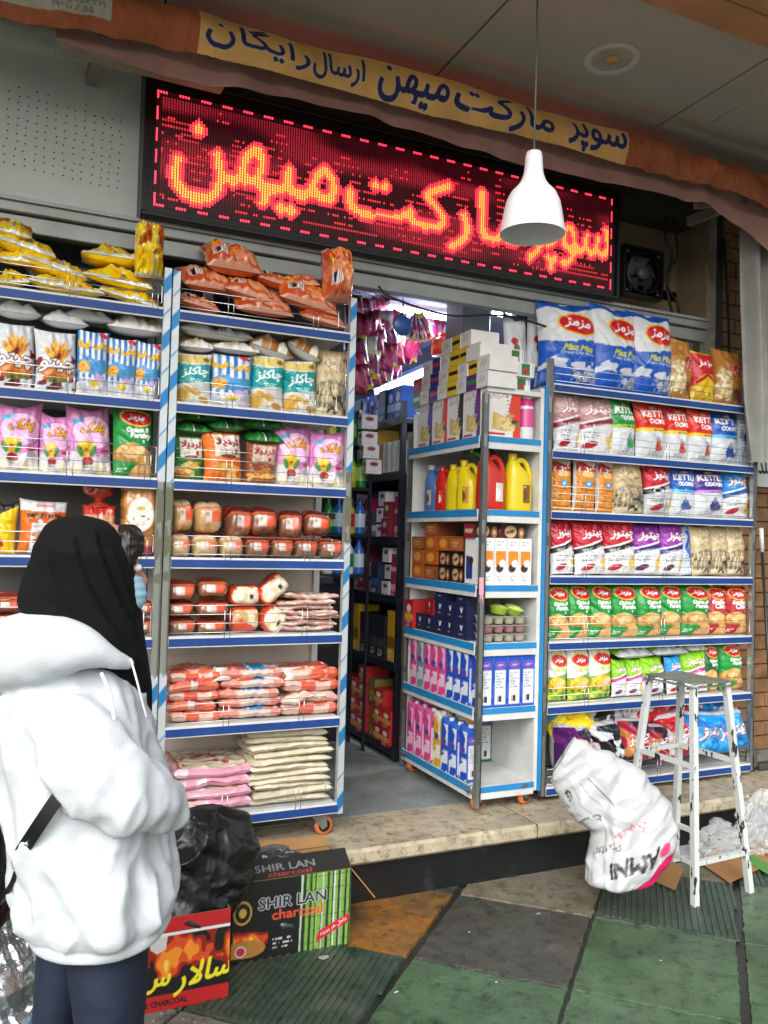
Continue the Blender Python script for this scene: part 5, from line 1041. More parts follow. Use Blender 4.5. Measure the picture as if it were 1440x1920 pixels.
def slabpack(name, w, d, t, cv, edge1, edge2, seed, sag=0.0, rim=.01):
    nx, ny = max(24, cv.nx), max(16, cv.ny); a = cv.out(); U, V = np.meshgrid(np.linspace(-1, 1, nx), np.linspace(-1, 1, ny)); r = np.maximum(abs(U), abs(V))
    ci = a[np.clip(((V+1)/2*cv.ny).astype(int), 0, cv.ny-1), np.clip(((U+1)/2*cv.nx).astype(int), 0, cv.nx-1)]
    P = np.stack([U*w/2, V*d/2, U*0+seed], -1); e = (1-r**8).clip(0, 1)**.5; wob = .026*(vn(P, 14, seed)-.5); cw = .006*crum(P, seed, 9, 7, .03)
    top = np.stack([U*w/2*(1+wob*3), V*d/2*(1+wob*3), t/2+t/2*e+cw+.006*(ridge(P, 20, seed)-.5)*e+.01*(vn(P, 7, seed+2)-.5)-sag*(U**2)], -1)
    bot = np.stack([U*w/2*(1+wob*3), V*d/2*(1+wob*3), t/2-t/2*e+cw*.8+.006*(vn(P, 7, seed+2)-.5)-sag*(U**2)], -1)
    cb = np.tile(lin(edge1), (nx*ny, 1)); k = (vn(P, 30, 3) > .55).ravel(); cb[k] = lin(edge2)
    ct = ci.reshape(-1, 3).copy(); rm = (r > .93).ravel(); ct[rm] = cb[rm]
    return npmesh(name, np.concatenate([top.reshape(-1, 3), bot.reshape(-1, 3)]), np.concatenate([gridfaces(nx, ny), gridfaces(nx, ny, nx*ny, True)]), np.concatenate([ct, cb]))
def fcv(base, s1, s2, w=.25, d=.2, stripe=None, ppm=150):
    cv = Cv(w, d, base, ppm); cv.spk(0, 0, 1, 1, [s1, s2], 5, .52)
    if stripe: cv.rect(.42, 0, .72, 1, stripe); cv.rect(.46, .0, .5, 1, 'd8dce4')
    return cv
FB = dict(pink=[slabpack('flat_bread_pack', .28, .24, .018, fcv('dcc8b4', 'e4b8b4', 'c8a078'), 'd8a49c', 'e8d4c4', s) for s in (1, 2, 3)],
          red=[slabpack('flat_bread_pack', .24, .22, .03, fcv('dd6a4c', 'd8b0a0', 'd84a2c'), 'd85a3c', 'd8b4a4', s) for s in (4, 5)],
          purple=[slabpack('flat_bread_pack', .26, .22, .03, fcv('dd7a60', 'e0c0b0', 'd84a2c', stripe='6a2a80'), 'd86a50', 'd8b4a4', 6)], blue=[slabpack('flat_bread_pack', .26, .22, .03, fcv('d8968a', 'e0c4bc', 'd84a2c', stripe='2484c0'), 'd88a7a', 'd8c0b4', 7)],
          cream=[slabpack('folded_flat_bread', .26, .26, .026, fcv('cfc6ac', 'ddd6c0', 'b8a984'), 'c8bea2', 'd8d0ba', s, .004) for s in (8, 9, 10)],
          lav=[slabpack('lavash_pack', .27, .3, .03, (lambda c: (c.rect(.1, .1, .9, .9, 'd8c8b0'), c.spk(.15, .2, .85, .8, ['a83a4c', 'd8ccb8'], 9, .60), c.rect(.08, .08, .12, .92, 'b04858'), c)[-1])(Cv(.27, .3, 'd8b4b4', 200)), 'd890a8', 'e4c0cc', s) for s in (11, 12)])
def stack(kinds, x0, x1, y, z0, z1, n, label, grp, jit=.012, nm='flat_bread_pack', taper=0, m=CLEARF):
    h = (z1-z0)/n; x = (x0+x1)/2
    for i in range(n):
        me = FB[kinds[i % len(kinds)]]; me = me[i % len(me)]; w = max(v.co.x for v in me.vertices)*2; t = max(v.co.z for v in me.vertices)
        tag(link(nm, me, m, loc=(x+random.uniform(-jit, jit), y+random.uniform(-.01, .01), z0+i*h+.002), rot=(random.uniform(-.03, .03), random.uniform(-.03, .03), random.uniform(-.08, .08)), scale=((x1-x0)/w*(1-taper*i/n), 1, h/t*1.25)),
            f'{label}, {OR[i]} from the bottom', 'flat bread', grp)
ZS = lambda i: SM[i]+.005
X_ = lambda px, py: aty(px, py, YM+.03)[0]
stack(['pink'], X_(528, 1150), X_(640, 1150), YM+.17, ZS(4), ZS(4)+.155, 7, 'thin flat bread in pinkish film, right stack of the fifth shelf', 'flat breads on the fifth shelf')
FL_ = 'flat bread packs on the sixth shelf'
stack(['red', 'purple'], X_(313, 1300), X_(413, 1300), YM+.15, ZS(5), ZS(5)+.20, 5, 'flat bread pack with purple label, left stack, sixth shelf', FL_)
stack(['blue'], X_(412, 1300), X_(532, 1300), YM+.15, ZS(5), ZS(5)+.20, 5, 'flat bread pack with blue label, middle stack, sixth shelf', FL_)
stack(['red', 'pink', 'red'], X_(528, 1300), X_(638, 1300), YM+.15, ZS(5), ZS(5)+.19, 4, 'orange flat bread pack, right stack, sixth shelf', FL_)
stack(['lav'], X_(318, 1450), X_(476, 1450), YM+.19, ZS(6), ZS(6)+.18, 4, 'wide lavash pack with pink edges, left stack, bottom shelf', 'lavash packs on the bottom shelf', nm='lavash_pack')
stack(['cream'], X_(470, 1450), X_(622, 1450), YM+.17, ZS(6), ZS(6)+.30, 11, 'cream folded flat bread, tall right stack, bottom shelf', 'folded flat breads on the bottom shelf', nm='folded_flat_bread', m=mat('bread_crust', rough=.7, bump=.003, bscale=60, attr=True))
# crumpled film tops: folded ends standing out of the packs
CRM = mat('orange_crumpled_film', 'd8583a', .25, bump=.004, bscale=40, coat=.7, var=.3); CRM2 = mat('clear_crumpled_film', 'd2ccc8', .2, bump=.004, bscale=40, coat=.8, var=.2)
def tuft(name, x, y, z, w, h, m, seed, label, grp):
    R = [xring((0, 0, 0), w/2, .03), xring((.005, 0, h*.3), w*.45, .025), xring((-.004, 0, h*.65), w*.36, .014), xring((0, 0, h), w*.5, .004)]
    me = loft(name, R, 36, 18, 2, lambda P, T, V: .035*(ridge(P, 22, seed)-.5)*(.3+V)); tag(link(name, me, m, loc=(x, y, z)), label, 'film wrapper', grp)
for i, (px, py, w, h, mm) in enumerate([(345, 1270, .11, .05, CRM), (375, 1266, .1, .05, CRM), (415, 1262, .09, .05, CRM2), (455, 1262, .1, .045, CRM), (505, 1265, .11, .05, CRM2), (540, 1262, .09, .05, CRM2), (590, 1258, .09, .05, CRM), (610, 1262, .09, .04, CRM)]):
    p = aty(px, py, YM+.08); tuft('film_wrapper', p[0], YM+.08, p[2]-.025, w, h, mm, i, f'crumpled film end on top of the bread packs, {OR[i]} from left, sixth shelf', 'crumpled film ends')
# left rack: toast bag with a red tie, toast loaf with an oval label, packs below
t = empty('toast_bag', 'toast bread in a clear bag with a red gathered top', 'bread', aty(184, 985, YM+.09)); t.location[2] = ZS(3)
cv = Cv(.125, .19, 'b88452', 320); cv.above(lambda u: .80+0*u, 'b82c24'); cv.spk(0, .1, 1, .8, ['c89a68', 'a87444'], 6, .5); cv.rect(.05, .42, .45, .62, 'e4dcd8'); cv.rect(.07, .56, .43, .61, 'b82c30'); cv.rect(.55, .42, .95, .62, 'dcd8d4'); cv.lines(.6, .45, .9, .6, 3, '7a7a80')
me = pillow('bread_bag', cv, .13, pv=.2, pu=7, pinch=.02, seed=3); link('bread_bag', me, WRAP, t)
me = loft('gathered_top', [xring((0, 0, .185), .055, .05), xring((0, 0, .205), .02, .015), xring((0, 0, .21), .018, .014), xring((0, 0, .24), .05, .02), xring((0, 0, .265), .06, .02)], 36, 24, 2, lambda P, T, V: .02*(ridge(P, 28, 5)-.5)*(.4+V)); link('gathered_top', me, mat('red_crumpled_film', 'b8321e', .25, coat=.7, var=.4), t)
cv = Cv(.135, .27, 'b5763e', 320); cv.spk(0, .1, 1, 1, ['c48c50', 'a0652e'], 4, .5); cv.above(lambda u: .93+0*u, 'd8b888'); cv.rect(0, 0, 1, .14, 'a0284c'); cv.ell(.52, .60, .36, .25, 'd8cdbd'); cv.ell(.52, .6, .32, .225, 'e6e0d6'); cv.ell(.52, .68, .12, .03, 'c8a23c'); cv.spk(.3, .5, .75, .58, ['4a4a58'], 16, .58); cv.lines(.34, .42, .7, .5, 3, '8a8478')
tag(link('toast_loaf', pillow('toast_loaf', cv, .13, pv=.12, pu=9, pinch=.0, wr=.5, seed=4, back='a0652e'), WRAP, loc=(aty(258, 985, YM+.08)[0], YM+.09, ZS(3))), 'tall brown toast loaf with a pale oval label and crimson foot', 'bread')
for i, (a, b, c, d) in enumerate([(-15, 1120, 44, 1150), (-12, 1150, 40, 1178), (-12, 1176, 36, 1196), (262, 1125, 290, 1158), (262, 1160, 290, 1192), (-10, 1440, 60, 1490)][:5]):
    put(LO['small'][0], WRAP, a, b, c, d, y, f'dark wrapped loaf {["at the far left edge, top","at the far left edge, middle","at the far left edge, bottom","beside the face, upper","beside the face, lower"][i]}, fifth shelf, left rack', 'bread', 'wrapped loaves on the left rack', 'bread_loaf')

# ================================================================ END RACK GOODS
def cxy(px, py, x=CX0+.01): return atx(px, py, x)
EG = 'goods on the white end rack'
def cracker(c1, w=.165, d=.07, h=.245):
    cv = Cv(w, h, 'e4e0da', 300); cv.paint(cv.U > .78-.12*np.sin(cv.V*3)*(cv.V > .3), c1); cv.text('کرکر رژیمی', .36, .88, .56, '2a2420', bold=0); cv.lines(.08, .78, .6, .84, 2, '6a645c')
    for k in range(9): cv.ell(.66-.02*abs(k-4), .92-.075*k, .035, .012, '3c3a30', 40)
    for k, (a, b) in enumerate(((.25, 28), (.36, 14), (.46, 0))): u = a+.06; cv.poly([(u-.14, .16+.02*k), (u+.3, .12+.01*k), (u+.34, .40-.02*k), (u-.12, .52-.05*k)], ['c8a860', 'd8bc78', 'e4cc90'][k]); cv.spk(u-.1, .16, u+.3, .5, ['c0a058'], 22, .66)
    cv.ell(.82, .33, .1, .05, '5a3a28'); cv.ell(.9, .28, .08, .04, '3a8a3a'); cv.rect(0, .04, .55, .09, 'c02834'); return cv
CRK = {k: pbox('cracker_box', .165, .07, .245, cracker(c), 'c8c4be', 'e8e6e2', 'd8d6d2') for k, c in dict(purple='4a3490', red='d8432c', black='1c1a1a', violet='6a2a8a').items()}
ys = [4.05, 3.885, 3.72, 3.555]
for i, k in enumerate(['purple', 'red', 'black', 'violet']): tag(link('cracker_box', CRK[k], PAPER, loc=(CX0+.06, ys[i]-.02, SC[0]+.005), rot=(0, 0, -HP), scale=(.96, 1, .95)), f'white and {k} cracker box facing the aisle, top shelf of the end rack', 'cracker box', 'cracker boxes')
tag(link('cracker_box', CRK['red'], PAPER, loc=(2.163, CY0+.045, SC[0]+.005), scale=(1.16, 1, .93)), 'white and red cracker box facing the street, end rack top shelf', 'cracker box', 'cracker boxes')
def small(c, strip, w=.105, d=.16, h=.075, txt=None, tc='6a6460'):
    cv = Cv(w, h, c, 260); cv.rect(.12, .4, .9, .66, strip) if strip else cv.text('کرکر', .45, .55, .5, tc, bold=0); l = Cv(d, h, 'e6e4e0', 220); l.rect(.62, .1, .8, .9, '2a7a3a'); l.ell(.71, .4, .06, .2, 'b82830'); l.rect(.3, .3, .36, .8, 'd8b48a'); l.bars(.86, .15, .96, .85)
    return pbox('biscuit_box', w, d, h, cv, 'e6e4e0', c if c != 'e6e4e0' else 'ece9e6', 'e4e2de', right='e6e4e0')
SB = [('white', small('e6e4e0', None)), ('navy', small('283a8c', 'd83a3c')), ('yellow', small('e8c226', '1c1a18')), ('purple', small('6a2a7c', '2a8a4a')), ('green', small('2a8a68', 'e8e8e8')), ('red', small('b83444', None, tc='d8c8c8'))]
seqs = [[4, 0, 1, 0, 2, 0, 3, 0], [5, 0, 1, 0, 2, 0, 2, 0], [4, 0, 1, 0, 2, 2, 0], [5, 0, 1, 0, 2, 0]]
for l, seq in enumerate(seqs):
    for i, k in enumerate(seq):
        if i < (0, 0, 1, 3)[l]: continue
        yy_ = 4.13-i*.1-l*.012; tag(link('biscuit_box', SB[k][1], PAPER, loc=(CX0+.095, yy_, 2.237+l*.0765), rot=(0, 0, -HP+random.uniform(-.05, .05))), f'{SB[k][0]} biscuit box, row {["one","two","three","four"][l]} up, {OR[i]} from the back, on the end rack', 'biscuit box', 'small biscuit boxes piled on the end rack')
SW = pbox('long_biscuit_box', .26, .12, .07, (lambda c: (c.rect(.72, .12, .9, .9, '2a7a3a'), c.ell(.81, .42, .05, .2, 'b82830'), c.rect(.34, .2, .38, .8, 'c89a4a'), c.ell(.1, .5, .05, .2, '5a5450'), c.lines(.42, .3, .66, .8, 3, '9a9590'), c.bars(.94, .15, .985, .85), c)[-1])(Cv(.26, .07, 'e8e5e2', 300)), 'e2dfda', 'eceae6', 'e4e2de')
for i, (x, yy_, z, rz) in enumerate([(2.20, 3.50, 2.238, .0), (2.21, 3.48, 2.309, -.04), (2.175, 3.52, 2.381, .05)]): tag(link('long_biscuit_box', SW, PAPER, loc=(x, yy_, z), rot=(0, 0, rz)), f'long white biscuit box with a green panel, {OR[i]} up on the front of the pile', 'biscuit box', 'long white biscuit boxes')
# detergent style pink bottle
m = MB(); m.lathe([(0, 0), (.036, 0), (.039, .01), (.04, .09)], n=24, sx=1, c=lin('e4e4e6')); m.lathe([(.0402, .06), (.0402, .15)], n=24, c=lin('d84a94')); m.lathe([(.04, .09), (.038, .16), (.03, .2), (.018, .225), (.016, .24)], n=24, c=lin('e6dfe4')); m.lathe([(.021, .238), (.021, .268), (0, .27)], n=20, c=lin('ececec')); m.lathe([(.0405, .165), (.036, .185), (.03, .2)], n=24, c=lin('c82a6a'))
tag(link('pink_bottle', m.mesh('pink_bottle', True, True), PL, loc=(2.315, CY0+.05, SC[0]+.004)), 'white and pink drink bottle at the right front of the top shelf', 'bottle')
# jugs
def jug(name, c, lab, cap, loc, rz, s, label, clear=False, h=.25):
    t = empty('jug', label, 'jug', loc, (0, 0, rz), 'plastic jugs on the end rack'); t.scale = (s, s, s)
    mt = mat('jug_plastic_'+c, c, .32, var=.06, coat=.2) if not clear else mat('clear_blue_plastic', '5f86c8', .15, alpha=.75)
    me = loft('body', [(0, 0, .0, .052, 0, 0, 0, .036, 0), (0, 0, .006, .062, 0, 0, 0, .045, 0), (0, 0, .05, .064, 0, 0, 0, .047, 0), (0, 0, .12, .062, 0, 0, 0, .046, 0), (-.008, 0, .165, .052, 0, 0, 0, .043, 0), (-.022, 0, .2, .032, 0, 0, 0, .032, 0), (-.03, 0, .225, .018, 0, 0, 0, .018, 0), (-.03, 0, .235, .017, 0, 0, 0, .017, 0)], 36, 44, 2.6); link('body', me, mt, t)
    m = MB(); m.tube(cr([(-.018, 0, .205), (.01, 0, .228), (.04, 0, .215), (.058, 0, .175), (.062, 0, .13), (.052, 0, .095)], 24), .0125, 12); m.obj('handle', mt, t)
    m = MB(); m.lathe([(.021, .0), (.021, .024), (.018, .027), (0, .027)], -.03, 0, .228, 20); m.obj('cap', mat('cap_'+cap, cap, .35), t)
    if lab: me = loft('label', [(0, 0, z, .0648, 0, 0, 0, .0478, 0) for z in (.035, .06, .085, .12)], 36, 12, 2.6, None, lambda U, V: np.where((((U-.75)/.13)**2+((V-.5)/.36)**2 < 1)[..., None], lin(lab), lin('f0d9a0' if c != 'c8281c' else 'c8281c')), caps=False) if 0 else None
    if lab:
        cv = Cv(.07, .08, lab, 300); cv.ell(.5, .42, .3, .3, '6a4a1c' if c != 'c8281c' else 'f0ece0'); cv.lines(.15, .75, .85, .92, 2, 'f4f0e8'); U, V = np.meshgrid(np.linspace(-.8, .8, cv.nx), np.linspace(0, 1, cv.ny))
        P = np.stack([.036*U/.8, -.0485*(1-(.036*U/.8/.064)**2.6)**(1/2.6)-.0008, .035+.08*V], -1).reshape(-1, 3); link('label', npmesh('label', P, gridfaces(cv.nx, cv.ny), cv.out().reshape(-1, 3)), PAPER, t)
z = SC[1]+.004
jug('j', 'c8281c', 'd8d0c8', 'c8281c', (2.135, 3.47, z), 0, 1.12, 'big red plastic jug at the front of the end rack')
jug('j', 'e0c81a', '8a5a1c', 'd8b818', (2.29, 3.47, z), 0, 1.1, 'big yellow plastic jug at the front right of the end rack')
jug('j', 'e0c81a', 'c08a2c', 'd8b818', (2.10, 3.62, z), -1.2, .98, 'yellow plastic jug facing the aisle behind the red one')
jug('j', 'e0c81a', None, 'd8b818', (2.10, 3.74, z), -1.4, .93, 'plain yellow plastic jug between the yellow and red aisle jugs')
jug('j', 'c8281c', 'd83a2a', 'c8281c', (2.10, 3.86, z), -1.4, .92, 'red plastic jug facing the aisle beside the clear blue one')
jug('j', '4f78c0', 'c8b89a', 'd8d8d8', (2.12, 4.02, z), -1.5, 1.0, 'clear blue plastic jug at the back of the aisle side', True)
tag(link('green_bag', D['green lying'][0], FILM, loc=(2.1, 3.60, 1.94), rot=(-1.2, .5, -.7), scale=(.75, 1, 1)), 'crumpled green bag lying on top of the jugs', 'bag', EG)
# shelf three: biscuits
def biscv(w, h, base, wh=True):
    cv = Cv(w, h, base, 300); cv.rect(.1, .42, .9, .72, 'dd8a26') if wh else None; cv.ell(.42, .36, .3, .09, '3e2a1c', 40); cv.ell(.62, .46, .26, .075, 'e8e6e2', 40); cv.ell(.62, .46, .2, .055, 'f6f4f0', 40); cv.lines(.2, .82, .8, .94, 2, '8a8a90'); cv.lines(.25, .08, .75, .2, 3, '6a6a70'); return cv
BW = pbox('coconut_biscuit_box', .068, .16, .215, biscv(.068, .215, 'e6e5e4'), (lambda c: (c.rect(.08, .1, .45, .6, '2a3a8c'), c.ell(.4, .6, .16, .09, 'e8e6e2'), c.ell(.34, .5, .16, .09, '3e2a1c'), c)[-1])(Cv(.16, .215, 'e6e5e4', 250)), 'eceae8', 'e0dedc')
z = SC[2]+.004
for i, x in enumerate([2.095, 2.166, 2.236, 2.306]): tag(link('coconut_biscuit_box', BW, PAPER, loc=(x, 3.49, z), scale=(1, 1, 1.04)), f'tall white biscuit box with orange panel and coconut, {OR[i]} from left', 'biscuit box', 'tall white coconut biscuit boxes')
HB = pbox('chocolate_wafer_box', .14, .1, .07, (lambda c: (c.ell(.36, .5, .24, .4, 'c8a478'), c.text('HOBY', .36, .5, .36, '1a120e', bold=1, ang=12), c.ell(.8, .45, .12, .36, 'a86a3c'), c.ell(.8, .45, .05, .16, 'e0c8a0'), c)[-1])(Cv(.14, .07, '241814', 320)), (lambda c: (c.text('HOBY', .5, .5, .7, 'e0c8a0', bold=1), c)[-1])(Cv(.1, .07, '8c1c34', 300)), '30201a', '1c1410')
for i, (x, y_, zz_, rz) in enumerate([(2.12, 3.52, 1.515, 0), (2.262, 3.5, 1.515, .03)]): tag(link('chocolate_wafer_box', HB, PAPER, loc=(x, y_, zz_-.0), rot=(0, 0, rz)), f'dark chocolate wafer box lying on the white boxes, {["left","right"][i]} one', 'wafer box', 'dark wafer boxes')
tag(link('chocolate_wafer_box', HB, PAPER, loc=(2.352, 3.46, z), rot=(0, -HP, 0), scale=(1, .6, .4)), 'dark wafer box standing on end at the right of the white boxes', 'wafer box', 'dark wafer boxes')
BRN = [('brown biscuit box', pbox('biscuit_carton', .16, .12, .07, (lambda c: (c.rect(.05, .1, .95, .9, 'a8602c'), c.lines(.2, .3, .8, .7, 2, 'd8b080'), c)[-1])(Cv(.16, .07, '7a3c1c')), '6a3418', 'b0703c', '6a3418')), ('orange biscuit box', pbox('biscuit_carton', .15, .12, .075, (lambda c: (c.ell(.5, .5, .3, .3, 'd89a3c'), c)[-1])(Cv(.15, .075, 'b85a1c')), 'a04c18', 'c87a38', 'a04c18')), ('dark wafer carton', HB)]
n = 0
for (y_, lay_) in [(4.08, [1, 1, 0]), (3.93, [0, 1, 1, 0]), (3.79, [2, 2, 1]), (3.655, [2, 2, 0])]:
    h = 0
    for l, k in enumerate(lay_): tag(link('biscuit_carton', BRN[k][1], PAPER, loc=(CX0+.08, y_, z+h), rot=(0, 0, -HP+random.uniform(-.06, .06)), scale=(.85, 1, 1.0)), f'{BRN[k][0]}, pile {["one","two","three","four"][n]} from the back, {OR[l]} up, third shelf, end rack', 'biscuit box', 'brown biscuit cartons'); h += .0765
    n += 1
# shelf four: navy boxes, cup trays
z = SC[3]+.004; NB = pbox('navy_box', .1, .12, .085, (lambda c: (c.text('V', .5, .62, .2, 'e4e4e8', bold=1), c.lines(.3, .2, .7, .35, 1, 'c8a860'), c)[-1])(Cv(.1, .085, '1a2148')), '161c3e', '232a58', '161c3e'); RB_ = pbox('red_box', .1, .12, .085, (lambda c: (c.text('V', .5, .62, .2, 'e4e4e8', bold=1), c.lines(.3, .2, .7, .35, 1, 'c8a860'), c)[-1])(Cv(.1, .085, 'a01820')), '8a141c', 'b02028', '8a141c')
n = 0
for y_, c in [(4.02, 1), (3.91, 2), (3.80, 3), (3.69, 2), (3.58, 3)]:
    for l in range(c):
        rd = (n == 1 and l == 1); tag(link('navy_box', RB_ if rd else NB, PAPER, loc=(CX0+.075, y_, z+l*.0865), rot=(0, 0, -HP+random.uniform(-.1, .1))), f'{"red" if rd else "navy"} box with a white V, {OR[n]} pile from the back, {OR[l]} up', 'box', 'navy boxes on the fourth shelf')
    n += 1
tag(link('orange_pack', GI[2][1], PAPER, loc=(CX0+.06, 4.12, z), rot=(0, 0, -HP), scale=(.8, .8, 1.5)), 'orange red pack at the back corner of the fourth shelf', 'box', EG)
CUPM = mat('clear_cup_plastic', 'c4c6c0', .2, alpha=.55)
for l in range(3):
    t = empty('cup_tray', f'clear plastic tray of filled dessert cups, {["bottom","middle","top"][l]} of three', 'cup tray', (2.22, 3.50, z+.001+l*.042), None, 'stacked cup trays')
    m = MB(); m.box(-.125, .125, -.085, .085, .034, .037, bev=.001); m.obj('lid', CUPM, t)
    for i in range(4):
        for j in range(2): m = MB(); m.lathe([(0, 0), (.022, 0), (.029, .034)], -.09+i*.06, -.04+j*.08, 0, 16); m.obj('cup', mat('cup_cream_%d' % l, ['b7b4a0', 'b8868a', 'c4bfa8'][l], .35), t)
tag(link('brown_box', GI[6][1], PAPER, loc=(2.24, 3.7, z), scale=(1.9, 1, 1.35)), 'brown box behind the cup trays', 'box', EG)
m = MB(); m.lathe([(0, 0), (.035, 0), (.045, .03), (.05, .034)], n=20, c=lin('a8c83a')); m.lathe([(.05, .034), (.03, .045), (0, .05)], n=20, c=lin('c8dc7a'))
for i, (x, c) in enumerate([(2.20, 'g'), (2.28, 'y')]): tag(link('fruit_jelly_tub', m.mesh('tub', True, True), PL, loc=(x, 3.48, z+.128), rot=(.25*i, .2, 0)), f'green fruit jelly tub on top of the cup trays, {["left","right"][i]} one', 'tub', 'jelly tubs')
# cartons
def milk(name, base, splash, kind, w=.078, d=.07, h=.235):
    f_ = Cv(w, h, base, 300); l_ = Cv(d, h, base, 300)
    l_.spk(0, .0, 1, .45, [splash], 7, .45); l_.poly([(.35, 1), (.75, .85), (.55, .6), (.9, .55), (1, 1)], splash); l_.ell(.45, .62, .3, .075, 'b03060'); l_.ell(.45, .62, .26, .06, '3a4aa8'); l_.text('ماه', .5, .42, .45, 'f0f0f4', bold=1)
    f_.rect(.12, .05, .88, .72, 'd9dde2'); f_.lines(.2, .36, .8, .68, 6, '8a9098'); f_.bars(.25, .1, .75, .22, '303030'); f_.ell(.5, .82, .36, .075, 'c0306a'); f_.ell(.5, .82, .31, .058, '3a5ac8'); f_.text('میهن', .5, .82, .4, 'f4f4f8')
    me1 = pbox('carton', w, d, h, f_, l_, base, base); return me1
MC = dict(blue=milk('b', '1a50b8', 'dfe6f0', 0), pink=milk('p', 'd8488e', 'f0c8dc', 0), green=milk('g', '1c6a3a', 'c8b83a', 0), yellow=milk('y', 'd8a81e', 'eae4d0', 0), grey=milk('y', '6a949a', 'c8d0d0', 0))
def cartonobj(k, x, y_, z, rz, label, grp, h=1):
    t = empty('drink_carton', label, 'carton', (x, y_, z), (0, 0, rz), grp); t.scale = (1, 1, h)
    link('box', MC[k], PAPER, t); m = MB(); w, d, hh = .078, .07, .235
    m.add([(-w/2, -d/2, hh), (w/2, -d/2, hh), (w/2, d/2, hh), (-w/2, d/2, hh), (-w/2, d/2-.006, hh+.028), (w/2, d/2-.006, hh+.028)], [(0, 1, 5, 4), (1, 2, 5), (3, 0, 4), (2, 3, 4, 5)])
    m.obj('top', mat('carton_top_'+k, dict(blue='2a62c8', pink='dc5c9c', green='d8d8c8', yellow='dcd8c8', grey='88a4a8')[k], .45), t)
    m = MB(); m.lathe([(.014, 0), (.014, .016), (0, .017)], 0, -.006, hh+.014, 16); m.obj('cap', mat('carton_cap', 'dfe2e6', .4), t)
z = SC[4]+.004; MG = 'drink cartons on the end rack'
for i in range(4): cartonobj('blue', 2.098+i*.0795, 3.445, z, 0, f'blue milk carton facing the street, {OR[i]} from left, fifth shelf', MG, 1.02)
for i, (k, y_) in enumerate([('blue', 3.525), ('blue', 3.60), ('blue', 3.675), ('pink', 3.76), ('pink', 3.84), ('pink', 3.92), ('grey', 4.0), ('pink', 4.08)]): cartonobj(k, CX0+.05, y_, z, -HP*.0, f'{k} drink carton seen from the aisle, {OR[i]} from the front, fifth shelf', MG, 1.02)
z = SC[5]+.004
for i, (k, x, y_, h) in enumerate([('blue', 2.085, 3.52, 1.0), ('blue', 2.078, 3.61, .98), ('blue', 2.075, 3.69, 1.0), ('yellow', 2.08, 3.78, 1.05), ('pink', 2.085, 3.90, 1.02), ('pink', 2.085, 4.0, 1.02), ('pink', 2.085, 4.10, 1.02), ('yellow', 2.17, 3.72, 1.05), ('green', 2.27, 3.82, 1.08), ('green', 2.335, 3.82, 1.08), ('green', 2.2, 3.86, 1.08)]): cartonobj(k, x, y_, z, 0, f'{k} drink carton, {OR[i]} of the bottom shelf counting from the front', MG, h)
for i, y_ in enumerate((3.92, 4.0, 4.08)): cartonobj('pink', 2.1, y_, z+.285, 0, f'pink drink carton stacked on others, {OR[i]} of three', MG, .35)

# key tag hanging from the end rack post
t = empty('pink_tag', 'small pink tag hanging on the chrome post of the end rack', 'tag', (2.04, 3.375, 1.28))
m = MB(); m.box(-.012, .012, -.002, .002, -.03, .05, bev=.0015); m.tube([(-.004, 0, -.03), (-.008, 0, -.07), (0, -.002, -.05), (.01, 0, -.075), (.004, 0, -.03)], .0025, 6); m.obj('plate', mat('pink_card', 'e0a0b4', .5), t)

# ================================================================ FOREGROUND
# ---- tall welded stool
t = empty('metal_stool', 'tall chipped white metal stool with a scuffed square top', 'stool', (0, 0, 0))
FLR = {'f': (1303, 1700), 'r': (1403, 1672)}
def chipmat(name, base, under, thr, sc):
    m = mat(name, base, .4); n = m.node_tree; b = n.nodes['Principled BSDF']; tc = [x for x in n.nodes if x.type == 'TEX_COORD'][0]; src = b.inputs['Base Color'].links[0].from_socket
    mp = n.nodes.new('ShaderNodeMapping'); mp.inputs['Scale'].default_value = (1, 1, .35); n.links.new(tc.outputs['Object'], mp.inputs[0])
    nz = n.nodes.new('ShaderNodeTexNoise'); nz.inputs['Scale'].default_value = sc; nz.inputs['Detail'].default_value = 5; nz.inputs['Roughness'].default_value = .6; n.links.new(mp.outputs[0], nz.inputs['Vector'])
    rp = n.nodes.new('ShaderNodeValToRGB'); rp.color_ramp.interpolation = 'CONSTANT'; rp.color_ramp.elements[1].position = thr; rp.color_ramp.elements[1].color = (1, 1, 1, 1); n.links.new(nz.outputs['Fac'], rp.inputs[0])
    mx = n.nodes.new('ShaderNodeMix'); mx.data_type = 'RGBA'; n.links.new(rp.outputs[0], mx.inputs[0]); n.links.new(src, mx.inputs[6]); mx.inputs[7].default_value = (*lin(under), 1); n.links.new(mx.outputs[2], b.inputs['Base Color']); return m
CHP = chipmat('chipped_white_paint', 'c6cac8', '2c2e2c', .60, 34)
topz = 0.905
P0 = atz(1303, 1700, 0); P1 = atz(1406, 1673, 0)
T0 = atz(1304, 1322, topz); T1 = atz(1362, 1312, topz); T2 = atz(1262, 1300, topz); T3 = atz(1212, 1302, topz)
# feet: front, right, back, left (rectangular footprint seen corner-on)
ff, fr, fb, fl = P0, P1, atz(1268, 1600, 0), atz(1185, 1640, 0)
tops = [T0, T1, T2, T3]; feet = [ff, fr, fb, fl]
c0 = (T0+T1+T2+T3)/4
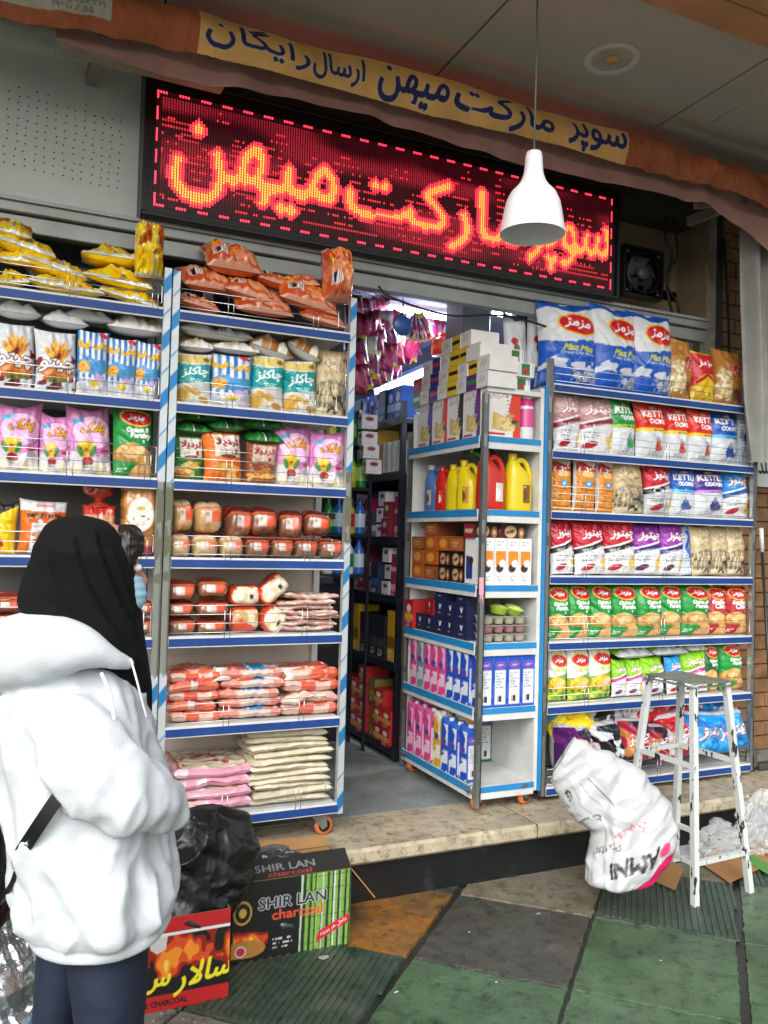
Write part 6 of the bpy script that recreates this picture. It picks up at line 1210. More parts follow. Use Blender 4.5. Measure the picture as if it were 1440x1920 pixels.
# make it square: side from the two visible front legs
sx_ = np.array([.30, .235]); cc = np.array([2.90, 2.905]); an = math.radians(-18)
def rc(w, d, sx, sy, c=cc, a=an): x, y = sx*w, sy*d; return np.array([c[0]+x*math.cos(a)-y*math.sin(a), c[1]+x*math.sin(a)+y*math.cos(a)])
LEG = []
ctr = (P0[:2]+P1[:2])/2
u_ = (P1-P0)[:2]; u_ /= np.linalg.norm(u_); v_ = np.array([-u_[1], u_[0]]); wF = np.linalg.norm((P1-P0)[:2])
dF = .42; foot = [P0[:2], P1[:2], P1[:2]+v_*dF, P0[:2]+v_*dF]; cen = sum(foot)/4
tp = [cen+(p-cen)*.60 for p in foot]
for a, b in zip(foot, tp): m = MB(); m.obox((*a, 0), (*b, topz-.004), .026, .026); m.obj('leg', CHP, t)
def at_(k, z): return np.array([*(foot[k]+(tp[k]-foot[k])*z/topz), z])
for z, prs in ((.17, ((0, 1), (1, 2), (2, 3), (3, 0))), (.56, ((1, 2), (2, 3), (3, 0)))):
    for a, b in prs: m = MB(); A, B = at_(a, z), at_(b, z); d = (B-A)/np.linalg.norm(B-A)*.014; m.obox(A+d, B-d, .02, .022); m.obj('stretcher', CHP, t)
q = [cen+(p-cen)*.68 for p in foot]; m = MB(); m.add([(*p, topz) for p in q]+[(*p, topz+.006) for p in q], [(3, 2, 1, 0), (4, 5, 6, 7), (0, 1, 5, 4), (1, 2, 6, 5), (2, 3, 7, 6), (3, 0, 4, 7)])
for a, b in ((0, 1), (1, 2), (2, 3), (3, 0)): m.obox((*(q[a]), topz-.012), (*(q[b]), topz-.012), .004, .024)
m.lathe([(.014, .0065), (.010, .0075), (0, .0075)], cen[0]+.02, cen[1], topz, 12); m.obj('seat_plate', stained('scuffed_metal_plate', '6f7a74', 'b8bcb8', .35, .55, 6, .8), t)

# ---- white plastic sack with printing
def bagcol(U, V):
    cv = SACK; u = np.clip(U*1.0, 0, .999); return cv.at(np.clip(u, 0, .999), V*.999)
SACK = Cv(1.1, .62, 'b2b5b6', 300, 2)      # U runs round the sack, V from foot to mouth
SACK.text('AMNI', .74, .30, .17, '26262a', th=.115, bold=2, ang=195); SACK.text('Plastic', .62, .405, .11, '3a3a40', th=.07, bold=0, ang=195)
SACK.poly([(.80, .08), (.85, .05), (.915, .22), (.92, .34), (.875, .33), (.83, .2)], 'b81c58'); SACK.ell(.845, .37, .02, .04, 'c83a6c'); SACK.poly([(.80, .02), (.835, .04), (.85, .10), (.81, .09)], '26262a')
SACK.text('پلاستیک', .72, .52, .13, 'b83a5c', th=.07, bold=0, ang=190); SACK.text('کیسه', .6, .62, .12, '4a4a50', th=.09, ang=190); SACK.text('LE', .6, .78, .03, '202024', th=.05, bold=1, ang=190)
for k in range(5): SACK.rect(.56+.045*k, .66, .5625+.045*k, .82, '5a5a60')
SACK.lines(.54, .70, .58, .8, 2, '3a3a40')
def pxr(px, py, dpt): return fw(px, py, dpt)
cl_ = [((1122, 1661), (1188, 1660), 3.30, .05), ((1098, 1650), (1215, 1650), 3.30, .11), ((1097, 1622), (1248, 1612), 3.32, .125), ((1101, 1592), (1268, 1570), 3.34, .12), ((1108, 1562), (1266, 1525), 3.36, .10), ((1078, 1540), (1240, 1482), 3.37, .085),
       ((1052, 1505), (1190, 1436), 3.38, .065), ((1040, 1468), (1128, 1405), 3.38, .045), ((1037, 1446), (1078, 1380), 3.38, .022)]
R = []
for A_, B_, d_, b in cl_:
    A_, B_ = pxr(*A_, d_), pxr(*B_, d_); hz = np.array([fwd[0], fwd[1], .0]); hz /= np.linalg.norm(hz); c = (A_+B_)/2; c[2] = max(c[2], .012); R.append((*c, *((B_-A_)/2), *(hz*b)))
me = loft('plastic_sack', R, 200, 150, 2.1, lambda P, T, V: .026*crum(P, 3, 4.2, 8, .04)*(.5+.5*np.minimum(1, V*6)), bagcol, caps=False)
t = empty('plastic_sack', 'large crumpled white printed plastic sack leaning beside the stool', 'sack', (0, 0, 0))
SM_ = mat('white_sack_film', rough=.38, attr=True, coat=.2, bump=.003, bscale=30); link('sack_body', me, SM_, t)
c = np.array(R[0][:3]); m = MB(); m.add([tuple(c+np.array([.045*math.cos(a), .045*math.sin(a), 0])) for a in np.linspace(0, 6.28, 24)], [tuple(range(24))[::-1]]); m.obj('sack_base', mat('white_plastic_plain', 'd4d6d6', .4), t)
# ---- flat cardboard, white sheet, clear film
def sheet(nm, pts, z, m, label, cat, grp=None, th=.004, curl=0):
    P = [atz(*p, z)[:2] for p in pts]; n = len(P); mb = MB(); mb.add([(*p, z) for p in P]+[(*p, z+th) for p in P], [tuple(range(n)), tuple(range(n, 2*n))[::-1]]+[(k, (k+1) % n, n+(k+1) % n, n+k) for k in range(n)]); return tag(mb.obj(nm, m), label, cat, grp)
KR = mat('kraft_cardboard', 'a97c4e', .7, var=.25, vscale=5)
sheet('cardboard_sheet', [(1195, 1628), (1200, 1640), (1266, 1670), (1282, 1632), (1240, 1600)], .0085, KR, 'torn flat cardboard piece in front of the white sack', 'cardboard', 'flat cardboard pieces')
sheet('cardboard_sheet', [(1312, 1618), (1368, 1656), (1440, 1622), (1500, 1600), (1440, 1580), (1345, 1590)], .009, KR, 'flat cardboard piece under the right legs of the stool', 'cardboard', 'flat cardboard pieces')
sheet('green_tape_strip', [(1372, 1598), (1440, 1640), (1452, 1626), (1384, 1588)], .0145, mat('green_tape', '4c8a34', .5), 'green printed strip across the flat cardboard', 'strip', th=.001)
sheet('cardboard_sheet', [(1405, 1586), (1470, 1620), (1500, 1590), (1420, 1570)], .018, KR, 'flat cardboard piece at the far right edge', 'cardboard', 'flat cardboard pieces')
sheet('white_sheet', [(1255, 1600), (1262, 1617), (1345, 1600), (1300, 1570), (1262, 1572)], .0075, mat('white_card', 'd4dadd', .5, var=.1), 'white sheet lying on the paving behind the stool', 'sheet')
CF = mat('clear_bag_film', 'd3d8da', .12, bump=.006, bscale=30, coat=1, alpha=.42)
for i, (px, py, a, b, hh, sd) in enumerate([(1338, 1604, .13, .075, .15, 3), (1424, 1592, .17, .085, .26, 6)]):
    c = atz(px, py, 0.012)
    me = loft('clear_plastic_bag', [xring((*c[:2], .012), a*.8, b*.8), xring((*c[:2], .05), a, b), xring((c[0], c[1], .02+hh*.6), a*.8, b*.8), xring((c[0]+.02, c[1], .02+hh*.95), a*.4, b*.45), xring((c[0]+.02, c[1], .02+hh*1.1), a*.1, b*.1)], 110, 60, 2, lambda P, T, V: .045*crum(P, sd, 7., 9, .06)+.012*crum(P, sd+2, 20., 5))
    tag(link('clear_plastic_bag', me, CF), ['crumpled clear plastic bag on the ground behind the stool', 'larger crumpled clear plastic bag at the right edge by the step'][i], 'plastic bag', 'clear plastic bags')
# ---- broom, sign, brush wheel at the right edge
t = empty('broom', 'long dark broom handle with a white grip leaning on the brick wall', 'broom', (0, 0, 0))
a, b, c = aty(1427, 990, 3.55), aty(1429, 1035, 3.55), aty(1446, 1330, 3.5); m = MB(); m.tube([b, c, c+(c-b)*.8], .0085, 10); m.obj('handle', mat('dark_handle', '2c2f30', .4), t); m = MB(); m.tube([a, b], [.013, .0125], 12); m.obj('grip', mat('white_grip', 'dcdcda', .45), t)
m = MB(); a = aty(1432, 1475, 3.50); m.box(a[0]-.06, a[0]+.06, a[1]-.03, a[1]+.03, .2302, .27, bev=.008); m.obj('brush', mat('bristles', '3a3a38', .8), t)
t = empty('wall_sign', 'white sign with black Persian letters on the brick wall at the right edge', 'sign', (0, 0, 0))
a, b = aty(1421, 832, 3.81), aty(1421, 912, 3.81); cv = Cv(.34, .2, 'd8dcda', 300); cv.text('فیلد', .26, .45, .46, '141414', bold=2); cv.text('آی', .16, .85, .12, '303030'); U, V = np.meshgrid(np.linspace(0, .34, cv.nx), np.linspace(b[2], a[2], cv.ny))
m = MB(); m.box(a[0], a[0]+.34, 3.812, 3.83, b[2], a[2]); m.obj('board', mat('white_sign_board', 'd8dcda', .4), t)
link('lettering', npmesh('lettering', np.stack([a[0]+U, U*0+3.8105, V], -1).reshape(-1, 3), gridfaces(cv.nx, cv.ny), cv.out().reshape(-1, 3), False), PAPER, t)
t = empty('loose_wheel', 'black swivel wheel standing on the step at the right edge', 'wheel', (3.93, 3.5, .2302), (0, 0, .5))
m = MB(); m.lathe([(0, -.02), (.036, -.02), (.042, -.012), (.042, .012), (.036, .02), (0, .02)], 0, 0, .042, 24, axis='y'); m.obj('wheel', BLACKP, t)
m = MB(); m.box(-.03, .03, -.028, -.023, .03, .1); m.box(-.03, .03, .023, .028, .03, .1); m.box(-.04, .04, -.04, .04, .1, .105); m.obj('fork', STEEL, t)

# ---- charcoal boxes
def fire(cv, x0, y0, x1, y1, seed=5):
    P = np.stack([cv.U*cv.w*14, cv.V*cv.h*7, cv.U*0], -1); n = .55*vn(P, 1, seed)+.3*vn(P, 2.3, seed+1)+.15*vn(P, 5, seed+2); f = (1-abs((cv.V-y0)/(y1-y0)-.35)*1.1)*.42
    b = (cv.U > x0) & (cv.U < x1) & (cv.V > y0) & (cv.V < y1)
    for th, c in ((.50, '8c1c0c'), (.56, 'd0481a'), (.62, 'e88a24'), (.70, 'f4c84a')): cv.paint(b & (n*.75+f*.6 > th+.02), c)
B1W, B1H, B1D = .40, .285, .26
cv = Cv(B1W, B1H, 'b81c20', 420); cv.rect(0, .17, 1, .84, '14110f'); cv.rect(0, .80, 1, .835, 'e0dcd8'); fire(cv, 0, .34, 1, .80); cv.text('سالار', .80, .33, .44, 'e6dc28', th=.30, bold=2, shear=.35, ang=8); cv.text('س', .42, .30, .2, 'e6dc28', th=.18, bold=2, shear=.3)
cv.text('PURE CHARCOAL', .46, .085, .42, '1c1210', th=.06, bold=1); cv.poly([(.36, .8), (.5, .8), (.49, .66), (.42, .62), (.37, .68)], 'c4c2be')
b1 = empty('charcoal_box', 'red and black charcoal box with flames and yellow lettering, nearest the customer', 'cardboard box', (.714-B1W/2, 2.70+B1D/2, 0.001), (0, 0, 0))
def openbox(par, w, d, h, front, side, inner, thk=.004, flaps=(), edge='8a6a44'):
    link('front_panel', pbox('front_panel', w, thk, h, front, side, edge, inner, right=side), PAPER, par, (0, -d/2+thk/2, 0))
    link('back_panel', pbox('back_panel', w, thk, h, inner, side, edge, inner), PAPER, par, (0, d/2-thk/2, 0))
    for s in (-1, 1): link('side_panel', pbox('side_panel', thk, d-2*thk-.0006, h-.001, inner, side if s < 0 else inner, edge, inner, right=side if s > 0 else inner), PAPER, par, (s*(w/2-thk/2), 0, 0))
    m = MB(); m.box(-w/2+thk, w/2-thk, -d/2+thk, d/2-thk, .001, .004); m.obj('bottom', KR, par)
openbox(b1, B1W, B1D, B1H, cv, 'a01c1e', '9a7448')
B2W, B2H, B2D = .445, .275, .24
cv = Cv(B2W, B2H, '121212', 420); cv.rect(.55, 0, 1, 1, '1c2a1e')
for k in range(16):
    x = .56+.03*k+random.uniform(-.01, .01); cv.poly([(x, 0), (x+.012, 0), (x+.03, 1), (x+.012, 1)], random.choice(['6a9a3c', '3c6a2c', '8ab85a', 'b8c8b0', 'd0d8d0', '4a7a34'])); 
for k in range(8): x = .60+.05*k; cv.poly([(x, 0), (x+.025, 0), (x+.035, 1), (x+.012, 1)], '7aa648'); [cv.rect(x+.004, v, x+.04, v+.008, '2c4a1c') for v in np.arange(.1, 1, .17)]
cv.text('SHIR LAN', .50, .70, .56, '1a1a1c', th=.14, bold=1, out='c8ccd0', ow=2); cv.text('charcoal', .54, .54, .42, 'd8502c', th=.12, bold=1); cv.ell(.09, .62, .075, .15, 'b8923a'); cv.ell(.09, .62, .06, .12, '1c1a14'); cv.ell(.09, .62, .03, .06, 'c8a24a'); fire(cv, .02, .2, .3, .48, 8)
cv.ell(.13, .16, .15, .11, 'b07a34'); cv.rect(0, .06, .13, .26, 'b07a34'); cv.ell(.08, .14, .045, .07, 'd8d0c8'); cv.ell(.08, .14, .036, .055, 'c02c40'); cv.lines(.34, .1, .52, .26, 3, 'c8c8c8'); cv.poly([(.7, .1), (.98, .3), (.99, .42), (.72, .24)], 'c8203c'); cv.text('داخل هر بسته', .85, .27, .24, 'f4f0f0', th=.07, ang=24)
b2 = empty('charcoal_box', 'open black charcoal box with bamboo picture and silver lettering, flaps up', 'cardboard box', (.772+B2W/2-.0, 2.892+B2D/2, 0.001), (0, 0, math.radians(-1)))
openbox(b2, B2W, B2D, B2H, cv, '1a1a18', 'ae8452')
# flaps of the second box
FK = pbox('flap', B2W, .004, .085, (lambda c: (c.text('SHIR LAN', .45, .5, .5, '8a8e90', bold=0, th=.3), c.text('charcoal', .48, .2, .36, 'b03c2c', th=.22), c)[-1])(Cv(B2W, .085, '1c1c1c', 300)), '8a6a44', '8a6a44', 'ae8452')
link('flap', FK, PAPER, b2, (0, -B2D/2+.005, B2H), (-.95, 0, 0)); link('flap', pbox('flap', B2W, .004, .09, 'ae8452', '8a6a44', '8a6a44', '1a1a18'), PAPER, b2, (0, B2D/2-.002, B2H), (-1.42, 0, 0))
link('flap', pbox('flap', .004, B2D-.02, .16, 'ae8452', 'ae8452', '8a6a44', '8a6a44', right='1a1a18'), PAPER, b2, (B2W/2+.001, 0, B2H-.003), (0, 2.45, 0))
BLK = mat('black_bin_film', '131416', .34, bump=.003, bscale=14, coat=.15)
def blob(nm, R, n, m, disp, mt_, label, cat, grp=None, p=2): return tag(link(nm, loft(nm, R, n, m, p, disp), mt_), label, cat, grp)
# black bag in the first box: rises above it and drapes over the rim
R = []
for (L_x, R_x, py, b) in [(300, 405, 1735, .08), (292, 425, 1712, .10), (285, 452, 1690, .12), (282, 470, 1660, .13), (285, 474, 1628, .13), (292, 478, 1595, .12), (300, 468, 1565, .105), (315, 462, 1540, .08), (335, 440, 1524, .05), (350, 415, 1514, .015)]:
    A_, B_ = aty(L_x, py, 2.83), aty(R_x, py, 2.83); R.append(((A_[0]+B_[0])/2, 2.83, A_[2]*.5+B_[2]*.5, (B_[0]-A_[0])/2, 0, 0, 0, b, 0))
blob('bin_bag', R, 200, 150, lambda P, T, V: .05*(ridge(P, 5.5, 3)**2-.5)+.020*crum(P, 5, 5.0, 6, .14)+.009*(ridge(P, 16, 6)**2-.4)+.004*(ridge(P, 38, 6)-.5), BLK, 'big black bin bag bulging out of the red charcoal box', 'bin bag')
c = b2.location; R = [xring((c[0]-.03, c[1], .06), .15, .09), xring((c[0]-.03, c[1], .18), .17, .1), xring((c[0]-.04, c[1], .27), .14, .08), xring((c[0]-.05, c[1], .33), .07, .05), xring((c[0]-.05, c[1], .345), .01, .01)]
blob('bin_bag', R, 110, 60, lambda P, T, V: .045*crum(P, 15, 7., 8, .06), mat('grey_black_film', '33363a', .2, bump=.004, bscale=30, coat=.6), 'grey black film crumpled inside the open bamboo charcoal box', 'bin bag')

# ---- foil bag of snacks at the lower left edge
def foilcol(U, V):
    P = np.stack([np.cos(U*6.28)*2, np.sin(U*6.28)*2, V*3], -1); n = vn(P, 2.2, 4); c = np.tile(lin('b9bcc0'), U.shape+(1,)); c[n > .68] = lin('2a8cc0'); c[(V > .88)] = lin('2aa4d0'); c[(n < .2)] = lin('8a8a90'); return c
R = [xring(fw(px, py, 1.9)*np.array([1, 1, 1]), a, b) for px, py, a, b in [(-5, 2050, .05, .05), (-5, 1980, .085, .09), (-2, 1900, .10, .10), (-2, 1830, .10, .10), (0, 1770, .085, .08), (5, 1715, .05, .05), (12, 1685, .02, .02)]]
lo = R[0]; R = [(lo[0], lo[1], .02, .05, 0, 0, 0, .05, 0), (lo[0], lo[1], .15, .1, 0, 0, 0, .1, 0)]+R
t = tag(link('foil_parcel', loft('foil_parcel', R, 90, 110, 2.2, lambda P, T, V: .03*crum(P, 4, 9., 8, .04), foilcol), mat('silver_crumple', rough=.18, metal=.8, attr=True, bump=.008, bscale=30)), 'tall crumpled silver and blue foil parcel at the lower left edge', 'parcel')
# stock on the lower shelves behind the customer
stack(['red', 'purple'], -.18, .02, YM+.15, ZS(5), ZS(5)+.16, 4, 'flat bread pack, left stack, sixth shelf of the left rack', 'flat breads on the left rack')
stack(['blue', 'pink'], .06, .28, YM+.15, ZS(5), ZS(5)+.16, 4, 'flat bread pack, middle stack, sixth shelf of the left rack', 'flat breads on the left rack')
stack(['cream'], -.15, .12, YM+.17, ZS(6), ZS(6)+.2, 7, 'cream flat bread, left stack, bottom shelf of the left rack', 'flat breads on the left rack', m=MATS['bread_crust'])
stack(['lav'], .16, .46, YM+.19, ZS(6), ZS(6)+.14, 3, 'lavash pack behind the customer, bottom shelf of the left rack', 'flat breads on the left rack')
for i, x in enumerate((.02, .17, .32)):
    for k in range(2): tag(link('bread_loaf', LO['small'][0], WRAP, loc=(x, YM+.13, ZS(4)+.001+k*.083), scale=(1.15, 1, 1)), f'dark loaf behind the headscarf, {OR[i]} from left, {["lower","upper"][k]}, fifth shelf', 'bread', 'wrapped loaves on the left rack')

# ================================================================ THE CUSTOMER
HR = np.array([rgt[0], rgt[1], 0]); HR /= np.linalg.norm(HR); HF = np.array([fwd[0], fwd[1], 0]); HF /= np.linalg.norm(HF)
PD = 1.68
def ring(py, L_, R_, b, d=PD, tilt=0):
    A_, B_ = fw(L_, py, d), fw(R_, py, d); c = (A_+B_)/2; a = np.linalg.norm((B_-A_)[:2])/2
    return (*c, *(HR*a+np.array([0, 0, tilt])), *(HF*b))
def merge(name, meshes, vox, smooth, disp=None):
    V = []; Fc = []; off = 0
    for me in meshes:
        n = len(me.vertices); co = np.empty(n*3, np.float32); me.vertices.foreach_get('co', co); V.append(co.reshape(-1, 3)); Fc += [tuple(i+off for i in p.vertices) for p in me.polygons]; off += n
    me = pm(name+'_src', np.concatenate(V), Fc, True); o = bpy.data.objects.new(name+'_src', me); COL.objects.link(o)
    r_ = o.modifiers.new('r', 'REMESH'); r_.mode = 'VOXEL'; r_.voxel_size = vox; r_.use_smooth_shade = True
    sm = o.modifiers.new('s', 'SMOOTH'); sm.iterations = smooth; sm.factor = .6
    res = bpy.data.meshes.new_from_object(o.evaluated_get(bpy.context.evaluated_depsgraph_get())); bpy.data.objects.remove(o); bpy.data.meshes.remove(me); res.name = name
    if disp is not None:
        n = len(res.vertices); co = np.empty(n*3, np.float32); res.vertices.foreach_get('co', co); co = co.reshape(-1, 3).astype(float); no = np.empty(n*3, np.float32); res.vertices.foreach_get('normal', no)
        co = co+no.reshape(-1, 3)*disp(co)[:, None]; res.vertices.foreach_set('co', co.astype(np.float32).ravel()); res.update()
    res.polygons.foreach_set('use_smooth', [True]*len(res.polygons)); return res
pc = fw(170, 1400, PD); person = empty('person', 'woman in black headscarf and white hoodie, seen from behind, looking at the bread', 'person', (pc[0], pc[1], 0)); PO = -np.array([pc[0], pc[1], 0])
def pch(me, m, name): o = link(name, me, m, person); o.location = PO; return o
def tubeme(pts, rr, n=20, k=30):
    m = MB(); K = cr([(*p, r) for p, r in zip(pts, rr)], k); m.tube(K[:, :3], list(K[:, 3]), n); return m.mesh('tube', True)
W3 = lambda px, py, d: fw(px, py, d)
# body
FD = HR*.92+HF*.39; FD /= np.linalg.norm(FD); LD = np.cross([0, 0, 1], FD)          # facing and her left
headc = W3(186, 1066, 1.69); HS = .86
def headshape():
    R = []
    for z, a, b, o in [(-.125, .028, .026, .03), (-.115, .05, .04, .03), (-.085, .072, .055, .02), (-.04, .086, .066, .008), (.0, .09, .071, .0), (.04, .09, .073, -.004), (.075, .078, .066, -.006), (.10, .05, .045, -.006), (.112, .015, .015, -.006)]:
        c = headc+(FD*o+np.array([0, 0, z]))*HS; R.append((*c, *(FD*a*HS), *(LD*b*HS)))
    def dsp(P, T, V):
        q = (P-headc)/HS; f = q@FD; l = q@LD; z = q[..., 2]; d = .019*np.exp(-((l/.011)**2+((z+.028)/.022)**2))*(f > 0)-.008*np.exp(-(((np.abs(l)-.03)/.014)**2+((z-.004)/.012)**2))*(f > 0)+.006*np.exp(-((l/.02)**2+((z+.068)/.008)**2))*(f > 0); return d
    return loft('head', R, 64, 60, 2.1, dsp)
hipz = .80; fr_, fl_ = W3(215, 1800, 1.66), W3(120, 1800, 1.77)
parts = [headshape(), tubeme([headc+[0, 0, -.07]-FD*.02, headc+[0, 0, -.18]-FD*.03], [.05, .055], 20, 8)]
tor = [ring(1262, 95, 215, .06), ring(1320, 60, 240, .09), ring(1450, 80, 235, .09), ring(1580, 95, 235, .085), ring(1700, 105, 240, .085), ring(1760, 110, 240, .085)]; parts.append(loft('torso', tor, 40, 30, 2.3))
def legpts(top, foot): kn = (top+np.array([foot[0], foot[1], 0]))/2; return [top+[0, 0, .08], top, np.array([*(top[:2]*.5+np.array(foot)*.5), .45]), np.array([*foot, .28]), np.array([*foot, .08])]
gr_ = np.array([fr_[0], fr_[1]]); gl_ = np.array([fl_[0], fl_[1]])
for tp_, ft in ((fr_, gr_), (fl_, gl_)): parts.append(tubeme(legpts(tp_, ft), [.05, .055, .048, .042, .032], 20, 24)); parts.append(tubeme([np.array([*ft, .05]), np.array([*ft, .04])+FD*.08, np.array([*ft, .03])+FD*.16], [.035, .035, .02], 14, 10))
sh = W3(140, 1330, 1.60); el = W3(215, 1480, 1.58); wr = W3(285, 1510, 1.70); sh2 = W3(120, 1320, 1.82); el2 = W3(190, 1480, 1.86); wr2 = W3(270, 1500, 1.90)
for a_, b_, c_ in ((sh, el, wr), (sh2, el2, wr2)):
    parts.append(tubeme([a_, b_, c_], [.045, .038, .026], 16, 24)); hd = (c_-b_)/np.linalg.norm(c_-b_); up_ = np.array([0, 0, 1.]); sd = np.cross(hd, up_)
    hd = HF*.95-HR*.25; hd /= np.linalg.norm(hd); parts.append(tubeme([c_, c_+hd*.04, c_+hd*.075], [.024, .034, .03], 14, 8))
    for k in range(4): o_ = up_*(.024-.016*k); L_ = (.068, .078, .074, .058)[k]; b0 = c_+hd*.07+o_; parts.append(tubeme([b0, b0+hd*L_*.5, b0+hd*L_*.8-sd*.012, b0+hd*L_-sd*.024], [.0095, .009, .008, .006], 8, 10))
    b0 = c_+hd*.03+up_*.028; parts.append(tubeme([b0, b0+hd*.03+up_*.02, b0+hd*.058+up_*.02-sd*.008], [.011, .0095, .0075], 8, 8))
SKIN = mat('skin', 'b98670', .5, var=.06, vscale=20)
pch(merge('body', parts, .0045, 2), SKIN, 'body')
for s_ in (-1, 1): m = MB(); e = headc+(FD*.083+LD*s_*.031+[0, 0, .004])*HS; m.lathe([(0, -.009), (.0075, -.006), (.011, 0), (.0075, .006), (0, .009)], e[0], e[1], e[2], 14); o = m.obj('eye', mat('eye_white', 'd8d4d0', .2), person); o.location = PO; m = MB(); e2 = e+FD*.0085; m.lathe([(0, -.004), (.004, 0), (0, .004)], e2[0], e2[1], e2[2], 10); o2 = m.obj('iris', mat('dark_iris', '2a1a12', .15), o)
# hair at the brow, face mask
R = [(*(headc+(FD*.058+np.array([0, 0, z]))*HS), *(FD*a*HS), *(LD*b*HS)) for z, a, b in [(.012, .026, .062), (.035, .036, .066), (.06, .040, .066), (.088, .034, .058), (.106, .014, .03)]]
hair = loft('hair', R, 90, 50, 2, lambda P, T, V:   .0012*np.sin(T*60)+.007*(ridge(P, 60, 3)-.5)); 
co = np.array([v.co for v in hair.vertices]); q = (co-headc)/HS; f_ = q@FD; kill = (q[:, 2] < .03) & (np.abs(q@LD) < .046) & (f_ > .06); co[kill] -= FD*.03; hair.vertices.foreach_set('co', co.astype(np.float32).ravel()); pch(hair, mat('dark_brown_hair', '1d1411', .45), 'hair')
R = [(*(headc+(FD*o_+np.array([0, 0, z]))*HS), *(FD*a*HS), *(LD*b*HS)) for z, a, b, o_ in [(-.122, .035, .030, .04), (-.10, .052, .048, .045), (-.07, .064, .056, .046), (-.045, .072, .060, .036), (-.02, .068, .062, .030), (-.012, .055, .058, .03)]]
pch(loft('face_mask', R, 60, 40, 2.0, lambda P, T, V: .0007*np.sin(V*42)), mat('blue_face_mask', '9cc8dc', .7), 'face_mask')
# headscarf
HJ = [ring(967, 142, 162, .008, 1.68), ring(972, 120, 188, .045, 1.68), ring(985, 97, 214, .080), ring(1005, 84, 231, .100), ring(1035, 68, 244, .11), ring(1070, 56, 251, .11), ring(1105, 49, 257, .11), ring(1137, 46, 262, .105), ring(1163, 62, 265, .10), ring(1190, 98, 267, .09), ring(1222, 140, 270, .078, 1.69), ring(1255, 175, 275, .066, 1.70), ring(1300, 205, 283, .05, 1.73), ring(1345, 240, 287, .025, 1.75)]
FOLD = [([1003, 1090, 1182], [182, 208, 258], .010, .020), ([1008, 1100, 1205], [140, 168, 236], .008, .026), ([1040, 1120, 1180], [92, 112, 160], .007, .02), ([1030, 1100, 1165], [215, 238, 262], .006, .012), ([1120, 1160, 1200], [70, 120, 190], .007, .016)]
def hjf(P):
    q = P-CAM; w = q@fwd; X_p = 720+F*(q@rgt)/w; Y_p = 960-F*(q@upv)/w; near = np.clip((1.72-w)/.03, 0, 1); d = 0
    for ys_, xs_, amp, wd in FOLD:
        c = np.polyfit(ys_, xs_, 2); dx = (X_p-np.polyval(c, Y_p))*w/F; ok = np.clip((Y_p-ys_[0]+12)/25, 0, 1)*np.clip((ys_[-1]+15-Y_p)/25, 0, 1); d = d+amp*ok*np.where(dx > 0, -np.exp(-dx/wd)*np.clip(dx/.0025, 0, 1), np.exp(dx/wd)*.6)
    return d*near
def hjd(P):
    q = P-headc; x = q@HR; z = q[:, 2]; u = x*.75+z*.66
    f = .014*np.sin(z*30+x*22)*np.exp(-((x+.02)/.09)**2)*(z < .04)
    f = f*.4; f += hjf(P)+.005*(ridge(np.stack([u*1., x*.4, z*.25], -1), 13, 5)-.6)+.004*(ridge(np.stack([(x+z*.45)*1.6, q@HF, z*.2], -1), 16, 9)-.6); return f
SC_ = mat('black_scarf_cloth', '08090b', .9, spec=.25)
pch(merge('headscarf', [loft('h', HJ, 64, 80, 2.15), tubeme([W3(66, 1125, 1.63), W3(110, 1165, 1.60), W3(180, 1205, 1.61), W3(245, 1238, 1.66)], [.03, .028, .03, .022], 18, 20)], .006, 3, hjd), SC_, 'headscarf')
# hoodie
TOR = [ring(1235, 80, 215, .07), ring(1262, 48, 240, .10), ring(1300, 24, 262, .125), ring(1350, 12, 274, .14), ring(1420, 6, 288, .15), ring(1500, 20, 298, .155), ring(1580, 30, 306, .16), ring(1640, 38, 318, .165), ring(1690, 50, 324, .168), ring(1704, 58, 322, .162), ring(1712, 64, 318, .156), ring(1726, 70, 316, .152), ring(1742, 78, 312, .15)]
SL = tubeme([W3(125, 1330, 1.60), W3(142, 1395, 1.57), W3(175, 1452, 1.555), W3(222, 1484, 1.56), W3(268, 1500, 1.60), W3(304, 1515, 1.65), W3(322, 1528, 1.68)], [.07, .078, .078, .070, .058, .044, .034], 28, 40)
SL2 = tubeme([W3(90, 1330, 1.80), W3(110, 1440, 1.86), W3(190, 1490, 1.87), W3(290, 1500, 1.82)], [.07, .075, .065, .04], 22, 30)
HD = tubeme([W3(250, 1246, 1.62), W3(205, 1232, 1.58), W3(150, 1215, 1.565), W3(95, 1212, 1.58), W3(40, 1222, 1.63), W3(-5, 1235, 1.72), W3(20, 1225, 1.84), W3(110, 1215, 1.87), W3(200, 1235, 1.80), W3(248, 1250, 1.70)], [.008, .022, .045, .062, .075, .07, .06, .05, .035, .012], 24, 70)
HD2 = tubeme([W3(70, 1165, 1.66), W3(62, 1200, 1.62), W3(70, 1235, 1.61)], [.035, .06, .04], 20, 16)
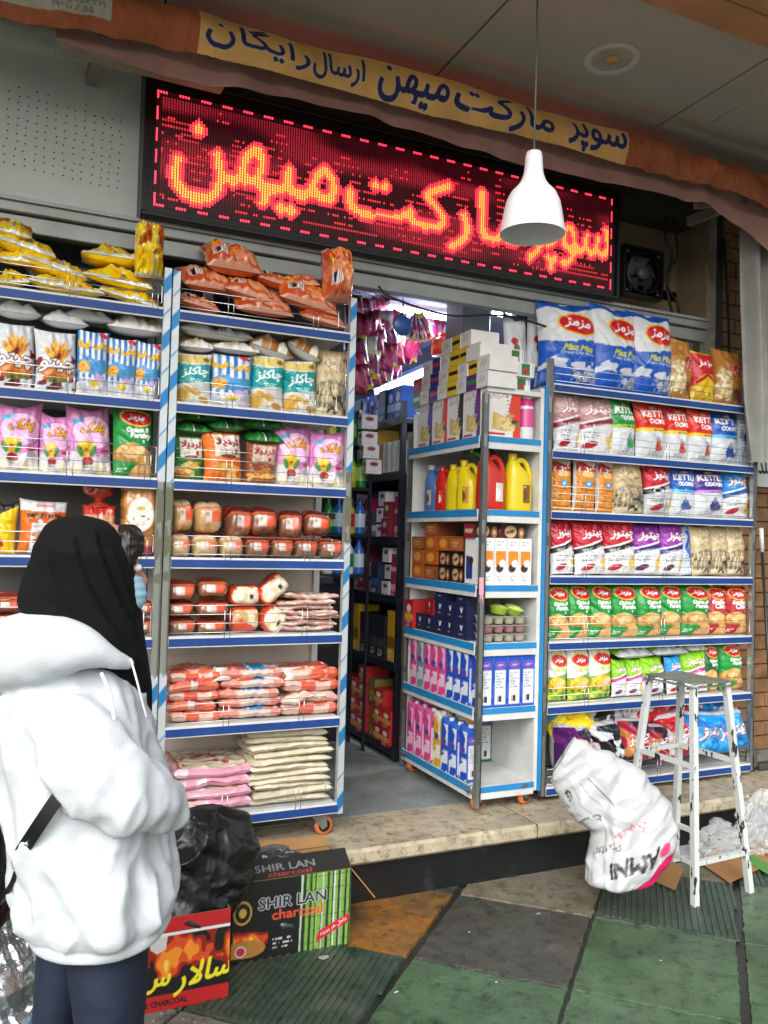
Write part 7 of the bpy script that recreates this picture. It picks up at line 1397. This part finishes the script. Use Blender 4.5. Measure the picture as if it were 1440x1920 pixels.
def hod(P):
    q = P-np.array([pc[0], pc[1], 1.1]); x = q@HR; y_ = q@HF; z = q[:, 2]; th = np.arctan2(y_, x)
    g = np.clip((1.27-P[:, 2])/.1, 0, 1)*np.clip((P[:, 2]-.70)/.05, 0, 1)
    v = np.stack([np.cos(th)*1.6+z*.3, np.sin(th)*1.6, z*.55], -1)
    f = .009*(vn(v, 2.6, 3)-.5)*2+.016*(ridge(np.stack([x*1.25+z*.75, y_*1.3, (z-x*.8)*.22], -1), 9, 4)**2-.45)+.010*(ridge(np.stack([x*1.2-z*.5, y_*1.3, (z*.9+x*.5)*.3], -1), 17, 8)**2-.45)+.006*crum(P, 12, 7, 6)+.004*(ridge(P*np.array([1, 1, .45]), 34, 6)**2-.4)*np.clip(1.15-P[:, 2], 0, 1)*2
    low = np.exp(-((P[:, 2]-.79)/.05)**2)*np.clip((P[:, 2]-.725)/.03, 0, 1); f = f*g+low*.008*np.sin(th*11+2*np.sin(th*3)+1)
    
    seam = np.exp(-((P[:, 2]-.722)/.004)**2)*.004; return f-seam
HOOD = mat('white_hoodie_cotton', 'c6ccd0', .9, bump=.0008, bscale=300, spec=.2)
hm = merge('hoodie', [loft('t', TOR, 72, 70, 2.25), SL, SL2, HD, HD2], .0065, 4, hod); pch(hm, HOOD, 'hoodie')
m = MB(); m.tube(cr([W3(245, 1235, 1.60), W3(255, 1270, 1.60), W3(268, 1320, 1.61), W3(275, 1345, 1.62)], 20), .0022, 6); o = m.obj('drawstring', mat('white_cord', 'e8e8e8', .7), person); o.location = PO
m = MB(); m.tube(cr([W3(190, 1262, 1.535), W3(206, 1300, 1.52), W3(215, 1350, 1.50)], 16), .0035, 6); o = m.obj('drawstring', mat('white_cord'), person); o.location = PO
# jeans
JN = mat('navy_denim', '0f1d33', .8, bump=.001, bscale=350, var=.25, vscale=9)
def leg(top, L0, R0, L1, R1, d, ft):
    R = [ring(1690, L0+14, R0-14, .075, d+.03), ring(1760, L0+3, R0-3, .082, d+.015), ring(1850, (L0+L1)/2, (R0+R1)/2, .085, d), ring(1920, L1, R1, .08, d)]
    R += [(ft[0], ft[1], .45, *(HR*.062), *(HF*.064)), (ft[0], ft[1], .28, *(HR*.056), *(HF*.058)), (ft[0]-FD[0]*.005, ft[1], .12, *(HR*.046), *(HF*.046)), (ft[0]-FD[0]*.005, ft[1], .085, *(HR*.048), *(HF*.048))]
    return loft('leg', R, 40, 60, 2.1)
pch(merge('jeans', [leg(0, 128, 276, 150, 266, 1.64, gr_), leg(0, 76, 190, 70, 152, 1.75, gl_)], .007, 2, lambda P: .004*(ridge(P*np.array([1, 1, 2.2]), 13, 3)-.5)), JN, 'jeans')
for ft in (gr_, gl_):
    R = [(*(np.array([*ft, 0])-FD*.05+np.array([0, 0, z])), 0, 0, 0, 0, 0, 0) for z in (0,)]
    K = [(-.075, .045, .012, .03), (-.065, .05, .033, .048), (-.02, .05, .038, .05), (.04, .045, .04, .042), (.10, .034, .042, .032), (.15, .028, .035, .024), (.172, .02, .012, .014)]
    R = [(*(np.array([*ft, 0])+FD*u+np.array([0, 0, max(zc, hh)])), *(LD*w), 0, 0, hh) for u, zc, w, hh in K]
    pch(loft('shoe', R, 30, 40, 2.6), mat('white_trainer', 'cfcfcd', .6), 'shoe')
# handbag hanging at her back
hb = empty('handbag', 'black quilted handbag hanging behind the woman, on a black strap', 'handbag', (0, 0, 0))
BKL = mat('black_quilted', '101114', .4, bump=.006, bscale=45, btype='voronoi'); BS = mat('black_strap', '111113', .4)
c = [W3(-30, 1420, 1.80), W3(-32, 1560, 1.78), W3(-28, 1700, 1.76), W3(-28, 1735, 1.76)]
R = [(*W3(-25, 1290, 1.80), *(HR*.04), *(HF*.05)), (*W3(-28, 1330, 1.80), *(HR*.055), *(HF*.1)), (*W3(-26, 1480, 1.80), *(HR*.06), *(HF*.13)), (*W3(-22, 1620, 1.78), *(HR*.072), *(HF*.14)), (*W3(-24, 1700, 1.78), *(HR*.07), *(HF*.13)), (*W3(-26, 1715, 1.78), *(HR*.05), *(HF*.1))]
link('bag_body', loft('bag_body', R, 50, 50, 2.8, lambda P, T, V: .004*np.sin(T*9)), BKL, hb)
K = cr([W3(140, 1470, 1.53), W3(118, 1484, 1.505), W3(95, 1515, 1.50), W3(70, 1552, 1.505), W3(45, 1590, 1.525), W3(38, 1602, 1.54)], 30); tan = W3(45, 1590, 1.53)-W3(120, 1480, 1.53); tan /= np.linalg.norm(tan); nr = np.cross(tan, HF); nr /= np.linalg.norm(nr)
m = MB(); v = []
for k in K: v += [k-nr*.0125-HF*.002, k+nr*.0125-HF*.002, k+nr*.0125+HF*.002, k-nr*.0125+HF*.002]
m.add(v, [(4*i+a_, 4*i+(a_+1) % 4, 4*i+4+(a_+1) % 4, 4*i+4+a_) for i in range(29) for a_ in range(4)], 0, False); m.obj('strap', BS, hb)
m = MB(); rc_ = W3(38, 1615, 1.535); m.tube([rc_+nr*.013*math.cos(a_)+tan*.016*math.sin(a_) for a_ in np.linspace(0, 6.283, 24)], .0022, 8, cap=False); m.obj('ring', CHROME, hb)
m = MB(); m.tube(cr([W3(36, 1628, 1.54), W3(24, 1660, 1.58), W3(0, 1690, 1.66)], 12), .008, 8); m.obj('strap', BS, hb)
m = MB(); e = W3(50, 1582, 1.515); m.lathe([(0, -.003), (.004, -.002), (.004, .002)], e[0], e[1], e[2], 10, axis='y'); m.obj('stud', CHROME, hb)

# small litter on the paving
for i, (px, py, w) in enumerate([(1012, 1714, .02), (606, 1797, .035), (1240, 1803, .008), (930, 1843, .009), (742, 1862, .012), (1152, 1702, .007), (880, 1750, .008)]):
    p = atz(px, py, .002); rq = np.random.RandomState(i); n = 7; a = np.sort(rq.uniform(0, 6.28, n)); r = w*rq.uniform(.5, 1, n); z = rq.uniform(.001, .006, n)
    m = MB(); m.add([(p[0]+r[k]*math.cos(a[k]), p[1]+r[k]*math.sin(a[k])*.6, z[k]+.002) for k in range(n)]+[(p[0], p[1], .009)], [(k, (k+1) % n, n) for k in range(n)])
    tag(m.obj('paper_scrap', mat('scrap_white', 'a4a6a4', .6)), ['white scrap at the top edge of the dark slab', 'white scrap under the front of the bamboo charcoal box', 'tiny white scrap on the right green slab', 'tiny scrap on the lower green slab', 'small scrap near the green slab corner, bottom centre', 'tiny scrap beside the white sack', 'tiny scrap on the dark slab'][i], 'litter', 'scraps on the paving')
